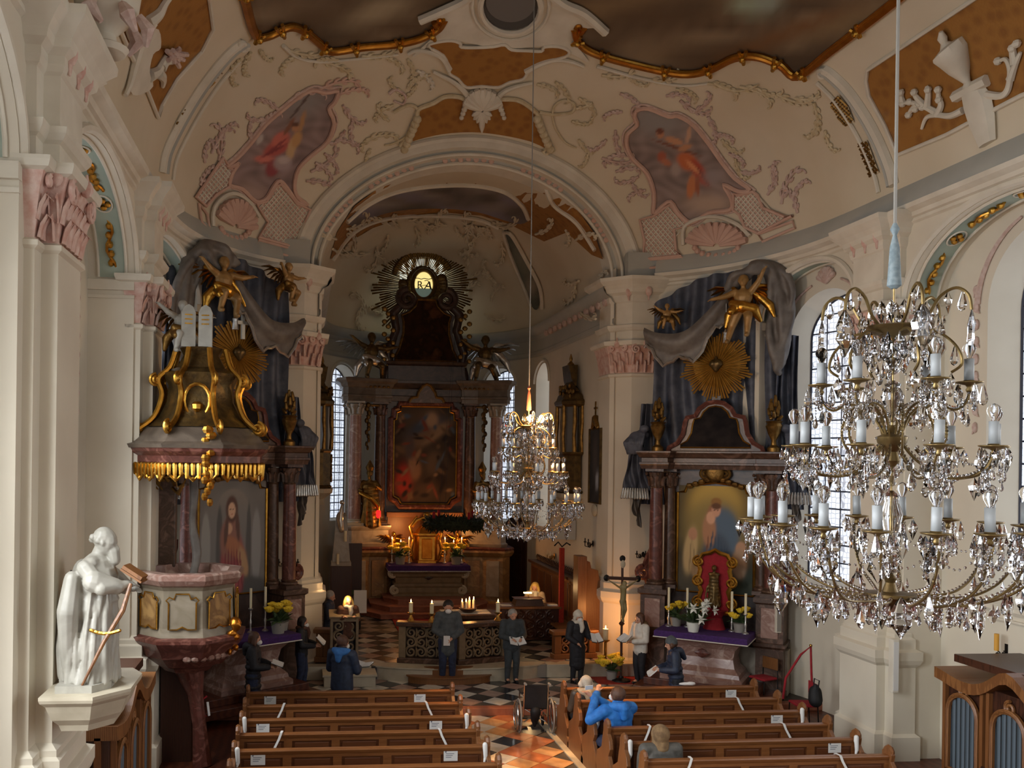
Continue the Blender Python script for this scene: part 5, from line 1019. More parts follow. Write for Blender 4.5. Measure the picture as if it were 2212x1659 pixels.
# ================================================================== high altar
HA = thing('high_altar', 'tall dark marble high altar with columns and large painting in the apse', 'high altar', (3.72, 28.7, .3))
def zz(py): return 4.9 - (py - 990) / 68.5 - .3
for s in (-1, 1):
    plan = [(s * 1.05, .3), (s * 1.05, -.35), (s * 1.2, -.5), (s * 1.75, -.55), (s * 2.35, -.75), (s * 2.62, -.5), (s * 2.62, .8), (s * 1.05, .8)]
    b = MB().stack(plan, [(-.0, .1), (.14, .1), (.2, .02), (.26, 0), (1.55, 0), (1.6, .06), (1.7, .12), (1.76, .12)]).build('base', 'marble_ochre', HA)
    MB().stack(plan, [(1.76, .1), (1.82, .12), (1.86, .1)]).build('base_cap', 'marble_red', b); MB().stack(plan, [(-.02, .12), (.12, .12), (.16, .06), (.17, 0)]).build('base_foot', 'marble_red', b)
    for k, (xa, ya, xb, yb) in enumerate(((1.75, -.55, 2.35, -.75), (1.2, -.5, 1.75, -.55))):
        c = V(((xa + xb) / 2 * s, (ya + yb) / 2 - .03, 0)); an = math.atan2((yb - ya) * s, (xb - xa)) ; MB().box((c.x, c.y, .9), (.4, .04, 1.1), rz=an).build('base_panel', 'marble_grey' if k == 0 else 'marble_ochre', b, bevel=.01)
    pl2 = [(s * 1.15, .3), (s * 1.15, -.3), (s * 1.75, -.45), (s * 2.3, -.62), (s * 2.5, -.45), (s * 2.5, .7), (s * 1.15, .7)]
    MB().stack(pl2, [(1.86, .02), (1.95, .06), (2.0, 0), (2.35, 0), (2.4, .05), (2.46, .08), (2.5, .08)]).build('upper_pedestal', 'marble_grey', HA)
    column(HA, s * 2.2, -.3, 2.5, 6.3, .2, 'marble_pink', 'marble_grey', 'stone_light'); column(HA, s * 1.42, .05, 2.5, 6.3, .18, 'marble_brown', 'marble_brown', 'marble_brown'); column(HA, s * 2.3, .35, 2.5, 6.3, .18, 'marble_grey', 'marble_grey', 'marble_grey')
    pl3 = [(s * 1.1, .8), (s * 1.1, -.2), (s * 1.6, -.25), (s * 1.9, -.4), (s * 2.45, -.62), (s * 2.6, -.35), (s * 2.6, .8)]
    MB().stack(pl3, [(6.3, 0), (6.42, 0), (6.44, .03), (6.5, .03), (6.52, 0), (6.72, 0), (6.75, .04), (6.85, .08), (6.92, .18), (7.0, .2), (7.03, 0)]).build('entablature', 'marble_taupe', HA)
    b = MB()
    for k in range(10): b.ell((s * (1.2 + .14 * k), -.26 - .03 * k, 6.76), (.05, .04, .035), 6, 4)
    b.build('gilt_dentils', 'oldgold', HA, smooth=True, kind='stuff')
    b = MB()      # hanging fruit garland between the columns
    for k in range(12): b.ell((s * (1.82 + .04 * math.sin(k * 2)), -.2, 6.2 - k * .12), (.09 - .004 * k, .08, .085), 7, 5)
    b.cap((s * 1.5, -.15, 6.2), (s * 2.1, -.2, 6.2), .04, .04); b.build('garland', 'bronze', HA, smooth=True)
    MB().chain([V((s * 1.25, .1, 7.05)), V((s * 1.15, .1, 7.5)), V((s * 1.2, .1, 7.9)), V((s * .95, .1, 8.6)), V((s * 1.05, .1, 9.1)), V((s * .7, .1, 9.45))], [.16, .13, .14, .13, .14, .1]).fuse('attic_scroll', 'marble_dark', HA, .03)
    b = MB()
    for k in range(14): a = k * 2.1; b.ell((s * (1.2 + .16 * math.sin(a)), -.05 + .06 * math.cos(a), 7.5 + k * .13), (.09, .06, .08), 6, 4)
    b.build('gilt_foliage', 'oldgold', HA, smooth=True, kind='stuff')
MB().bb(-1.2, 1.2, .1, .8, 1.2, 6.4).build('back_panel', 'marble_dark', HA)
MB().stack([(-1.2, .8), (-1.2, -.1), (1.2, -.1), (1.2, .8)], [(6.35, 0), (6.5, .02), (6.52, 0), (6.72, 0), (6.76, .05), (6.9, .12), (6.98, .12), (7.0, 0), (7.45, 0), (7.5, .06), (7.58, .1), (7.6, 0)]).build('attic_base', 'marble_dark', HA)
picture(HA, -1.0, 1.0, 3.15, 6.2, .06, colfn((30, 24, 20), [(48, 12, 34, 12, 0, (44, 34, 26), 1), (54, 22, 30, 10, -14, (26, 34, 44), 1.5), (64, 28, 26, 6, -24, (74, 60, 46), 1.5), (60, 14, 10, 8, 0, (86, 70, 56), 1.4), (40, 34, 26, 6, -20, (58, 46, 36), 1.2), (18, 76, 13, 16, 0, (84, 24, 20), 1.6), (36, 66, 8, 10, 20, (74, 54, 40), 1.6), (30, 58, 6, 8, 0, (78, 58, 46), 1.6), (66, 58, 14, 12, 0, (50, 40, 32), 1.3), (76, 68, 8, 14, 0, (20, 16, 16), 1.4), (52, 84, 18, 8, 0, (40, 30, 24), 1), (26, 42, 8, 14, 0, (40, 34, 34), 1.2)] + strokes(70, 21, [(24, 18, 16), (52, 40, 30), (38, 44, 52), (70, 54, 40), (18, 14, 14), (60, 30, 24)]), 4.2), nx=60, nz=90)
fp = [(-1.0, 3.5), (-.98, 3.38), (-.82, 3.3), (-.72, 3.14), (.72, 3.14), (.82, 3.3), (.98, 3.38), (1.0, 3.5), (1.0, 5.75), (.92, 5.78), (.9, 6.0), (.78, 6.04), (.76, 6.2), (-.76, 6.2), (-.78, 6.04), (-.9, 6.0), (-.92, 5.78), (-1.0, 5.75)]
bar_frame(HA, [(x, .03, z) for x, z in fp], .035, 'gold', 'picture_frame'); bar_frame(HA, [(x * 1.1, .0, 4.67 + (z - 4.67) * 1.06) for x, z in fp], .09, 'marble_red', 'picture_surround')
b = MB().prism([(-.55, 6.3), (-.5, 6.42), (-.3, 6.45), (-.28, 6.6), (-.12, 6.8), (0, 6.86), (.12, 6.8), (.28, 6.6), (.3, 6.45), (.5, 6.42), (.55, 6.3)], .22, .14, Matrix.Rotation(PI / 2, 4, 'X')).build('crest', 'marble_brown', HA)
MB().tube([(x, -.24, z) for x, z in ((-.55, 6.32), (-.48, 6.44), (-.3, 6.48), (-.26, 6.62), (-.12, 6.82), (0, 6.88), (.12, 6.82), (.26, 6.62), (.3, 6.48), (.48, 6.44), (.55, 6.32))], .05, 6).build('crest_rim', 'oldgold', HA, smooth=True)
# upper picture
shp = lambda v: 1 - .12 * v if v < .15 else (.9 - .22 * (v - .15) / .35 if v < .5 else (.68 + .16 * (v - .5) / .25 if v < .75 else .84 - .5 * (v - .75) / .25))
ol = [(-.98, 7.62), (-.95, 7.8), (-.85, 8.0), (-.72, 8.5), (-.72, 8.85), (-.78, 9.05), (-.55, 9.15), (-.35, 9.35), (-.28, 9.55), (.28, 9.55), (.35, 9.35), (.55, 9.15), (.78, 9.05), (.72, 8.85), (.72, 8.5), (.85, 8.0), (.95, 7.8), (.98, 7.62)]
MB().prism([(x * 1.18, 7.55 + (z - 7.6) * 1.05) for x, z in ol], -.4, -.15, Matrix.Rotation(PI / 2, 4, 'X')).build('attic', 'marble_dark', HA)
MB().prism(ol, -.15, -.12, Matrix.Rotation(PI / 2, 4, 'X')).build('attic_painting', mat('attic_oil', '3c2415', '5a3a22', .8, scale=2.2, detail=6, c3='2a1a10', spec=.1), HA); bar_frame(HA, [(x, .1, z) for x, z in ol], .04, 'oldgold', 'attic_frame')
for s in (-1, 1): MB().tube(spiral((s * .62, .05, 9.55), (1, 0, 0), (0, 0, 1), .32, sg=s), [.12 - .003 * k for k in range(23)], 8).build('attic_volute', 'marble_dark', HA, smooth=True)
# central back wall of the altar zone, tabernacle shelf
MB().bb(-1.15, 1.15, -.1, .6, 0, 1.9).build('gradine_wall', 'marble_ochre', HA); MB().bb(-1.2, 1.2, -.2, .3, 2.75, 2.9).build('shelf', 'midwood', HA, bevel=.015)
MB().bb(-1.15, 1.15, .05, .2, 1.9, 2.8).build('niche_back', 'midwood', HA)
# the glory: rays around a backlit oval with a monogram
GL = thing('sunburst', 'dark gilded glory of rays around the backlit oval monogram above the high altar', 'sunburst', (3.7, 29.5, 10.45))
sunburst(GL, (0, .3, .0), 1.75, n=110, m='oldgold', r0=.9, sd=9)
pl = emat('pane_yellow', 'f3dc8e', 1.0); emat('pane_green', '8fa79a', .18); emat('pane_white', 'e9eedd', 1.5)
b = MB(); nn = 40; b.add([V((.0 + math.cos(2 * PI * k / nn) * .74, .36, .35 + math.sin(2 * PI * k / nn) * .74)) for k in range(nn)], [tuple(range(nn))]); b.build('round_window_pane', 'pane_white', GL)
b = MB()      # cloud ring in front, open only towards the upper left arc
for k in range(40):
    a = 2 * PI * k / 40; sec = 25 < k * 9 < 175; rr_ = .92 if sec else .66; b.ell((math.cos(a) * rr_, .22 if sec else .18, (.3 if sec else .05) + math.sin(a) * rr_ * (.8 if sec else 1)), (.12, .1, .12) if sec else (.16, .1, .16), 7, 5)
for k in range(26):
    a = 2 * PI * k / 26; b.ell((math.cos(a) * .46, .2, -.02 + math.sin(a) * .56), (.13, .1, .13), 7, 5)
    if not 1 < k < 13: b.ell((math.cos(a) * .6, .22, .05 + math.sin(a) * .72), (.16, .1, .16), 7, 5)
b.build('cloud_ring', 'bronze', GL, smooth=True)
for k in range(30):
    a = math.radians(30 + 130 * k / 29); d = V((math.cos(a), 0, math.sin(a))); t = V((-d.z, 0, d.x)); w_ = .006 + .012 * random.random(); p0, p1 = V((0, .12, .12)) + d * .52, V((0, .12, .12)) + d * 1.0
    MB().add([p0 - t * w_, p0 + t * w_, p1 + t * w_ * 1.8, p1 - t * w_ * 1.8], [(0, 1, 2, 3)]).build('ray', 'oldgold', GL)
oval = lambda k, n, rx, rz, y, dz=0: V((math.cos(2 * PI * k / n) * rx, y, math.sin(2 * PI * k / n) * rz + dz))
o1 = MB(); n = 32; up = [oval(k, n, .32, .42, -.02) for k in range(n)]; hi = [p for p in up if p.z > -.12]; hi.sort(key=lambda p: math.atan2(p.z + .1, p.x)); lo_ = [p for p in up if p.z <= -.12]
MB().add([V((.31 * .96, -.02, -.12))] + hi + [V((-.31 * .96, -.02, -.12))], [tuple(range(len(hi) + 2))]).build('oval_pane', 'pane_yellow', GL)
lo_.sort(key=lambda p: p.x); MB().add([V((-.3, -.02, -.12))] + lo_ + [V((.3, -.02, -.12))], [tuple(range(len(lo_) + 2))]).build('oval_pane', 'pane_green', GL)
MB().tube([oval(k, n, .36, .47, -.04) for k in range(n)], .07, 8, closed=True).build('oval_frame', 'bronze', GL, smooth=True)
MB().tube([V((-.32 + k * .08, -.05, .16 + .04 * abs(math.sin(k * 1.1)))) for k in range(9)], .012, 5).build('monogram_crown', 'black', GL)
def letters(txt, size, par, loc, rot, m, name='lettering', ext=.004, shear=0):
    cu = bpy.data.curves.new(name, 'FONT'); cu.body = txt; cu.size = size; cu.extrude = ext; cu.align_x = 'CENTER'; cu.shear = shear; t_ = bpy.data.objects.new(name + '_curve', cu); me = bpy.data.meshes.new_from_object(t_); bpy.data.objects.remove(t_); o = bpy.data.objects.new(name, me); COL.objects.link(o); o.parent = par; o.location = loc; o.rotation_euler = rot; me.materials.clear(); me.materials.append(M[m]); return o
letters('R', .34, GL, (-.12, -.05, -.13), (PI / 2, 0, 0), 'black', 'monogram'); letters('A', .36, GL, (.12, -.06, -.15), (PI / 2, 0, 0), 'black', 'monogram', shear=.2)
MB().tube([V((.02, -.05, .12)), V((.1, -.05, .14)), V((.2, -.05, .08)), V((.22, -.05, -.05)), V((.27, -.05, -.18))], .012, 5).tube([V((-.2, -.05, -.16)), V((-.1, -.05, -.05)), V((.05, -.05, -.02)), V((.24, -.05, -.08))], .01, 5).build('monogram_flourish', 'black', GL)
# angels and saints of the high altar
HB = V((3.72, 28.7, .3))
putto('angel_statue', 'grey winged angel seated on the window side cornice of the high altar, arm outstretched', HB + V((-1.75, -.35, 7.35)), .3, 1.25, 0, gm='silver', fm='bronze'); putto('angel_statue', 'grey winged angel seated on the cornice above the lit chandelier', HB + V((1.8, -.35, 7.35)), -.3, 1.25, 0, gm='silver', fm='bronze')
for s, tx in ((-1, 'between the pink column and the altar painting'), (1, 'half hidden behind the lit chandelier')):
    T = thing('saint_statue', 'gilded robed saint statue ' + tx, 'statue', HB + V((s * 1.75, -.35, 2.5)), s * .3); b = MB(); robed(b, 1.65, .62, folds=10, d=.42, sway=.05); headp(b, (0, -.03, 1.6), .12, beard=.3); arm(b, V((-.2, 0, 1.32)), V((-.34, -.12, 1.1)), V((-.2, -.3, 1.08)), .07); arm(b, V((.2, 0, 1.32)), V((.36, -.05, 1.12)), V((.3, -.26, 1.2)), .07); b.fuse('body', 'oldgold', T, .022)
    MB().chain([V((-.25, -.2, 1.0)), V((.1, -.26, .85)), V((.3, -.1, .6)), V((.28, 0, .2))], [.06, .08, .08, .05]).fuse('cloak_fold', 'gold', T, .025)
    MB().lathe((0, 0, 1.68), [(.1, 0), (.14, .1), (.02, .32)], 10).build('mitre', 'oldgold', T, smooth=True)
# altar table and steps
MT = thing('high_altar_table', 'brown stone altar table on red steps below the high altar', 'altar table', (3.72, 27.75, .3))
for k, (w_, d_, z0, z1) in enumerate(((2.15, 1.9, 0, .15), (1.75, 1.45, .15, .3), (1.35, 1.0, .3, .45))):
    pl = [(-w_, .6), (-w_, -d_ * .35), (-w_ * .72, -d_ * .85), (w_ * .72, -d_ * .85), (w_, -d_ * .35), (w_, .6)]; MB().stack(pl, [(z0, -.02), (z1 - .03, -.02), (z1 - .03, .02), (z1, .02)]).build('step', 'stone_red', MT)
MB().stack([(-.9, -.1), (.9, -.1), (.9, .5), (-.9, .5)], [(.45, .16), (.52, .16), (.56, .1), (.7, .1), (.74, .13), (.82, .13), (.85, .08), (1.0, .1), (1.04, .16), (1.12, .18), (1.16, .24), (1.28, .26), (1.3, .3), (1.36, .3)]).build('mensa', 'carved', MT)
for s in (-1, 1):
    for z_, x_ in ((1.12, 1.08), (.62, 1.02)): MB().tube(spiral((s * x_, -.22, z_), (1, 0, 0), (0, 0, 1), .13, sg=s), .05, 6).build('corner_scroll', 'stone_light', MT, smooth=True)
MB().ell((0, -.24, 1.0), (.07, .02, .07), 6, 4).cap((-.1, -.24, 1.0), (.1, -.24, 1.0), .025).build('cross_mark', 'marble_dark', MT)
T = thing('altar_cloth', 'purple altar cloth with silver edging on the high altar table', 'altar cloth', (3.72, 27.75, .3)); b = MB().stack([(-1.22, -.42), (1.22, -.42), (1.22, .55), (-1.22, .55)], [(1.2, .02), (1.32, .012), (1.375, .01), (1.385, 0)]); b.build('cloth', 'purple', T, bevel=.01)
MB().tube([(-1.24, .5, 1.24), (-1.24, -.44, 1.22), (1.24, -.44, 1.22), (1.24, .5, 1.24)], .012, 5).build('silver_edging', 'silver', T)
# tabernacle, candles, flowers, wreath
T = thing('tabernacle', 'golden scrolled tabernacle on the high altar between lit candles', 'tabernacle', (3.72, 28.15, 1.69))
MB().stack([(-.34, 0), (-.24, -.16), (.24, -.16), (.34, 0), (.34, .3), (-.34, .3)], [(0, .06), (.06, .06), (.08, 0), (.8, 0), (.84, .05), (.9, .05), (.92, 0), (1.0, -.05), (1.15, -.2)]).build('body', 'gold', T, smooth=True); MB().bb(-.16, .16, -.19, -.15, .12, .74).build('door', 'goldframe', T, bevel=.02)
for s in (-1, 1): MB().chain([V((s * .4, 0, .1)), V((s * .48, -.02, .4)), V((s * .4, 0, .7)), V((s * .52, 0, 1.1)), V((s * .3, 0, 1.4))], [.05, .06, .05, .05, .03]).tube(spiral((s * .5, -.05, .3), (1, 0, 0), (0, 0, 1), .14, sg=s), .03, 6).build('side_scroll', 'gold', T, smooth=True)
MB().tube([V((-.45, -.05, 1.1)), V((-.3, -.08, 1.3)), V((0, -.1, 1.42)), V((.3, -.08, 1.3)), V((.45, -.05, 1.1))], .05, 7).ell((0, -.1, 1.45), (.12, .06, .1)).build('crest', 'gold', T, smooth=True)
for s in (-1, 1):
    w_ = 'pulpit' if s < 0 else 'lit chandelier'
    for k in range(3): q = thing('altar_candle', 'lit altar candle on the %s side of the tabernacle, %s of three' % (w_, ('innermost', 'middle', 'outermost')[k]), 'candle', (3.72 + s * (.55 + .26 * k), 27.98 - .06 * (k == 1), 1.69), 0, 'lit candles on the high altar'); candle(q, 0, 0, 0, .42 + .08 * (k == 1) * -1, .024, True, hh=.3)
    flowerpot('box of pale yellow chrysanthemums on the %s side of the tabernacle' % w_, (3.72 + s * .85, 27.66, 1.69), 1.6, 7, sp=.22)
    a = putto('angel_figure', 'small gilded angel kneeling on the %s side of the tabernacle' % w_, (3.72 + s * 1.0, 28.32, 2.1), -s * .5, .6, 0, gm='gold', fm='gold')
T = thing('advent_wreath', 'large hanging fir wreath with red candles before the high altar', 'wreath', (4.35, 26.9, 2.98)); rn = random.Random(2); b = MB()
for k in range(900):
    a = rn.uniform(0, 6.283); t = rn.uniform(0, 6.283); c = V((math.cos(a) * .72, math.sin(a) * .72, 0)); d = V((math.cos(a) * math.cos(t), math.sin(a) * math.cos(t), math.sin(t))) * .16; q = V((rn.uniform(-1, 1), rn.uniform(-1, 1), rn.uniform(-1, 1))) * .1; b.tube([c + d * .5, c + d + q * .3, c + d * 1.25 + q], [.03, .022, .006], 3)
b.build('fir_twigs', 'fir', T, kind='stuff'); MB().tube([(math.cos(k * PI / 12) * .72, math.sin(k * PI / 12) * .72, 0) for k in range(24)], .15, 8, closed=True).build('ring', 'fir', T, smooth=True)
for k in range(4): a = k * PI / 2 + .5; MB().cyl((math.cos(a) * .72, math.sin(a) * .72, .1), (math.cos(a) * .72, math.sin(a) * .72, .36), .04, n=10).build('red_candle', 'red_cloth', T, smooth=True)
for k in range(3): a = k * 2.09; MB().cyl((math.cos(a) * .72, math.sin(a) * .72, .1), (0, 0, 6.0), .004, n=4).build('cord', 'iron', T)
T = thing('sanctuary_lamp', 'small red glowing sanctuary lamp beside the gilded saint', 'lamp', HB + V((-1.5, -.75, 2.75))); MB().lathe((0, 0, 0), [(.03, 0), (.07, .05), (.07, .2), (.05, .24)], 10).build('glass', emat('redlamp', 'd01818', 2.5), T, smooth=True); MB().cyl((0, 0, .2), (0, .3, .6), .01).build('bracket', 'brass', T)
# ================================================================== pulpit, statue, confessionals
def ngon(n, r, rot=0): return [(r * math.cos(rot + 2 * PI * k / n), r * math.sin(rot + 2 * PI * k / n)) for k in range(n)]
PU = thing('pulpit', 'pink and green marble pulpit with gilt framed panels on the pier', 'pulpit', (-1.86, 15.35, 0)); oc = ngon(8, .82, PI / 8)
MB().stack(oc, [(2.06, .02), (2.2, -.02), (2.5, -.03), (2.78, -.04), (2.84, .0)]).build('body', 'marble_green', PU)
MB().stack(oc, [(2.84, 0), (2.87, .05), (2.95, .1), (3.02, .1), (3.05, .06), (3.05, -.12), (2.9, -.14)], caps=False).build('rim', 'marble_pink', PU)
MB().stack(ngon(8, .68, PI / 8), [(2.55, 0), (2.6, 0)]).build('inner_floor', 'darkwood', PU)
MB().stack(oc, [(1.42, -.42), (1.5, -.34), (1.55, -.2), (1.72, -.03), (1.84, .04), (1.92, .1), (1.98, .14), (2.03, .14), (2.06, .04)]).build('corbel', 'marble_red', PU)
for k in range(8):
    a = -PI / 2 + (k - 2) * PI / 4
    if math.sin(a) > .3: continue
    n = V((math.cos(a), math.sin(a), 0)); t = V((-n.y, n.x, 0)); c = n * .755
    MB().add([c + t * x + V((0, 0, z)) + n * .012 for x, z in ((-.2, 2.2), (.2, 2.2), (.2, 2.62), (.12, 2.66), (.1, 2.72), (-.1, 2.72), (-.12, 2.66), (-.2, 2.62))], [tuple(range(8))]).build('panel', 'marble_ochre' if k % 2 else 'marble_green', PU)
    MB().tube([c + t * x + V((0, 0, z)) + n * .02 for x, z in ((-.21, 2.19), (-.08, 2.19), (0, 2.23), (.08, 2.19), (.21, 2.19), (.21, 2.6), (.25, 2.64), (.2, 2.69), (.13, 2.66), (.1, 2.74), (-.1, 2.74), (-.13, 2.66), (-.2, 2.69), (-.25, 2.64), (-.21, 2.6))], .014, 5, closed=True).build('gilt_frame', 'gold', PU, smooth=True)
b = MB(); a = -PI / 8; c = V((math.cos(a) * .8, math.sin(a) * .8 - .1, 2.12)); headp(b, c + V((.06, -.06, .1)), .11, (.7, -.7, 0))
for k in range(6): b.ell(c + V((.06 * math.sin(k * 2), -.05 * math.cos(k), -.05 - .06 * k)), (.09 - .01 * k, .07, .06), 7, 4)
b.fuse('cherub_head', 'goldframe', PU, .015)
b = MB()
for k in range(9): a = -PI / 2 + .1 + k * .17; b.ell((math.cos(a) * .72, math.sin(a) * .72, 1.72), (.07, .07, .06), 8, 5)
b.build('gadroons', 'marble_pink', PU, smooth=True)
MB().tube([(.0, .1, 1.5), (.12, .05, 1.0), (.2, 0, .5), (.26, -.05, -.15)], [.28, .13, .11, .16], 10).build('stem', 'marble_red', PU, smooth=True)
MB().bb(-.45, .05, .15, .5, -.15, 1.45).build('stair_wall', 'darkwood', PU)
# dorsal panel with drape and palm
MB().bb(-.74, -.3, .55, .75, 3.0, 4.75).build('dorsal', 'marble_brown', PU, bevel=.02)
swag(PU, [(.0, .5, 4.7), (.06, .42, 4.2), (-.02, .42, 3.7), (.06, .4, 3.2), (.02, .4, 2.7)], .06, 'drape_grey', 3, 'dorsal_drape', .025, .07)
b = MB(); pts = [(-.84, .45, 3.05 + .2 * k + 0) for k in range(9)]; b.tube(pts, .025, 6)
for k in range(16):
    s = -1 if k % 2 else 1; z = 3.15 + k * .105; b.tube([(-.84, .45, z), (-.84 + s * .1, .4, z + .16), (-.84 + s * .17, .36, z + .12)], [.02, .045, .008], 5)
b.build('gilt_palm', 'gold', PU, smooth=True)
b = MB(); rn = random.Random(8)
for k in range(26): q = V((-.8 + rn.uniform(-.22, .6), .35, 4.35 + rn.uniform(-.1, .35))); b.tube([q, q + V((rn.uniform(-.15, .15), -.1, rn.uniform(-.1, .2))), q + V((rn.uniform(-.25, .25), -.12, rn.uniform(-.2, .25)))], [.03, .045, .008], 5)
b.build('gilt_foliage', 'oldgold', PU, smooth=True, kind='stuff')
# sounding board
o8 = [(x + .16, y) for x, y in ngon(8, 1.08, PI / 8)]; CB = MB().stack(o8, [(4.72, -.1), (4.78, -.02), (4.88, -.02), (4.95, .06), (5.0, .08)]).build('canopy_rim', 'marble_red', PU)
MB().stack(o8, [(5.0, .1), (5.06, .12), (5.1, .02), (5.2, -.06), (5.32, -.18), (5.34, -.24)]).build('canopy_cornice', 'marble_taupe', CB)
DM = MB().stack(o8, [(5.34, -.2), (5.5, -.36), (5.75, -.48), (6.0, -.5), (6.14, -.44), (6.2, -.42), (6.24, -.5), (6.3, -.62), (6.5, -.72), (6.62, -.66), (6.66, -.8)]).build('canopy_dome', 'bronze', PU, smooth=True)
for k in range(8):
    a = PI / 8 + k * PI / 4
    if math.sin(a) > .5: continue
    d = V((math.cos(a), math.sin(a), 0)); O_ = V((.16, 0, 0)); MB().tube(cr([O_ + d * 1.0 + V((0, 0, 5.3)), O_ + d * .76 + V((0, 0, 5.5)), O_ + d * .64 + V((0, 0, 5.85)), O_ + d * .7 + V((0, 0, 6.1)), O_ + d * .52 + V((0, 0, 6.3)), O_ + d * .42 + V((0, 0, 6.6))], 4), .045, 7).tube(spiral(O_ + d * 1.02 + V((0, 0, 5.32)), d, (0, 0, 1), .11), .03, 6).tube(spiral(O_ + d * .74 + V((0, 0, 6.08)), d, (0, 0, 1), .1), .03, 6).build('gilt_rib', 'gold', PU, smooth=True)
    n = V((math.cos(a + PI / 8), math.sin(a + PI / 8), 0)); t = V((-n.y, n.x, 0)); b = MB()
    for j in range(9): x = (j - 4) * .09; q = V((.16, 0, 0)) + n * .99 + t * x; b.cap(q + V((0, 0, 4.74)), q + V((0, 0, 4.6 - .05 * (j % 2))), .042, .03, 6)
    for j in range(3): q = V((.16, 0, 0)) + n * .98 + t * ((j - 1) * .26) + V((0, 0, 4.5)); b.tube([q - t * .12 + V((0, 0, .12)), q, q + t * .12 + V((0, 0, .12))], .025, 6); b.ell(q + V((0, 0, .03)), .04, 6, 4)
    b.build('gilt_fringe', 'gold', PU, smooth=True)
b = MB(); c = V((.16, -.56, 5.75)); b.tube([c + V((math.cos(k * .35) * .2, -.02, math.sin(k * .35) * .26)) for k in range(18)], .03, 6, closed=True); b.lathe(c + V((0, -.03, -.18)), [(.03, 0), (.08, .05), (.09, .12), (.05, .16)], 8); b.build('cartouche', 'gold', DM, smooth=True)
b = MB(); q = V((.38, -1.0, 4.98))
for k in range(14): b.ell(q + V((.05 * math.sin(k * 2), -.04 * math.cos(k * 1.3), .3 - k * .085)), (.09 - .003 * k, .07, .07), 7, 4)
b.build('gilt_pendant', 'gold', PU, smooth=True)
T = thing('law_tablets', 'white stone tablets of the law standing on the pulpit canopy', 'sculpture', (-1.72, 15.05, 6.62)); rp = [(-.2, 0), (.02, 0), (.02, .55), (-.02, .64), (-.09, .68), (-.16, .64), (-.2, .55)]
for s, r_ in ((-1, .25), (1, -.1)):
    o = MB().prism([(x * 1.0, z) for x, z in rp], -.05, 0, Matrix.Rotation(PI / 2, 4, 'X')).build('tablet', 'marble_white', T, loc=(s * .13 + .06, 0, 0), rz=r_)
    b = MB()
    for j in range(3): b.bb(-.15, -.03, -.006, 0, .36 + j * .07, .38 + j * .07)
    b.build('gilt_lines', 'gold', o, loc=(0, -.0, 0))
putto('cherub', 'white and gilt cherub clasping the stone tablets on the pulpit canopy', (-2.0, 15.25, 6.75), .4, .75, 0, gm='oldgold', fm='marble_white')
MB().cyl((-1.05, .2, 5.65), (-.62, .1, 5.35), .018).build('stay_rod', 'iron', PU)
# ---- white stone saint on his console against the nearest pier
T = thing('statue_console', 'white moulded stone console on the nearest pier carrying the statue', 'console', (-2.13, 9.45, 2.62)); MB().stack([(-.26, -.5), (.16, -.5), (.42, -.2), (.42, .4), (.3, .62), (-.26, .62)], [(-.36, -.12), (-.3, -.1), (-.24, -.05), (-.16, -.02), (-.1, 0), (-.06, .04), (-.03, .05), (0, .05)]).build('slab', 'stone_light', T); MB().stack([(-.2, -.4), (.14, -.4), (.28, -.2), (.28, .3), (-.2, .4)], [(0, 0), (.07, 0)]).build('plinth', 'marble_white', T)
ST = thing('saint_statue', 'white stone bearded saint reading a book, sword at his side, on the pier console', 'statue', (-2.08, 9.4, 2.69), math.radians(82)); b = MB(); H = 1.42
robed(b, H * 1.02, .5, lean=(0, -.07), folds=13, d=.44, sway=.05)
for k in range(12):     # deep cloak folds
    a = .3 + k * .5; b.chain([V((math.cos(a) * .27, math.sin(a) * .24, .02)), V((math.cos(a + .3) * .24, math.sin(a + .3) * .21 - .02, .4)), V((math.cos(a + .5) * .21, math.sin(a + .5) * .18 - .04, .8)), V((math.cos(a + .7) * .16, math.sin(a + .7) * .13 - .06, 1.1))], [.035, .032, .03, .02], 7)
b.chain([V((-.24, .1, 1.0)), V((-.3, .12, .7)), V((-.24, .14, .35)), V((-.18, .14, .05))], [.08, .1, .08, .06]); b.chain([V((.2, .16, 1.05)), V((.14, .26, .7)), V((.05, .28, .3)), V((0, .26, .02))], [.1, .1, .09, .07])
headp(b, (0, -.14, 1.34), .13, (0, -.9, -.35), beard=.5, hair=True); b.cap((0, -.03, 1.12), (0, -.1, 1.28), .08, .075); b.ell((0, -.05, .98), (.25, .19, .26), 14, 8); b.ell((0, -.03, .7), (.25, .2, .25), 14, 8); b.ell((0, 0, .35), (.26, .22, .34), 14, 8)
for k in range(8): a = k * .8; b.ell((math.cos(a) * .095, -.09 + math.sin(a) * .09, 1.36 + .03 * (k % 2)), .035, 7, 5)
arm(b, V((-.22, -.02, 1.1)), V((-.28, -.2, .92)), V((-.08, -.38, .93)), .075); arm(b, V((.22, -.04, 1.1)), V((.27, -.16, .9)), V((.1, -.38, .88)), .075); b.cap(V((-.26, -.12, .98)), V((-.14, -.3, .92)), .11, .08); b.cap(V((.26, -.12, .95)), V((.16, -.28, .88)), .11, .08)
rn = random.Random(6)
for k in range(22):     # fine crease ridges of the robe
    a = rn.uniform(0, 6.28); z1 = rn.uniform(.55, 1.1); q = .5 * rn.uniform(-1, 1); b.chain([V((math.cos(a) * .285, math.sin(a) * .25, .02)), V((math.cos(a + q * .4) * .275, math.sin(a + q * .4) * .235 - .01, z1 * .5)), V((math.cos(a + q) * .24, math.sin(a + q) * .2 - .03, z1))], [.018, .02, .01], 6)
b.fuse('body', 'marble_white', ST, .0105, 1)
MB().box((0, -.42, 1.02), (.2, .24, .02), rx=.55).box((0, -.43, 1.05), (.19, .22, .035), rx=.55).build('book', 'midwood', ST)
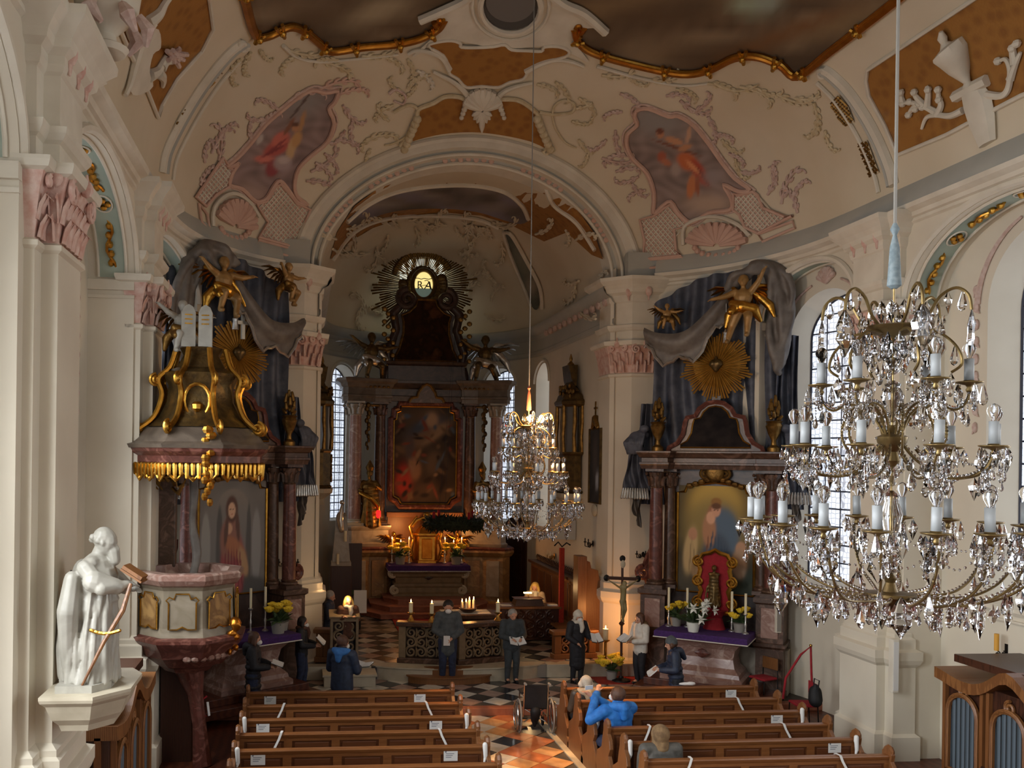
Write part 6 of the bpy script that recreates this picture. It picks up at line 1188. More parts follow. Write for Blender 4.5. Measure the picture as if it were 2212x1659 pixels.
MB().tube([(-.12, -.43, .95), (-.2, -.38, .7), (-.3, -.24, .42), (-.32, -.04, .0)], [.018, .026, .02, .012], 7).build('sword', 'midwood', ST, smooth=True); b = MB()
for k in range(7): a = k * .45; b.cap((-.28, -.1 - .04 * k, .52 - .03 * math.sin(a)), (-.28, -.1 - .04 * (k + 1), .52 - .03 * math.sin(a + .45)), .018, .018, 6)
b.build('gilt_trim', 'gold', ST, smooth=True)
MB().cyl((.2, .0, 1.0), (.35, .35, 1.0), .01).build('wall_anchor', 'iron', ST)
# ---- confessionals
def confessional(label, x0, x1, y0, y1, front, h=2.15, z=-.15):
    """front = +1 opens to +x, -1 opens to -x"""
    T = thing('confessional', label, 'confessional', ((x0 + x1) / 2, (y0 + y1) / 2, z)); L = y1 - y0; Dp = x1 - x0; fx = front * Dp / 2
    MB().bb(-Dp / 2, Dp / 2, -L / 2, L / 2, 0, h - .25).build('box', 'darkwood', T, bevel=.01)
    b = MB(); pts = []
    top = lambda v: h - .2 + .22 * math.exp(-((v) / .5) ** 2 * 2.2) + .05 * math.cos(v * 4)
    n = 24; rows = []
    for xx in (-Dp / 2 - .04, fx + front * .1 if front > 0 else Dp / 2 + .04):
        rows.append([V((xx, -L / 2 - .05 + (L + .1) * k / n, top(-L / 2 + L * k / n))) for k in range(n + 1)])
    xa, xb = (-Dp / 2 - .02, fx + .1) if front > 0 else (fx - .1, Dp / 2 + .02); ys = [-L / 2 - .06 + (L + .12) * k / n for k in range(n + 1)]
    b.rings([[V((xa, y, top(y) - .16)), V((xb, y, top(y) - .16)), V((xb, y, top(y))), V((xa, y, top(y)))] for y in ys]).build('cornice', 'midwood', T)
    MB().bb(-Dp / 2 + .1, Dp / 2 - .05, -L / 2 + .15, L / 2 - .1, h - .05, h + .06).build('roof_board', 'darkwood', T)
    def arch_face(c, ex, ey, w_, nm):
        hw, zb, zs = w_ * .34, .55, h - .75; c, ex, ey = V(c), V(ex), V(ey); ol = [(-hw, zb), (hw, zb)] + [(hw * math.cos(PI * k / 12), zs + hw * math.sin(PI * k / 12)) for k in range(13)]
        ps = [c + ex * u + ey * .02 + V((0, 0, v)) for u, v in ol]; MB().add(ps, [tuple(range(len(ps)))]).build('curtain_backing', 'black', T)
        rows = [[c + ex * (-hw * .97 + 2 * hw * .97 * i / 22) + ey * (.03 + .018 * math.sin(i * 1.7)) + V((0, 0, zb + 0)) for i in range(23)], [c + ex * (-hw * .97 + 2 * hw * .97 * i / 22) + ey * (.03 + .018 * math.sin(i * 1.7)) + V((0, 0, zs + hw * math.sqrt(max(0, 1 - ((-1 + 2 * i / 22) * .97) ** 2)))) for i in range(23)]]
        MB().grid(rows).build('curtain', 'curtain', T, smooth='all'); MB().tube([c + ex * u * 1.06 + ey * .05 + V((0, 0, v)) for u, v in ol], .04, 6, closed=True).build('arch_frame', 'midwood', T, smooth=True)
        MB().tube(spiral(c + ey * .03 + V((0, 0, h - .42)), ex, (0, 0, 1), .1), .025, 6).build('carving', 'midwood', T, smooth=True)
        for s in (-1, 1): q = c + ex * (s * w_ * .46) + ey * .03; MB().box(q + V((0, 0, (h - .3) / 2)), (.07 if abs(ex.x) > .5 else .06, .06, h - .3)).build('stile', 'oak_v', T)
    for k in (-1, 0, 1): arch_face((fx, k * L / 3.1, 0), (0, 1, 0), (front, 0, 0), L / 3.3, k)
    arch_face((0, -L / 2, 0), (1, 0, 0), (0, -1, 0), Dp * .85, 9); return T
confessional('dark wood confessional with blue-grey curtains below the stone saint', -3.3, -2.16, 10.75, 13.3, 1); confessional('dark wood confessional with grey curtains beside the right wall pier', 9.62, 10.85, 10.3, 13.05, -1, 2.15)
T = thing('wall_candle', 'yellow candle on a black scrolled iron bracket above the confessional', 'candle', tuple(aX(2168, 1405, 10.85))); MB().tube(spiral((-.1, 0, -.06), (1, 0, 0), (0, 0, 1), .05), .01, 5).tube(spiral((.0, 0, -.06), (1, 0, 0), (0, 0, 1), .05), .01, 5).bb(.04, .06, -.03, .03, -.15, .1).build('bracket', 'iron', T); MB().cyl((-.12, 0, 0), (-.12, 0, .26), .035).build('candle', emat('amberwax', 'c98a2a', .05, 'd39a3a'), T, smooth=True)
# ================================================================== pews
def make_pew(L, mirror, label, loc, group):
    """back seen from behind; x from 0 to L, aisle end carries a scroll"""
    T = thing('pew', label, 'pew', loc, 0, group)
    MB().bb(.02, L - .02, -.02, .02, .12, .9).build('back_board', 'oak_panel', T); MB().stack([(0, -.05), (L, -.05), (L, .05), (0, .05)], [(.9, -.01), (.92, .0), (.95, .01), (.965, 0), (.97, -.02)]).build('top_rail', 'oak', T)
    MB().bb(0, L, -.035, -.015, .855, .91).build('upper_frame', 'oak', T); MB().bb(0, L, -.035, -.015, .12, .3).build('lower_frame', 'oak', T)
    n = 5
    for k in range(n + 1): MB().bb(max(0, L * k / n - .06), min(L, L * k / n + .06), -.036, -.014, .3, .855).build('stile', 'oak', T)
    for k in range(n): MB().bb(L * k / n + .1, L * (k + 1) / n - .1, -.034, -.02, .33, .83).build('panel', 'oak_panel', T, bevel=.012)
    MB().bb(.03, L - .03, .03, .42, .42, .46).build('seat', 'oak', T); MB().bb(.05, L - .05, -.4, -.18, .16, .21).build('kneeler', 'oak_panel', T)
    prof = [(-.42, 0), (.5, 0), (.5, .12), (.42, .2), (.46, .34), (.42, .5), (.3, .56), (.2, .62), (.16, .78), (.12, .9), (.12, 1.0), (.05, 1.06), (-.05, 1.05), (-.1, .98), (-.08, .88), (-.16, .8), (-.2, .68), (-.13, .56), (-.22, .44), (-.32, .34), (-.3, .2), (-.42, .12)]
    for x in (0, L):
        s = 1 if x else -1; Mx = Matrix(((0, 0, 1, 0), (1, 0, 0, 0), (0, 1, 0, 0), (0, 0, 0, 1))); e = MB().prism(prof, x - .03 + s * .03, x + .03 + s * .03, Mx).build('end_panel', 'oak_v', T, bevel=.008)
        MB().tube([V((x + s * .03, y, z)) for y, z in [(.0 + .07 * math.cos(t), 1.0 + .07 * math.sin(t)) for t in [k * .7 for k in range(10)]]], .035, 6).build('end_scroll', 'oak_v', e, smooth=True)
    return T
PY = [16.15, 15.3, 14.5, 13.75, 13.0, 12.22]
ordn = ['front', 'second', 'third', 'fourth', 'fifth', 'sixth']
pl = make_pew(3.5, 0, 'front wooden pew on the pulpit side of the aisle', (-.9, PY[0], -.15), 'pews'); 
for side, x0, nm in ((0, -.9, 'pulpit'), (1, 4.68, 'wheelchair')):
    for k in range(6):
        if side == 0 and k == 0: continue
        c = copy_tree(pl); c.location = (x0, PY[k], -.15); c['label'] = '%s wooden pew from the altar on the %s side of the aisle' % (ordn[k] if k else 'front', nm)
# sheets of paper on the pew backs and white ribbons over the top rails
def sheet(x, k, side):
    y = PY[k]; T = thing('notice_sheet', 'white paper notice on the back of the %s pew, %s' % (ordn[k] + (' pulpit side' if x < 3.6 else ' wheelchair side'), side), 'paper sign', (x, y - .037, .68), 0, 'paper notices on the pews')
    MB().bb(-.1, .1, -.003, 0, -.07, .08).build('paper', 'paper', T); b = MB()
    for j in range(3): b.bb(-.07, .05 - .02 * j, -.0045, -.003, .03 - j * .025, .038 - j * .025)
    b.bb(-.08, -.06, -.0045, -.003, .05, .07); b.build('print', mat('ink', '6a6d78', None, .8) if 'ink' not in M else 'ink', T)
def ribbon_(x, k, s, where):
    T = thing('white_ribbon', 'white paper ribbon hung over the %s pew, %s' % (ordn[k] + (' pulpit side' if x < 3.6 else ' wheelchair side'), where), 'ribbon', (x, PY[k], -.15), 0, 'white ribbons on the pews')
    pts = [(-.02 * s, .07, .9), (-.01 * s, .05, .985), (0, -.06, .985), (.03 * s, -.07, .9), (.09 * s, -.09, .78), (.13 * s, -.08, .66)]; MB().rings([[V(p) + V((q, 0, 0)) for q in (-.018, .018)] + [V(p) + V((q, -.004, .002)) for q in (.018, -.018)] for p in pts]).build('strip', 'paper', T)
for k, xs in ((0, (-.55, 2.05)), (2, (-.6, 2.1)), (4, (-.6, 2.1))):
    sheet(xs[0], k, 'wall end'); sheet(xs[1], k, 'aisle end')
for k in (1, 3): ribbon_(-.3, k, -1, 'wall end'); ribbon_(2.05, k, 1, 'aisle end')
for k, x in ((0, 7.75), (2, 7.75), (4, 7.85)): sheet(x, k, 'wall end')
for k, x in ((3, 4.95), (5, 5.0)): pass
sheet(5.0, 2, 'aisle end'); sheet(4.95, 4, 'aisle end')
for k in (1, 3, 5): ribbon_(7.45, k, 1, 'wall end'); ribbon_(5.3, k, -1, 'aisle end')
for k in (2, 4):
    for x in (-.88, 2.58, 4.7, 8.15):
        T = thing('white_cloth_wrap', 'white cloth wrapped round the %s end of the %s pew, %s side' % ('wall' if x in (-.88, 8.15) else 'aisle', ordn[k], 'pulpit' if x < 3.6 else 'wheelchair'), 'ribbon', (x, PY[k], -.15), 0, 'white cloths on pew ends'); MB().chain([V((0, -.09, .94)), V((.0, -.1, 1.0)), V((.01, -.1, .82)), V((-.01, -.1, .74))], [.03, .035, .028, .012]).build('cloth', 'paper', T, smooth=True)
# ================================================================== floor-standing things
def chair(label, loc, rz, back='midwood'):
    T = thing('chair', label, 'chair', loc, rz); MB().stack([(-.21, -.2), (.21, -.2), (.19, .2), (-.19, .2)], [(.43, -.01), (.45, 0), (.47, 0), (.48, -.02)]).build('seat', 'red_cloth', T, bevel=.01); MB().stack([(-.2, .18), (.2, .18), (.2, .2), (-.2, .2)], [(.62, -.0), (.86, .0)]).build('backrest', back, T, bevel=.008)
    for x in (-.19, .19):
        for y in (-.18, .19): MB().tube([(x, y * 1.12, 0), (x, y, .44)] + ([(x, .2, .86)] if y > 0 else []), .012, 6).build('leg', 'iron', T, smooth=True)
    return T
p = aZ(1722, 1560, -.15)
chair('wooden-backed chair with red seat standing free by the right wall', (9.45, 18.2, 0), math.radians(-70)); chair('red seated chair half behind the wall pier', (9.5, 16.75, -.15), math.radians(-95), 'red_cloth')
T = thing('black_bag', 'black bag on the chair half behind the wall pier', 'bag', (9.6, 16.5, .33)); MB().chain([V((0, 0, .1)), V((.02, .05, .25)), V((0, 0, .38))], [.13, .12, .04]).fuse('bag_body', 'black', T, .02); MB().tube([(-.02, -.1, .3), (0, -.12, .5), (0, .05, .5), (0, .08, .3)], .012).build('strap', 'black', T)
T = thing('red_rope', 'red barrier rope hanging from a wall hook beside the pier', 'rope', (9.75, 16.85, -.15)); MB().tube([(-.55, .1, .5), (-.5, .1, .9), (-.2, .1, 1.35), (.0, .1, 1.5), (.02, .1, 1.0), (.05, .1, .5)], .022, 7).build('rope', 'red_cloth', T, smooth=True); MB().ell((0, .1, 1.52), .03).build('hook', 'brass', T)
T = thing('red_rope', 'red rope with pale handle at the foot of the pulpit stair', 'rope', tuple(aY(440, 1530, 15.4))); MB().tube([(.05, 0, .2), (-.08, 0, .1), (-.1, 0, -.05), (.0, 0, -.15), (.04, 0, -.12)], .015, 6).build('rope', 'red_cloth', T, smooth=True); MB().cyl((.06, 0, .1), (.09, 0, -.12), .02).build('handle', 'paper', T)
T = thing('dark_chair', 'dark wooden chair back beside the curtained confessional near the right edge', 'chair', (8.75, 11.3, -.15), math.radians(-90)); MB().bb(-.3, .3, -.25, .25, .4, .46).build('seat', 'red_cloth', T, bevel=.02)
for s in (-1, 1): MB().tube([(s * .26, .24, 0), (s * .26, .26, .5), (s * .28, .3, .85), (s * .2, .32, 1.0)], .03, 7).build('back_post', 'darkwood', T, smooth=True); MB().cyl((s * .26, -.22, 0), (s * .26, -.22, .42), .025).build('leg', 'darkwood', T)
MB().bb(-.24, .24, .27, .31, .7, .95).build('backrest', 'darkwood', T, bevel=.02)
# wheelchair
T = thing('wheelchair', 'empty black wheelchair parked in the aisle beside the front pew', 'wheelchair', (4.28, 16.75, -.15), math.radians(-4))
for s in (-1, 1):
    c = V((s * .3, 0, .31)); w = MB().tube([c + V((0, math.cos(k * PI / 14) * .3, math.sin(k * PI / 14) * .3)) for k in range(28)], .016, 7, closed=True).build('wheel', 'pot', T, smooth=True); MB().tube([c + V((s * .05, math.cos(k * PI / 14) * .26, math.sin(k * PI / 14) * .26)) for k in range(28)], .014, 6, closed=True).build('hand_rim', 'steel', w, smooth=True)
    for k in range(12): a = k * PI / 6; MB().cyl(c, c + V((0, math.cos(a) * .29, math.sin(a) * .29)), .003, n=4).build('spoke', 'steel', w)
    q = V((s * .22, .42, .1)); MB().tube([q + V((0, math.cos(k * PI / 8) * .08, math.sin(k * PI / 8) * .08)) for k in range(16)], .018, 6, closed=True).build('caster', 'black', T, smooth=True)
    MB().tube([(s * .22, -.2, .95), (s * .22, -.1, .93), (s * .22, -.05, .5), (s * .22, .0, .3), (s * .22, .35, .28), (s * .22, .42, .1)], .014, 6).tube([(s * .24, -.05, .7), (s * .24, .3, .7), (s * .24, .34, .48)], .014, 6).build('frame_tube', 'steel', T, smooth=True); MB().cyl((s * .22, -.26, .95), (s * .22, -.14, .94), .022).build('push_handle', 'pot', T); MB().bb(s * .24 - .03, s * .24 + .03, 0, .3, .71, .74).build('armrest', 'black', T); MB().bb(s * .12 - .08, s * .12 + .08, .5, .68, .1, .12).build('footplate', 'black', T)
MB().bb(-.21, .21, -.07, -.03, .46, .9).build('backrest', 'black', T, bevel=.01); MB().bb(-.22, .22, -.05, .4, .44, .48).build('seat', 'black', T, bevel=.01); MB().chain([V((0, -.05, .4)), V((0, .02, .25)), V((0, .04, .12))], [.1, .08, .03]).build('net_bag', 'black', T, smooth=True); MB().cyl((-.2, 0, .2), (.2, .1, .42), .01).cyl((.2, 0, .2), (-.2, .1, .42), .01).build('cross_brace', 'steel', T)
# ================================================================== chancel furniture
def scrollwork(par, o, ex, w, h, m='carved', sd=1, name='scroll'):
    """pierced carved panel: C-scrolls and leaves between the posts"""
    rn = random.Random(sd); o, ex = V(o), V(ex); ez = V((0, 0, 1)); nx = max(2, round(w / .24)); nz = max(2, round(h / .24))
    for i in range(nx):
        for j in range(nz):
            c = o + ex * ((i + .5) / nx * w) + ez * ((j + .5) / nz * h); MB().tube(spiral(c, ex, ez, .125, 1.5, 1 if (i + j) % 2 else -1), [.03 - .0006 * k for k in range(23)], 6).build(name, m, par, smooth=True)
            if i: q = o + ex * (i / nx * w) + ez * ((j + .5) / nz * h); MB().tube([q - ez * .1, q + ex * .03, q + ez * .1], [.012, .04, .012], 6).build('leaf', m, par, smooth=True)
def rail(label, p0, p1, z0, z1, m='carved', sd=1, post=.16, top='marble_brown', dep=.2):
    p0, p1 = V(p0), V(p1); d = (p1 - p0); L = d.length; rz = math.atan2(d.y, d.x); T = thing('choir_rail', label, 'balustrade', (p0.x, p0.y, z0), rz); h = z1 - z0
    MB().bb(-.06, L + .06, -dep / 2 - .05, dep / 2 + .05, h - .1, h).build('top_slab', top, T, bevel=.02); MB().bb(-.03, L + .03, -dep / 2 - .03, dep / 2 + .03, 0, .12).build('base', top, T, bevel=.015)
    for x in (0, L - post): MB().bb(x, x + post, -dep / 2, dep / 2, .12, h - .1).build('post', m, T, bevel=.01)
    MB().bb(post, L - post, .06, .09, .12, h - .1).build('hole_shade', 'marble_dark', T); scrollwork(T, (post, -.03, .14), (1, 0, 0), L - 2 * post, h - .28, m, sd); return T  # dark sheet behind the scrolls stands in for shade in the holes
ry = 20.62
rail('pierced stone rail bowing out on the pulpit side of the standing man', (2.15, 20.72, 0), (3.35, 20.42, 0), .3, 1.22, sd=1); rail('pierced stone rail between the two men at the chancel step', (3.42, 20.4, 0), (4.62, 20.78, 0), .3, 1.22, sd=2); rail('low pierced rail beside the woman with the white scarf', (5.75, 20.9, 0), (6.75, 21.0, 0), .3, .95, m='midwood', top='midwood', sd=3); rail('low pierced wooden rail between pillar and lectern', (.3, 20.85, 0), (.62, 20.8, 0), .3, 1.05, m='midwood', top='midwood', sd=4)
b = thing('wooden_step', 'pale curved wooden step in front of the pierced rail', 'step', (3.2, 20.1, 0)); MB().stack([(.95 * math.cos(PI + PI * i / 16), .38 * math.sin(PI + PI * i / 16)) for i in range(17)], [(0, -.03), (.13, -.03), (.13, 0), (.16, 0)]).build('lower_tread', 'midwood', b); MB().stack([(.55 * math.cos(PI + PI * i / 16), .1 + .26 * math.sin(PI + PI * i / 16)) for i in range(17)], [(.16, -.02), (.29, -.02), (.29, 0), (.31, 0)]).build('upper_tread', 'midwood', b)
T = thing('stone_block', 'pale stone step block below the carved lectern', 'step', (1.0, 19.95, 0)); MB().bb(-.55, .55, -.28, .28, 0, .22).bb(-.58, .58, -.31, .31, .22, .27).build('block', 'stone_light', T, bevel=.01)
# lectern
T = thing('lectern', 'carved wooden lectern with scroll panel in front of the blond reader', 'lectern', (.9, 20.5, .3)); MB().bb(-.3, .3, -.16, .18, 0, .06).build('foot', 'carved', T, bevel=.01)
for s in (-1, 1): MB().bb(s * .28 - .03, s * .28 + .03, -.16, .16, .06, 1.05).build('post', 'carved', T, bevel=.01)
MB().bb(-.25, .25, .0, .02, .06, 1.05).build('back', 'darkwood', T); MB().box((0, 0, 1.12), (.68, .42, .05), rx=.25).build('desk', 'carved', T, bevel=.01); MB().bb(-.3, .3, -.17, .17, .98, 1.08).build('top_rail', 'carved', T); scrollwork(T, (-.25, -.08, .08), (1, 0, 0), .5, .9, 'carved', 5)
# people's altar
T = thing('stone_altar', 'stone table altar with white cloth behind the standing man', 'altar table', (3.95, 22.0, .3)); MB().stack([(-.55, -.3), (.55, -.3), (.7, 0), (.55, .3), (-.55, .3), (-.7, 0)], [(0, .04), (.08, .04), (.12, -.08), (.7, -.08), (.76, .02), (.78, .06)]).build('body', 'marble_brown', T); MB().stack([(-.62, -.36), (.62, -.36), (.78, 0), (.62, .36), (-.62, .36), (-.78, 0)], [(.78, 0), (.8, .03), (.88, .04), (.9, .02)]).build('slab', 'marble_brown', T); MB().bb(-.62, .5, -.3, .3, .9, .912).bb(-.66, -.61, -.3, .3, .5, .912).build('cloth', 'white_cloth', T)
T = thing('candle_bowl', 'dark bowl with four lit candles on the stone altar', 'candles', (3.92, 21.9, 1.215)); MB().lathe((0, 0, 0), [(.12, 0), (.2, .06), (.22, .1), (.1, .1)], 14).build('bowl', 'darkwood', T, smooth=True)
for k, (x, y) in enumerate(((-.14, .02), (-.06, -.08), (.04, .03), (.13, -.04))): candle(T, x, y, .08, .16 + .02 * k, .03, True, hold=False)
for k, (px, py, Y, zt) in enumerate(((887, 1345, 20.75, 1.22), (932, 1352, 20.6, 1.22), (1075, 1345, 20.75, 1.22))):
    q = aY(px, py, Y); T = thing('rail_candle', ('thick lit candle on the outer end of the rail towards the lectern', 'thick lit candle next to the standing man on the rail', 'thick lit candle beside the older man on the rail')[k], 'candle', (q.x, Y - .02, zt)); MB().lathe((0, 0, 0), [(.09, 0), (.06, .05), (.03, .1), (.03, .14), (.09, .17), (.09, .19)], 10).build('stand', 'brass', T, smooth=True); candle(T, 0, 0, .19, .22, .045, True, hold=False)
# red carpet and stool
T = thing('red_carpet', 'red carpet strip in front of the high altar steps', 'carpet', (3.5, 24.6, .3)); MB().bb(-1.0, 1.0, -1.2, 1.6, 0, .015).build('pile', 'red_carpet', T)
T = thing('red_carpet', 'red carpet under the crucifix and flowers', 'carpet', (7.1, 20.0, 0)); MB().bb(-.65, .75, -.35, .3, 0.0, .014).build('pile', 'red_carpet', T)
T = thing('stool', 'wooden stool with white cushion on the altar steps', 'stool', (3.8, 25.35, .31)); MB().bb(-.3, .3, -.2, .2, .52, .62).build('cushion', 'paper', T, bevel=.03); MB().bb(-.28, .28, -.18, .18, .42, .52).build('apron', 'midwood', T)
for x in (-.25, .25):
    for y in (-.15, .15): MB().bb(x - .025, x + .025, y - .025, y + .025, 0, .42).build('leg', 'midwood', T)
# organ console
T = thing('organ_console', 'dark carved wooden console with reading lamp in the chancel', 'console', (5.72, 23.3, .3)); MB().bb(-.75, .75, -.3, .3, 0, .8).build('body', 'darkwood', T, bevel=.015); MB().bb(-.8, .8, -.36, .36, .8, .86).build('top', 'midwood', T, bevel=.01); MB().stack([(-.38, -.25), (.38, -.25), (.38, .2), (-.38, .2)], [(.86, 0), (1.02, -.05), (1.04, 0)]).build('music_desk', 'darkwood', T)
scrollwork(T, (-.65, -.31, .06), (1, 0, 0), 1.3, .7, 'darkwood', 7, 'carving')
MB().cyl((0, -.1, 1.04), (0, .0, 1.16), .012).build('lamp_arm', 'brass', T); MB().bb(-.1, .1, -.05, .05, 1.15, 1.18).build('lamp', emat('lampshade', 'ffd9a0', 3), T)
for x, r_ in ((-.6, .1), (.62, -.2)): MB().box((x, -.1, .87), (.26, .2, .02), rz=r_).build('music_book', 'paper', T)
# choir stall, wood bulkhead, door, screens
T = thing('choir_stall', 'brown panelled choir stall receding along the chancel wall', 'choir stall', (7.0, 24.6, .3)); MB().bb(-.28, .0, -2.4, 2.4, 0, 1.55).build('back', 'midwood', T, bevel=.01); MB().bb(-.36, .05, -2.45, 2.45, 1.55, 1.62).build('cornice', 'darkwood', T)
for k in range(6): MB().bb(-.3, -.27, -2.3 + k * .78, -1.68 + k * .78, .6, 1.45).build('panel', 'oak_panel', T, bevel=.01)
MB().bb(-.75, -.28, -2.4, 2.4, .4, .46).build('seat', 'midwood', T); b = MB()
for k in range(30): b.tube(spiral((-.1, -2.3 + k * .16, 1.68), (0, 1, 0), (0, 0, 1), .09), .02, 5)
b.build('carved_crest', 'darkwood', T, kind='stuff', smooth=True)
T = thing('wooden_screen', 'tall orange brown wooden screen end behind the crucifix', 'screen', (6.6, 21.65, .3)); MB().bb(-.12, .1, -.2, .2, 0, 2.3).build('post', 'oak_v', T, bevel=.01); MB().prism([(.1, 0), (.62, 0), (.62, 1.6), (.45, 1.75), (.42, 1.95), (.25, 2.0), (.22, 2.15), (.1, 2.2)], -.05, .05, Matrix.Rotation(PI / 2, 4, 'X')).build('wing_panel', 'midwood', T, bevel=.01)
T = thing('red_pole', 'red square processional pole standing in front of the choir stall', 'pole', (6.52, 23.0, .3)); MB().bb(-.06, .06, -.05, .05, 0, 2.35).build('shaft', 'red_carpet', T, bevel=.01); MB().bb(-.12, .12, -.08, .08, 0, .06).build('foot', 'iron', T); MB().tube([(-.2, 0, 2.4), (-.1, 0, 2.5), (0, 0, 2.38), (.12, 0, 2.48), (.22, 0, 2.42)], .02, 6).build('iron_top', 'iron', T)
T = thing('projection_screen', 'small pale grey board on the chancel wall above the red pole', 'board', (6.95, 24.3, 2.75), math.radians(-20)); MB().bb(-.3, .3, -.02, .02, 0, .52).build('panel', 'screen', T, bevel=.005); MB().cyl((0, .02, .26), (.35, .1, .26), .02).build('bracket', 'iron', T)
D = semp('door_1'); p0, p1 = ch_path(ch_u(22), -.04), ch_path(ch_u(36), -.04); ex = (p1 - p0).normalized(); n_ = V((ex.y, -ex.x, 0)) * -1; w_ = (p1 - p0).length
pg = [(-.05, 0), (w_ + .05, 0), (w_ + .05, 2.3)] + [(w_ / 2 + (w_ / 2 + .05) * math.cos(PI * k / 10), 2.3 + .45 * math.sin(PI * k / 10)) for k in range(11)]; Mx = Matrix((ex, V((0, 0, 1)), -n_)).transposed().to_4x4(); Mx.translation = p0 + V((0, 0, .3)); MB().prism(pg, -.04, .04, Mx).build('door_leaf', 'darkwood', D)
for k in range(3): MB().prism([(.12, .2 + k * .75), (w_ - .12, .2 + k * .75), (w_ - .12, .8 + k * .75), (.12, .8 + k * .75)], -.06, .06, Mx).build('door_panel', 'darkwood', D, bevel=.01)
# crucifix
T = thing('crucifix', 'tall dark processional crucifix with gilt figure in front of the pillar', 'crucifix', (7.02, 19.9, 0)); K = .78
MB().lathe((0, 0, 0), [(.22, 0), (.2, .04), (.06, .08), (.04, .12)], 12).build('foot', 'iron', T, smooth=True); MB().tube([(0, 0, .08), (0, 0, 2.7)], .028, 8).lathe((0, 0, .98), [(.03, -.05), (.06, 0), (.03, .05)], 8).lathe((0, 0, 1.28), [(.03, -.05), (.07, 0), (.03, .05)], 8).build('staff', 'darkwood', T, smooth=True)
MB().box((0, 0, 2.28), (.7, .05, .07), ry=.04).build('crossbar', 'darkwood', T); 
for q in ((-.36, 0, 2.29), (.36, 0, 2.27), (0, 0, 2.72)): MB().ell(q, (.07, .03, .075), 8, 5).build('trefoil_end', 'iron', T, smooth=True)
MB().ell((0, -.03, 2.6), (.06, .02, .09), 8, 5).build('title_plate', 'stone_light', T, smooth=True)
b = MB(); headp(b, (.03, -.08, 2.17), .06, (.2, -1, -.5), beard=.3); b.chain([V((0, -.06, 2.1)), V((.01, -.06, 1.95)), V((0, -.06, 1.78))], [.075, .065, .065])
for s in (-1, 1): arm(b, V((s * .07, -.06, 2.08)), V((s * .19, -.06, 2.16)), V((s * .31, -.05, 2.24)), .022, .45); b.chain([V((s * .03, -.06, 1.78)), V((s * .03 + .02, -.1, 1.6)), V((.01 * s, -.06, 1.4)), V((.01 * s, -.1, 1.34))], [.05, .035, .022, .018])
b.fuse('corpus', mat('corpus', '8d7f55', '766a45', .45), T, .012, 2)
T = thing('floor_candle', 'lit candle lantern glowing against the chancel pillar', 'candle', (6.84, 20.45, 0)); MB().lathe((0, 0, 0), [(.12, 0), (.1, .04), (.03, .08), (.03, .75), (.1, .8), (.1, .82)], 12).build('stand', 'brass', T, smooth=True); candle(T, 0, 0, .82, .24, .06, True, hold=False)
flowerpot('large pot of yellow flowers on the red carpet below the crucifix', (6.84, 20.0, .02), 1.3, 14, sp=.24)
# wall sconces
def sconce(label, loc, rz, m='iron', candles=2, s=1.0):
    T = thing('wall_sconce', label, 'sconce', loc, rz); MB().ell((0, 0, 0), (.06 * s, .02, .09 * s), 8, 5).build('back_plate', m, T, smooth=True)
    for k in range(candles):
        x = (k - (candles - 1) / 2) * .3 * s; MB().tube([(0, -.02, 0), (x * .5, -.1, -.1 * s), (x, -.16, -.08 * s), (x, -.16, .02 * s)], .012, 6).tube(spiral((x * .6, -.1, -.02), (1, 0, 0), (0, 0, 1), .06 * s), .01, 5).build('arm', m, T, smooth=True); MB().lathe((x, -.16, .02 * s), [(.035, 0), (.04, .02), (.01, .03)], 8).cyl((x, -.16, .04 * s), (x, -.16, .14 * s), .014).build('candle', 'wax' if m != 'iron' else m, T, smooth=True)
sconce('black iron candle sconce on the left chancel pillar', (-.35, 20.99, 2.5), 0, 'iron', 3, .7); sconce('black iron candle sconce on the right chancel pillar', (7.9, 20.99, 2.7), 0, 'iron', 3, .7); sconce('iron two-armed sconce with candles on the chancel wall above the stall', (7.2, 26.2, 2.1), math.radians(-90), 'brass', 2, 1.1); sconce('iron sconce on the chancel wall near the pillar', (7.2, 22.6, 2.8), math.radians(-90), 'iron', 2, .9)
T = thing('pillar_lamp', 'glowing globe lamp on the edge of the left chancel pillar', 'lamp', tuple(aY(688, 1264, 21.5))); MB().ell((0, 0, 0), .075, 12, 8).build('globe', emat('globe', 'ffe2a8', 14), T, smooth=True); MB().cyl((0, 0, 0), (-.2, .0, -.02), .015).build('arm', 'brass', T)
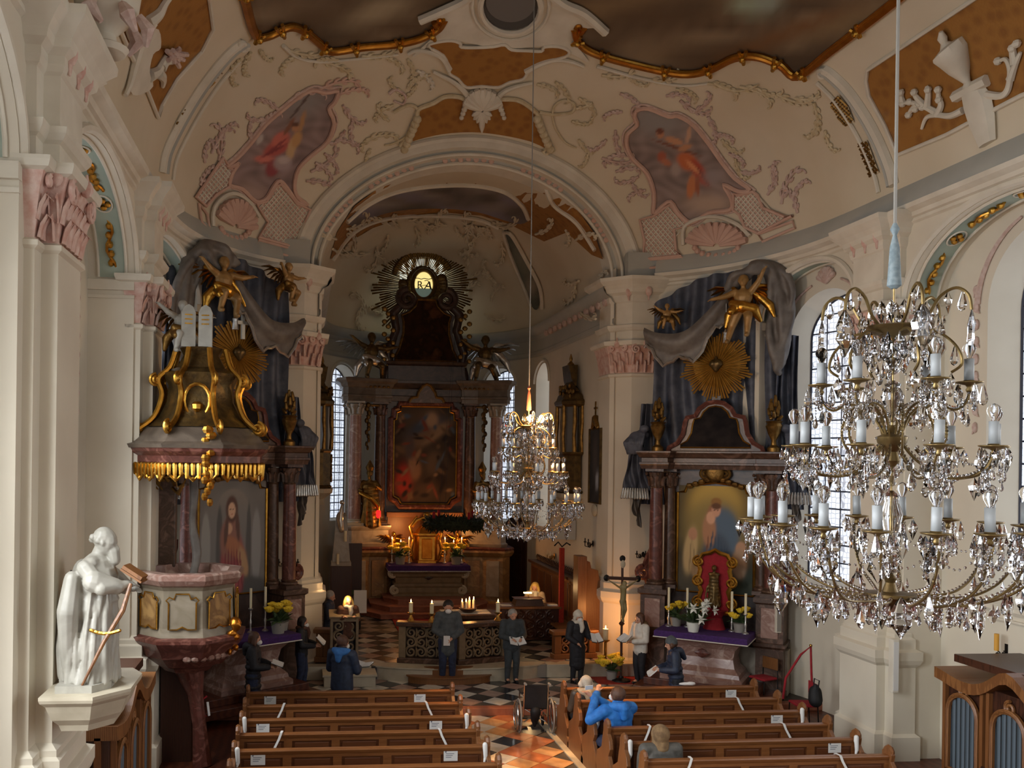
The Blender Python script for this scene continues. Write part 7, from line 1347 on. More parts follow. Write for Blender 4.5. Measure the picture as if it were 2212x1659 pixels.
# oratories on the chancel walls and hanging picture
def oratory(label, X, Y, s):
    """carved box oratory with windows; s=+1 on the right wall, looks to -x"""
    T = thing('oratory', label, 'oratory', (X, Y, 4.0), math.radians(-90 * s)); w_ = .62
    plan = [(-w_, 0), (-w_, -.2), (-w_ * .55, -.42), (w_ * .55, -.42), (w_, -.2), (w_, 0)]
    MB().stack(plan, [(-.45, -.25), (-.3, -.2), (-.12, .04), (0, .06)]).build('bracket', 'stone_light', T); b_ = MB().stack(plan, [(0, 0), (.06, .03), (.1, -.02), (1.0, -.02), (1.05, .03), (1.1, .04)]).build('parapet', 'bronze', T)
    scrollwork(b_, (-w_ * .5, -.43, .15), (1, 0, 0), w_, .8, 'oldgold', 9, 'gilt_carving')
    MB().stack(plan, [(1.1, -.1), (2.3, -.1)]).build('window_glass', mat('oratory_glass', '6f6f6e', None, .15) if 'oratory_glass' not in M else 'oratory_glass', T)
    for k, (x, y) in enumerate(plan): MB().tube([(x * .97, y, 1.1), (x * .95, y - .02, 1.5), (x * .98, y, 1.9), (x * .95, y, 2.35)], [.06, .045, .06, .05], 7).build('post', 'oldgold', T, smooth=True)
    MB().stack(plan, [(2.3, 0), (2.36, .06), (2.44, .08), (2.5, .02), (2.62, -.02), (2.72, -.12)]).build('cornice', 'bronze', T); MB().stack(plan, [(2.7, -.06), (2.85, -.16), (3.05, -.24), (3.3, -.28), (3.42, -.3)]).build('roof', 'bronze', T, smooth=True); MB().lathe((0, -.15, 3.4), [(.08, 0), (.1, .06), (.03, .14), (.05, .2), (.01, .34)], 8).build('finial', 'oldgold', T, smooth=True)
    b = MB(); rn = random.Random(3)
    for k in range(30): x = rn.uniform(-w_, w_); b.ell((x, -.44 + abs(x) * .3, 2.55 + rn.uniform(0, .3)), (.06, .04, .06), 6, 4)
    b.build('gilt_crest', 'oldgold', T, smooth=True, kind='stuff')
oratory('gilded bay-windowed oratory on the right chancel wall', 7.22, 24.3, 1); oratory('gilded oratory half hidden behind the left chancel pillar', .3, 26.4, -1)
T = thing('hanging_picture', 'dark framed picture with gilt cross finial beside the right pillar', 'picture', (7.2, 22.35, 4.6), math.radians(-90)); q = picture(T, -.42, .42, -.75, 1.05, -.05, colfn((26, 26, 26), [(50, 40, 20, 30, 0, (40, 36, 34), 1), (70, 70, 12, 12, 0, (90, 92, 96), 2)], 4), nx=8, nz=14); bar_frame(T, [(-.44, -.05, -.77), (.44, -.05, -.77), (.44, -.05, 1.07), (-.44, -.05, 1.07)], .04, 'bronze', 'frame'); MB().chain([V((-.2, -.05, 1.1)), V((0, -.05, 1.32)), V((.2, -.05, 1.1))], [.06, .1, .06]).build('crest', 'oldgold', T, smooth=True); MB().bb(-.02, .02, -.07, -.04, 1.36, 1.75).bb(-.1, .1, -.07, -.04, 1.56, 1.61).build('cross', 'oldgold', T); MB().ell((0, -.05, -.95), (.2, .06, .16), 10, 6).build('pendant', 'stone_light', T, smooth=True)
# epitaph, seat and candle in the left of the chancel
T = thing('epitaph_obelisk', 'dark stone epitaph with small silver figures beyond the left pillar', 'monument', (1.05, 26.5, .3)); MB().bb(-.3, .3, -.25, .25, 0, 1.5).build('plinth', 'darkwood', T, bevel=.02); MB().stack([(-.25, -.2), (.25, -.2), (.25, .2), (-.25, .2)], [(1.5, .03), (1.6, .03), (1.62, 0), (2.9, -.1), (3.0, -.14)]).build('obelisk', 'marble_grey', T); MB().chain([V((0, -.2, 2.5)), V((-.05, -.2, 2.8)), V((0, -.15, 3.2))], [.06, .09, .04]).ell((0, -.15, 3.3), .07).build('figure', 'silver', T, smooth=True)
for x, z in ((-.1, 1.55), (.1, 2.2)): MB().cyl((x, -.28, z), (x, -.28, z + .3), .04).build('candle', 'wax', T)
T = thing('chancel_chair', 'dark high-backed chair at the foot of the left chancel window', 'chair', (1.45, 27.6, .3)); MB().bb(-.28, .28, -.25, .25, .5, .6).build('seat', 'green', T, bevel=.02); MB().bb(-.28, .28, .2, .26, .6, 2.0).build('backrest', 'darkwood', T)
for x in (-.25, .25):
    for y in (-.22, .22): MB().bb(x - .025, x + .025, y - .025, y + .025, 0, .5).build('leg', 'darkwood', T)
# wall tablet on the left pillar, grey bump stop, wall box on the right
T = thing('light_switch', 'small grey box on the left chancel pillar pedestal', 'switch', (-.5, 20.89, 1.42)); MB().bb(-.05, .05, -.02, .0, -.05, .05).bb(-.02, .02, -.03, -.02, -.02, .02).build('box', 'pot', T, bevel=.005)
T = thing('loudspeaker', 'tall slim white column loudspeaker beside the Madonna altar', 'speaker', tuple(aY(1680, 1330, 18.3))); MB().bb(-.06, .06, -.06, .06, -.35, .35).build('cabinet', 'stucco', T, bevel=.015); MB().bb(-.045, .045, -.065, -.06, -.32, .32).build('grille', 'pot', T)
T = thing('loudspeaker', 'slim white column loudspeaker on the right wall pier by the confessional', 'speaker', (9.9, 14.7, 1.55)); MB().bb(-.06, .06, -.12, .0, -.5, .4).build('cabinet', 'stucco', T, bevel=.015); MB().bb(-.045, .045, -.126, -.12, -.46, .36).build('grille', 'paper', T)
T = thing('notice_board', 'white sheet leaning on a stand behind the dark seated person', 'sign', (1.5, 24.6, .3)); MB().box((0, 0, .75), (.34, .02, .6), rx=-.1).build('sheet', 'paper', T); MB().bb(-.02, .02, .05, .09, 0, .7).build('stand', 'iron', T)
T = thing('white_cloth', 'crumpled white cloth lying on the front pew rail, wheelchair side', 'cloth', (6.95, 16.2, .83)); MB().ell((0, 0, .02), (.16, .05, .03)).ell((.06, -.03, .03), (.1, .05, .035)).fuse('cloth_body', 'paper', T, .012, 2)
# ================================================================== people
for nm, c1, c2, r_ in (('cl_black', '15151a', '212127', .7), ('cl_navy', '1c2436', '28334a', .6), ('cl_grey', '474b4d', '55595b', .9), ('cl_greygreen', '33383a', '40464a', .8), ('cl_white', 'dcd7cd', 'd0cabe', .8), ('cl_blue', '1c62b0', '2a78c8', .7), ('cl_bluehood', '2c5f9e', '3a73b4', .8), ('cl_brown', '4a2c1e', '5a3828', .85), ('cl_puffer', '4a4742', '5b5750', .65), ('cl_leather', '3a322a', '4a4036', .45), ('cl_scarf', 'd8d0c0', 'c8beac', .9), ('cl_jeans', '20263a', '2c3550', .85), ('cl_fur', '6a5238', '8a6e4c', .95), ('cl_beige', 'b59c7c', 'c7b092', .9), ('hair_dark', '1d1512', '2b1f1a', .6), ('hair_brown', '4a2f20', '5c3d2b', .6), ('hair_grey', '8a857e', 'a09b94', .6), ('hair_blond', 'c9a04a', 'd9b565', .5), ('hair_white', 'b5aa9a', 'c9bfae', .6), ('mask', 'e2e0dc', None, .8), ('shoe', '1a1412', None, .5)): mat(nm, c1, c2, r_, scale=14, bump=.08 if nm.startswith('cl') else 0, bscale=30)
def person(label, loc, rz, h=1.65, coat='cl_black', hem=.45, legs='cl_jeans', hair='hair_dark', hairlen=0, mask=True, scarf=None, hood=None, hoodon=None, beanie=None, hands=((-.06, -.2, .62), (.06, -.2, .62)), elbows=((-.16, -.03, .64), (.16, -.03, .64)), face=(0, -1, -.35), seat=False, puff=0, headoff=(0, -.02), lean=0, stride=.0, wide=1.0):
    T = thing('person', label, 'person', loc, rz); S = lambda p: V((p[0] * h, p[1] * h, p[2] * h)); zo = -.2 if seat else 0   # seated: hips come down
    lf = lambda z: (z - .5) * lean
    sh = [S((s * .105 * wide, -.0 - lf(.81), .81 + zo)) for s in (-1, 1)]; el = [S((e[0], e[1] - lf(.6), e[2] + zo)) for e in elbows]; ha = [S((q[0], q[1] - lf(.6), q[2] + zo)) for q in hands]
    hip = [S((s * .052, 0, .51 + zo)) for s in (-1, 1)]
    if seat: kn = [S((s * .07, -.24, .5 + zo)) for s in (-1, 1)]; an = [S((s * .07, -.26, .05)) for s in (-1, 1)]
    else: kn = [S((s * .058, -.02 - s * stride * .5, .28)) for s in (-1, 1)]; an = [S((s * .06, .01 - s * stride, .045)) for s in (-1, 1)]
    hc = S((headoff[0], headoff[1] - lf(.92), .925 + zo)); f = V(face).normalized()
    b = MB(); headp(b, hc, .068 * h, f, hair=False); b.cap(S((0, -lf(.84), .8 + zo)), hc - V((0, 0, .05 * h)), .035 * h, .034 * h); b.ell(S((0, -lf(.72), .72 + zo)), (.085 * h, .055 * h, .12 * h)); b.ell(S((0, 0, .55 + zo)), (.085 * h, .06 * h, .1 * h))
    for i in (0, 1): b.cap(sh[i], S((0, -lf(.8), .8 + zo)), .04 * h, .05 * h); b.chain([sh[i], el[i], ha[i]], [.034 * h, .026 * h, .019 * h]); handp(b, ha[i], ha[i] - el[i], h / 1.75); b.chain([hip[i], kn[i], an[i], an[i] + S((0, -.07, -.025))], [.062 * h, .036 * h, .024 * h, .02 * h])
    b.fuse('body', 'skin', T, .011, 2)
    if hem < .55:
        b = MB(); n = 8; z0 = hem + zo + (0 if puff else .05)
        for k in range(n + 1):
            t = k / n; z = (.78 + zo) * t + z0 * (1 - t) if not seat else (.78 + zo) * t + (.44 + zo) * (1 - t); g = 1 + .12 * (1 - t) + (puff * .12 * (1 if k % 2 else 0)); b.ell(S((0, -lf(z - zo), z)), (.106 * h * wide * g, .08 * h * g, (.05 if puff else .1) * h), 14, 7)
        b.ell(S((0, -lf(.76), .75 + zo)), (.118 * h * wide, .082 * h, .1 * h), 14, 8); b.cap(sh[0], sh[1], .056 * h, .056 * h)
        for i in (0, 1):
            m_ = sh[i].lerp(el[i], .5); m2 = el[i].lerp(ha[i], .5); b.chain([sh[i], m_, el[i], m2, el[i].lerp(ha[i], .86)], [.056 * h, (.05 + puff * .006) * h, .044 * h, (.041 + puff * .005) * h, .034 * h])
        b.cap(S((0, -lf(.84), .82 + zo)), S((0, -lf(.84) - .005, .858 + zo)), .06 * h, .05 * h); b.fuse('coat', coat, T, .014, 2)
    b = MB()
    for i in (0, 1): b.chain([hip[i], kn[i], an[i]], [.07 * h, .05 * h, .036 * h])
    b.ell(S((0, 0, .53 + zo)), (.09 * h, .068 * h, .07 * h)); b.fuse('trousers', legs, T, .014, 2)
    for i in (0, 1): MB().chain([an[i] + S((0, .02, -.025)), an[i] + S((0, -.08, -.03))], [.026 * h, .022 * h]).build('shoe', 'shoe', T, smooth=True)
    r = f.cross(V((0, 0, 1))).normalized(); up = V((0, 0, 1)); s = .068 * h
    if hair and not hoodon:
        b = MB(); b.ell(hc - f * s * .22 + up * s * .2, (s * .95, s * .98, s * .95), 12, 8)
        for q in (-1, 1): b.cap(hc + r * (q * s * .62) - f * s * .1 + up * s * .3, hc + r * (q * s * .72) - f * s * .25 - up * s * (.25 + hairlen * .5), s * .36, s * .3)
        if hairlen: b.chain([hc - f * s * .5, hc - f * s * .62 - up * s * hairlen * .6, hc - f * s * .5 - up * s * (hairlen + .2)], [s * .75, s * .7, s * .4]); [b.chain([hc + r * (q * s * .75), hc + r * (q * s * .95) - up * s * hairlen * .6, hc + r * (q * s * .85) + f * s * .1 - up * s * (hairlen + .3)], [s * .4, s * .36, s * .2]) for q in (-1, 1)]
        b.fuse('hair', hair, T, .012, 1)
    if not hoodon:
        for q in (-1, 1): MB().ell(hc + f * s * .8 + r * (q * s * .32) + up * s * .08, s * .09, 6, 4).build('eye', 'black', T, smooth=True)
    if mask: MB().ell(hc + f * s * .62 - up * s * .4, (s * .56, s * .56, s * .46), 12, 8).build('face_mask', 'mask', T, smooth=True)
    if beanie: MB().lathe(hc - f * s * .12 + up * s * .12, [(s * 1.02, -.1 * s), (s * 1.06, .2 * s), (s * .98, .55 * s), (s * .7, .95 * s), (s * .25, 1.25 * s), (s * .1, 1.3 * s)], 14).build('beanie', beanie, T, smooth=True)
    if scarf:
        b = MB(); n0 = S((0, -lf(.85), .85 + zo)); b.tube([n0 + V((math.cos(k * .628) * .062 * h, math.sin(k * .628) * .058 * h, .005 * math.sin(k * 2) * h)) for k in range(10)], .03 * h, 7, closed=True); b.chain([n0 + V((.02 * h, -.07 * h, -.01 * h)), n0 + V((.03 * h, -.085 * h, -.07 * h)), n0 + V((.02 * h, -.085 * h, -.13 * h))], [.035 * h, .035 * h, .022 * h]); b.fuse('scarf', scarf, T, .014, 2)
    if hood: MB().chain([S((-.08, .02 - lf(.85), .845 + zo)), S((0, .075 - lf(.85), .84 + zo)), S((.08, .02 - lf(.85), .845 + zo))], [.035 * h, .05 * h, .035 * h]).cap(S((0, .08 - lf(.8), .83 + zo)), S((0, .09, .76 + zo)), .05 * h, .03 * h).fuse('hood', hood, T, .014, 2)
    if hoodon: MB().ell(hc - f * s * .18 + up * s * .08, (s * 1.2, s * 1.25, s * 1.3), 14, 9).cap(hc - up * s * .6, hc - up * s * 1.5 - f * s * .3, s * 1.05, s * 1.15).fuse('hood', hoodon, T, .014, 2)
    return T
def book(label, T, p, h, rz=0, open_=True, m='paper', tilt=.5, w_=.16, cover='black', zo=0):
    """open or closed book at a fraction-of-height point in the holder's frame"""
    q = T.matrix_basis @ V((p[0] * h, p[1] * h, p[2] * h + zo)); B = thing('open_book' if open_ else 'book', label, 'book', q, T.rotation_euler.z + rz)
    if open_:
        for s in (-1, 1): MB().box((s * w_ / 2, 0, .012 + .0), (w_, .22, .016), rx=tilt, ry=-s * .22).build('page_block', m, B); MB().box((s * w_ / 2, .0, -.004), (w_ * 1.04, .23, .008), rx=tilt, ry=-s * .22).build('cover', cover, B)
    else: MB().box((0, 0, 0), (.13, .04, .2), rx=.1).build('page_block', m, B); MB().box((0, -.024, 0), (.14, .006, .21), rx=.1).build('cover', m, B)
    return B
def at_head(px, py, h, zf): # head-top pixel, height and floor level -> standing place
    q = aZ(px, py, zf + h); return V((q.x, q.y, zf))
R_ = math.radians
h = 1.7; T = person('woman in long black padded coat and mask reading, front-left of the group', at_head(548, 1365, h, -.15), R_(85), h, 'cl_black', .34, 'cl_jeans', 'hair_brown', 1.2, puff=1, hood='cl_black', scarf=None); book('open hymn book held by the woman in the long padded coat', T, (0, -.27, .64), h, tilt=.35)
h = 1.56; q = aZ(650, 1493, 0); T = person('dark-haired masked woman in black jacket and jeans reading beside the left pillar', (q.x, q.y, 0), R_(80), h, 'cl_black', .46, 'cl_jeans', 'hair_dark', .9, scarf='cl_brown', stride=.03); book('open book with upright page held by the woman beside the left pillar', T, (0, -.26, .68), h, tilt=.8)
h = 1.76; T = person('man in dark navy jacket with blue hood seen from behind, reading', at_head(740, 1373, h, -.15), R_(150), h, 'cl_navy', .42, 'cl_jeans', 'hair_brown', 0, hood='cl_bluehood', face=(-.35, -.9, -.4), wide=1.12, hands=((-.1, -.2, .64), (.06, -.2, .64))); book('open white book held out by the man with the blue hood', T, (-.12, -.25, .66), h, tilt=-.15, w_=.17)
h = 1.8; q = aZ(966, 1475, 0); T = person('tall masked man in long grey coat standing before the stone altar', (q.x, q.y, 0), R_(-6), h, 'cl_grey', .36, 'cl_jeans', 'hair_dark', 0, face=(0, -1, -.6), hands=((-.03, -.12, .58), (.04, -.12, .56)), elbows=((-.16, -.01, .64), (.16, -.01, .64)), scarf=None); book('closed white booklet in the hands of the man in the long grey coat', T, (-.02, -.15, .54), h, open_=False)
h = 1.6; q = aZ(1105, 1473, 0); T = person('grey-haired older man in dark jacket reading at the chancel step', (q.x, q.y, 0), R_(5), h, 'cl_greygreen', .44, 'cl_greygreen', 'hair_grey', 0, mask=False, face=(.1, -1, -.5), wide=1.15); book('open white book held by the grey-haired older man', T, (0, -.23, .6), h, tilt=.6, w_=.17)
h = 1.56; q = aZ(1246, 1472, 0); T = person('woman with white scarf and hat in long black coat, mask on', (q.x, q.y, 0), R_(10), h, 'cl_black', .2, 'cl_black', 'hair_white', .6, scarf='cl_scarf', beanie='cl_scarf', face=(.2, -1, -.35), hands=((-.05, -.1, .56), (.16, -.14, .62))); book('white song sheet in the hand of the woman with the white scarf', T, (.2, -.18, .64), h, tilt=.8, w_=.12)
h = 1.56; q = aZ(1382, 1478, 0); T = person('woman in white hooded jacket and black trousers reading by the crucifix', (q.x, q.y, 0), R_(-72), h, 'cl_white', .44, 'cl_black', 'hair_brown', .8, mask=False, hood='cl_fur', face=(0, -1, -.55), wide=1.08); book('open book with dark cover held by the woman in the white jacket', T, (0, -.27, .66), h, tilt=.6, w_=.15)
h = 1.63; T = person('person in navy padded jacket and grey beanie walking with sheets by the front pew', at_head(1462, 1377, h, -.15), R_(-100), h, 'cl_navy', .4, 'cl_black', 'hair_brown', .3, mask=False, puff=1, beanie='cl_grey', hood='cl_navy', face=(0, -1, -.4), lean=.12); book('white sheets held low by the person with the grey beanie', T, (-.02, -.27, .58), h, tilt=.7, w_=.15, cover='paper')
h = 1.52; T = person('blond woman with white scarf reading at the carved lectern', at_head(752, 1287, h, .3), R_(8), h, 'cl_brown', .4, 'cl_black', 'hair_blond', 1.4, mask=False, scarf='cl_scarf', face=(.1, -1, -.4), hands=((-.08, -.13, .71), (.08, -.13, .71)), elbows=((-.15, .0, .66), (.15, .0, .66)))
T = person('person in dark blue seated beyond the left pillar', (.62, 22.4, .3), R_(80), 1.7, 'cl_navy', .4, 'cl_navy', 'hair_grey', 0, mask=False, seat=True, face=(0, -1, -.5)); T = thing('dark_bench', 'dark bench under the person seated beyond the left pillar', 'bench', (.6, 22.4, .3)); MB().bb(-.24, .24, -.5, .5, .36, .42).build('seat', 'darkwood', T, bevel=.01); [MB().bb(-.2, .2, y - .03, y + .03, 0, .36).build('leg', 'darkwood', T) for y in (-.45, .45)]
T = person('organist with blond hair bent over the lit console', (6.08, 23.95, .3), R_(-25), 1.68, 'cl_beige', .4, 'cl_black', 'hair_blond', 1.2, mask=False, seat=True, scarf='cl_scarf', face=(-.1, -1, -.6)); T = thing('organ_bench', 'wooden bench of the organist behind the console', 'bench', (6.08, 24.0, .3)); MB().bb(-.5, .5, -.16, .16, .36, .42).build('seat', 'midwood', T, bevel=.01); [MB().bb(x - .03, x + .03, -.14, .14, 0, .36).build('leg', 'midwood', T) for x in (-.45, .45)]
q = aY(1267, 1455, 15.72); T = person('seated person with pale hair in dark leather jacket, second pew by the aisle', (q.x, 15.72, -.15), R_(180), 1.6, 'cl_leather', .4, 'cl_black', 'hair_white', .5, mask=False, seat=True, hood='cl_beige', wide=1.1)
q = aY(1336, 1485, 14.15); T = person('man in bright blue jacket raising a phone, seated in the fourth pew', (q.x, 14.15, -.15), R_(195), 1.85, 'cl_blue', .4, 'cl_jeans', 'hair_brown', 0, mask=True, seat=True, hood='cl_blue', wide=1.25, hands=((.16, -.2, .9), (.05, -.24, .92)), elbows=((-.13, -.12, .7), (.22, -.1, .72)) if False else ((-.1, -.16, .74), (.24, -.06, .72)), face=(.25, -1, 0))
P_ = T.matrix_basis @ V((.1 * 1.85, -.3 * 1.85, (.93 - .2) * 1.85)); B = thing('phone', 'white smartphone held up by the man in the blue jacket', 'phone', P_, R_(195)); MB().bb(-.075, .075, -.005, .005, -.036, .036).build('case', 'paper', B, bevel=.004); MB().bb(-.07, .07, .005, .006, -.032, .032).build('screen', emat('phonescreen', '9aa4b0', .3), B)
q = aY(1428, 1560, 12.6); T = person('seated person with brown fur hood up and grey padded jacket, sixth pew', (q.x, 12.6, -.15), R_(180), 1.62, 'cl_puffer', .4, 'cl_black', None, 0, mask=False, seat=True, puff=1, hoodon='cl_fur', wide=1.35)
# ---- lamps that belong to the scene's candles and fittings
def lamp(name, loc, W_, col, r=.05, spot=None):
    L = bpy.data.lights.new(name, 'SPOT' if spot else 'POINT'); L.energy = W_; L.color = col; L.shadow_soft_size = r; o = bpy.data.objects.new(name, L); COL.objects.link(o); o.location = loc
    if spot: L.spot_size = spot[1]; L.spot_blend = .6; d = V(spot[0]) - V(loc); o.rotation_euler = d.to_track_quat('-Z', 'Y').to_euler()
    return o
OR = (1, .42, .12)
lamp('candle_glow', (6.92, 20.5, 1.25), 24, OR); lamp('lectern_lamp', (.95, 20.35, 1.8), 7, (1, .62, .28)); lamp('console_lamp', (5.8, 23.35, 1.62), 9, (1, .6, .25)); lamp('pillar_lamp_light', tuple(aY(690, 1264, 21.3)), 8, (1, .6, .28))
for s in (-1, 1): lamp('altar_candles_glow', (3.72 + s * .8, 27.85, 2.75), 30, OR)
lamp('stone_altar_candles', (3.92, 21.8, 1.6), 8, OR)
# ================================================================== chandeliers
def glass_mat():
    m = bpy.data.materials.new('crystal'); m.use_nodes = True; b = m.node_tree.nodes['Principled BSDF']; b.inputs['Base Color'].default_value = (.97, .97, 1, 1); b.inputs['Transmission Weight'].default_value = 1.0; b.inputs['Roughness'].default_value = .0; b.inputs['IOR'].default_value = 1.6; M['crystal'] = m
    m = bpy.data.materials.new('bulb_glass'); m.use_nodes = True; b = m.node_tree.nodes['Principled BSDF']; b.inputs['Base Color'].default_value = (.98, .98, .98, 1); b.inputs['Transmission Weight'].default_value = 1.0; b.inputs['Roughness'].default_value = .02; b.inputs['IOR'].default_value = 1.15; b.inputs['Specular IOR Level'].default_value = .8; M['bulb_glass'] = m
glass_mat(); mat('sleeve', 'a3a6a8', None, .5); mat('arm_brass', '6e5b38', '8a744a', .35, .8, scale=8); emat('lit_bulb', 'ffd28a', 60)
def mk(b, m, name):
    me = b.mesh(name); me.materials.append(M[m]); return me
CR = {}
CR['drop'] = mk(MB().lathe((0, 0, 0), [(.002, 0), (.006, -.012), (.017, -.055), (.019, -.07), (.012, -.088), (.001, -.095)], 6), 'crystal', 'crystal_drop')
CR['kite'] = mk(MB().rings([[V((0, 0, 0))] * 4, [V((.024, 0, -.04)), V((0, .011, -.04)), V((-.024, 0, -.04)), V((0, -.011, -.04))], [V((.02, 0, -.06)), V((0, .012, -.06)), V((-.02, 0, -.06)), V((0, -.012, -.06))], [V((0, 0, -.11))] * 4]), 'crystal', 'crystal_kite')
CR['leaf'] = mk(MB().rings([[V((math.cos(k * PI / 3) * r * 1.3, math.sin(k * PI / 3) * r * .4, z)) for k in range(6)] for r, z in ((.004, 0), (.02, -.03), (.034, -.07), (.03, -.1), (.036, -.125), (.016, -.16), (.001, -.19))]), 'crystal', 'crystal_leaf')
CR['bead'] = mk(MB().lathe((0, 0, 0), [(.001, .012), (.01, .006), (.012, 0), (.01, -.006), (.001, -.012)], 6), 'crystal', 'crystal_bead')
SL = mk(MB().cyl((0, 0, 0), (0, 0, .14), .029, n=12), 'sleeve', 'candle_sleeve'); BU = mk(MB().lathe((0, 0, 0), [(.014, 0), (.018, .012), (.036, .046), (.041, .066), (.034, .09), (.015, .106), (.002, .11)], 12), 'bulb_glass', 'bulb')
for me in (SL, BU): me.polygons.foreach_set('use_smooth', [True] * len(me.polygons))
PN = mk(MB().lathe((0, 0, 0), [(.012, -.07), (.02, -.05), (.012, -.035), (.022, -.02), (.082, -.006), (.087, .0), (.082, .003), (.033, .0), (.033, .012)], 14), 'arm_brass', 'drip_pan'); PN.polygons.foreach_set('use_smooth', [True] * len(PN.polygons))
def chandelier(label, base, top, lit, sd, yaw=0):
    rn = random.Random(sd); T = thing('chandelier', label, 'chandelier', base, yaw, 'crystal chandeliers')
    def put(me, name, loc, rz=0, sc=1.0, tx=0):
        o = bpy.data.objects.new(name, me); COL.objects.link(o); o.parent = T; o.location = loc; o.rotation_euler = (tx, 0, rz); o.scale = (sc,) * 3; return o
    def hang(p, kind=None, sc=None): put(CR[kind or rn.choice(('drop', 'kite', 'drop'))], 'crystal', p, rn.uniform(0, 6.28), (sc or rn.uniform(.8, 1.25)) * 1.2, rn.uniform(-.08, .08))
    MB().cyl((0, 0, .1), (0, 0, 2.5), .007, n=8).build('rod', 'arm_brass', T, smooth=True)
    MB().lathe((0, 0, 0), [(.01, .1), (.05, .12), (.13, .17), (.16, .21), (.16, .23), (.05, .24), (.03, .3), (.04, .33), (.02, .36)], 18).build('bottom_bowl', 'bronze', T, smooth=True); MB().ell((0, 0, .045), .048, 14, 10).build('glass_ball', 'crystal', T, smooth=True)
    MB().lathe((0, 0, 0), [(.02, 1.08), (.05, 1.12), (.035, 1.18), (.09, 1.24), (.1, 1.28), (.04, 1.31), (.02, 1.36)], 16).build('middle_hub', 'arm_brass', T, smooth=True); MB().lathe((0, 0, 0), [(.02, 1.9), (.05, 1.95), (.17, 2.0), (.19, 2.02), (.17, 2.03), (.03, 2.04)], 16).build('top_dish', 'arm_brass', T, smooth=True)
    for z0, h_, r_ in ((.36, .14, .07), (.5, .42, .075), (1.38, .28, .075), (1.7, .2, .06), (.95, .13, .04)): MB().lathe((0, 0, z0), [(.014, 0), (r_ * .8, h_ * .12), (r_ * .5, h_ * .25), (r_ * .7, h_ * .4), (r_, h_ * .62), (r_ * .6, h_ * .82), (r_ * .7, h_ * .92), (.014, h_)], 14).build('glass_baluster', 'crystal', T, smooth=True)
    beads = MB()
    def arms(n, path, ph, pan, r=.011, tilt=0, bulb=True, nd=5, deco=True):
        for k in range(n):
            a = 2 * PI * k / n + ph; ca, sa = math.cos(a), math.sin(a); P = cr([(q[0], 0, q[1]) for q in path], 6); pts = [V((p.x * ca - .02 * math.sin(p.x * 9) * sa, p.x * sa + .02 * math.sin(p.x * 9) * ca, p.z)) for p in P]
            MB().tube(pts, r, 6).build('arm', 'arm_brass', T, smooth=True)
            if deco:
                for i in range(2, len(pts) - 1): beads.ell(pts[i] + V((0, 0, .014)), .011, 5, 4)
                for i in (9, 20) if pan[0] > .5 else (12,): hang(pts[i] - V((0, 0, .012)), ('drop', 'kite')[k % 2], 1.15)
            e = V((pan[0] * ca, pan[0] * sa, pan[1]))
            if bulb:
                put(PN, 'drip_pan', e); put(SL, 'candle_sleeve', e + V((0, 0, .012)), a, 1, rn.uniform(-.03, .03)); put(BU, 'bulb', e + V((0, 0, .152)))
            for j in range(nd):
                t = 2 * PI * j / nd + a; hang(e + V((math.cos(t) * .08, math.sin(t) * .08, -.012)))
            if pan[0] > .5: hang(e + V((-ca * .06, -sa * .06, -.08)), 'leaf', 1.05)
    arms(18, [(.1, .2), (.3, .2), (.52, .22), (.7, .3), (.81, .42), (.86, .55), (.88, .63)], .1, (.88, .7), .0085, nd=6)
    arms(9, [(.06, 1.24), (.16, 1.12), (.32, 1.02), (.48, 1.02), (.58, 1.08), (.62, 1.16)], .25, (.62, 1.22), .0085, nd=6)
    arms(6, [(.05, 1.3), (.14, 1.45), (.26, 1.5), (.36, 1.46), (.42, 1.5), (.44, 1.56)], .4, (.44, 1.64), .008, nd=5)
    arms(6, [(.05, 1.26), (.1, 1.42), (.2, 1.5), (.3, 1.42), (.33, 1.28), (.26, 1.16), (.2, 1.2)], .0, (.26, 1.16), .008, bulb=False, nd=3)
    for k in range(6):
        a = k * PI / 3 + .2; ca, sa = math.cos(a), math.sin(a); pts = [V((p.x * ca, p.x * sa, p.z)) for p in cr([(.1, 0, 2.0), (.2, 0, 2.08), (.27, 0, 2.2), (.36, 0, 2.25), (.43, 0, 2.2), (.45, 0, 2.1)], 6)]; MB().tube(pts, .011, 6).build('crown_arm', 'arm_brass', T, smooth=True); hang(pts[-1], 'leaf', 1.3); hang(pts[-1] - V((0, 0, .0)), 'drop'); hang(pts[len(pts) // 2], 'kite'); hang(pts[len(pts) // 2 + 6], 'drop')
        pts = [V((p.x * ca, p.x * sa, p.z)) for p in cr([(.1, 0, 1.98), (.24, 0, 1.98), (.36, 0, 1.88), (.4, 0, 1.76), (.34, 0, 1.7)], 6)]; MB().tube(pts, .01, 6).build('crown_arm', 'arm_brass', T, smooth=True); hang(pts[-1], 'kite', 1.2); hang(pts[12], 'drop', 1.2)
        for j in range(4): hang(V((ca * (.06 + .04 * j), sa * (.06 + .04 * j), 1.98 - .02 * j)), 'drop')
        hang(V((math.cos(a + .5) * .08, math.sin(a + .5) * .08, 2.2)), 'kite', 1.2); hang(V((math.cos(a + .5) * .19, math.sin(a + .5) * .19, 1.97)), 'leaf', 1.0)
    b = beads     # strings of small beads: too small to pick apart
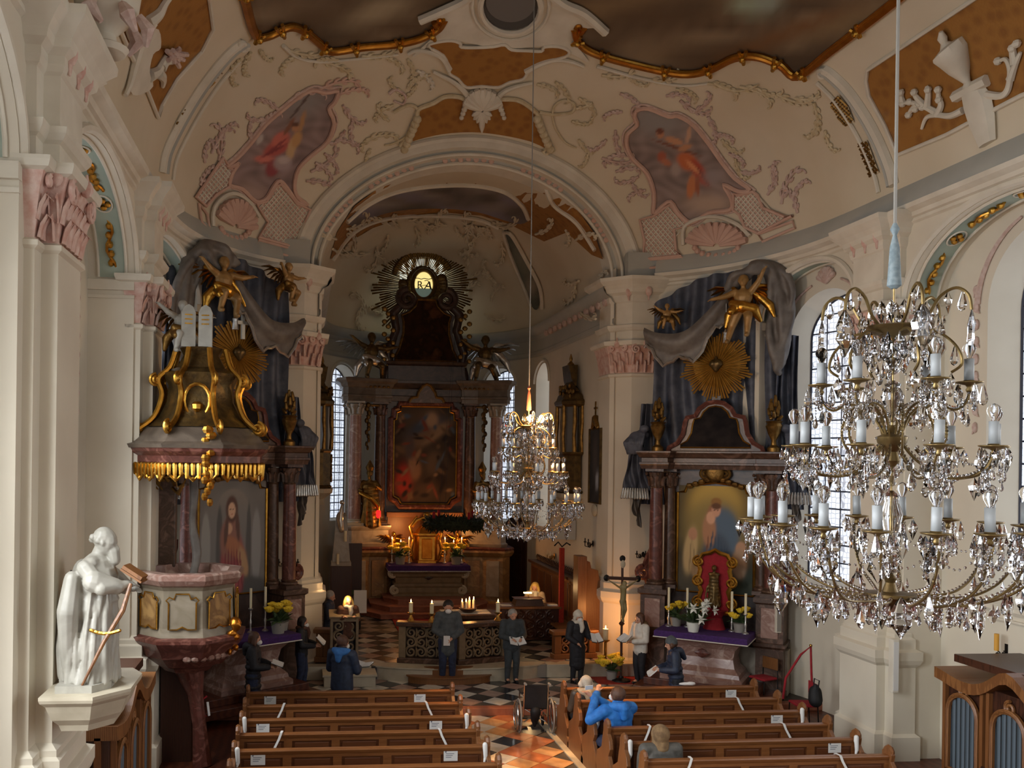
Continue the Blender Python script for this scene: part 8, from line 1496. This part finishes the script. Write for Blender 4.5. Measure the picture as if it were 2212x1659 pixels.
    for k in range(18):
        a0, a1 = 2 * PI * k / 18 + .1, 2 * PI * (k + 1) / 18 + .1; q0, q1 = V((math.cos(a0) * .82, math.sin(a0) * .82, .6)), V((math.cos(a1) * .82, math.sin(a1) * .82, .6))
        for j in range(1, 9): t = j / 9; b.ell(q0.lerp(q1, t) - V((0, 0, .12 * math.sin(PI * t))), .009, 5, 4)
        q2 = V((math.cos(a0) * .16, math.sin(a0) * .16, .2)); q3 = V((math.cos(a0) * .55, math.sin(a0) * .55, .2))
        for j in range(9): t = j / 8; b.ell(q2.lerp(q3, t) - V((0, 0, .03)), .009, 5, 4)
    for k in range(9):
        a0 = 2 * PI * k / 9 + .25; q0, q1 = V((math.cos(a0) * .6, math.sin(a0) * .6, 1.12)), V((math.cos(a0) * .12, math.sin(a0) * .12, 1.9))
        for j in range(1, 16): t = j / 16; b.ell(q0.lerp(q1, t) - V((0, 0, .3 * math.sin(PI * t))), .009, 5, 4)
    def drop_(q, s_=1.0): b.lathe(q, [(.002, 0), (.007 * s_, -.02 * s_), (.015 * s_, -.045 * s_), (.009 * s_, -.06 * s_), (.001, -.066 * s_)], 5)
    for n_, rr0, zz0, dz in ((18, .88, .68, .1), (9, .62, 1.2, .12), (6, .44, 1.62, .12)):      # clusters of small drops under every pan
        for k in range(n_):
            a0 = 2 * PI * k / n_ + (.1, .25, .4)[(18, 9, 6).index(n_)]; c = V((math.cos(a0) * rr0, math.sin(a0) * rr0, zz0))
            for j in range(9):
                t = rn.uniform(0, 6.28); q = c + V((math.cos(t) * rn.uniform(.02, .09), math.sin(t) * rn.uniform(.02, .09), -rn.uniform(.05, .2)))
                drop_(q, rn.uniform(.8, 1.5))
                for m_ in range(3): b.ell(q + V((0, 0, .014 + .02 * m_)), .007, 5, 3)
    for k in range(60):
        t = rn.uniform(0, 6.28); rr_ = rn.uniform(.05, .4); drop_(V((math.cos(t) * rr_, math.sin(t) * rr_, rn.uniform(1.72, 2.2))), rn.uniform(1, 1.9))
    for k in range(50):
        t = rn.uniform(0, 6.28); rr_ = rn.uniform(.3, .8); drop_(V((math.cos(t) * rr_, math.sin(t) * rr_, .2 + max(0, rr_ - .5) * .6 - rn.uniform(0, .06))), rn.uniform(1, 1.9))
    b.build('bead_strings', 'crystal', T, kind='stuff')
    for k in range(26):                                   # pendants under the lower ring
        a = 2 * PI * k / 26; rr_ = (.3, .5, .68)[k % 3]; hang(V((math.cos(a) * rr_, math.sin(a) * rr_, .17 + (.12 if rr_ > .6 else 0))), ('drop', 'kite', 'leaf')[k % 3], 1.1)
    for k in range(8): a = k * PI / 4; hang(V((math.cos(a) * .14, math.sin(a) * .14, .19)), 'drop', 1.1)
    L = top - base[2]; MB().lathe((0, 0, 2.28), [(.02, 0), (.045, .02), (.04, .1), (.03, .28), (.012, .36), (.03, .4), (.012, .44)], 20).build('tassel', mat('tassel_blue', '6f7d83', '8a969a', .8, scale=30) if not lit else mat('tassel_red', '8a4a34', None, .8), T, smooth=True); MB().tube([(0, 0, 2.6), (.005, 0, L * .5), (0, 0, L)], .011 if not lit else .009, 6).build('cable', 'pot', T, smooth=True)
    if lit:
        for k, (x, y) in enumerate(((-.05, -.15), (.2, -.1))):
            MB().lathe((x, y, 2.08), [(.02, 0), (.04, .03), (.05, .07), (.03, .12), (.005, .13)], 10).build('lit_lamp', 'lit_bulb', T, smooth=True); o = lamp('chandelier_lamp', (0, 0, 3), CHW, (1, .5, .17), .06, spot=((0, 0, 0), R_(58))); o.parent = T; o.location = (x * 1.2, y * 1.3, 2.3); o2 = lamp('chandelier_glow', (0, 0, 0), CHW * .03, (1, .55, .22), .14); o2.parent = T; o2.location = (x * 1.2, y * 1.3, 2.26)
    return T
CHW = 2600
chandelier('large unlit crystal chandelier hanging close at the upper right, grey bulbs', (3.93, 5.86, 3.8), vz(0, 5.86) - .05, False, 11, .1); chandelier('crystal chandelier with two golden lamps lit, over the aisle before the altar', (3.88, 15.9, 3.46), vz(0, 15.9) - .05, True, 12, .3)
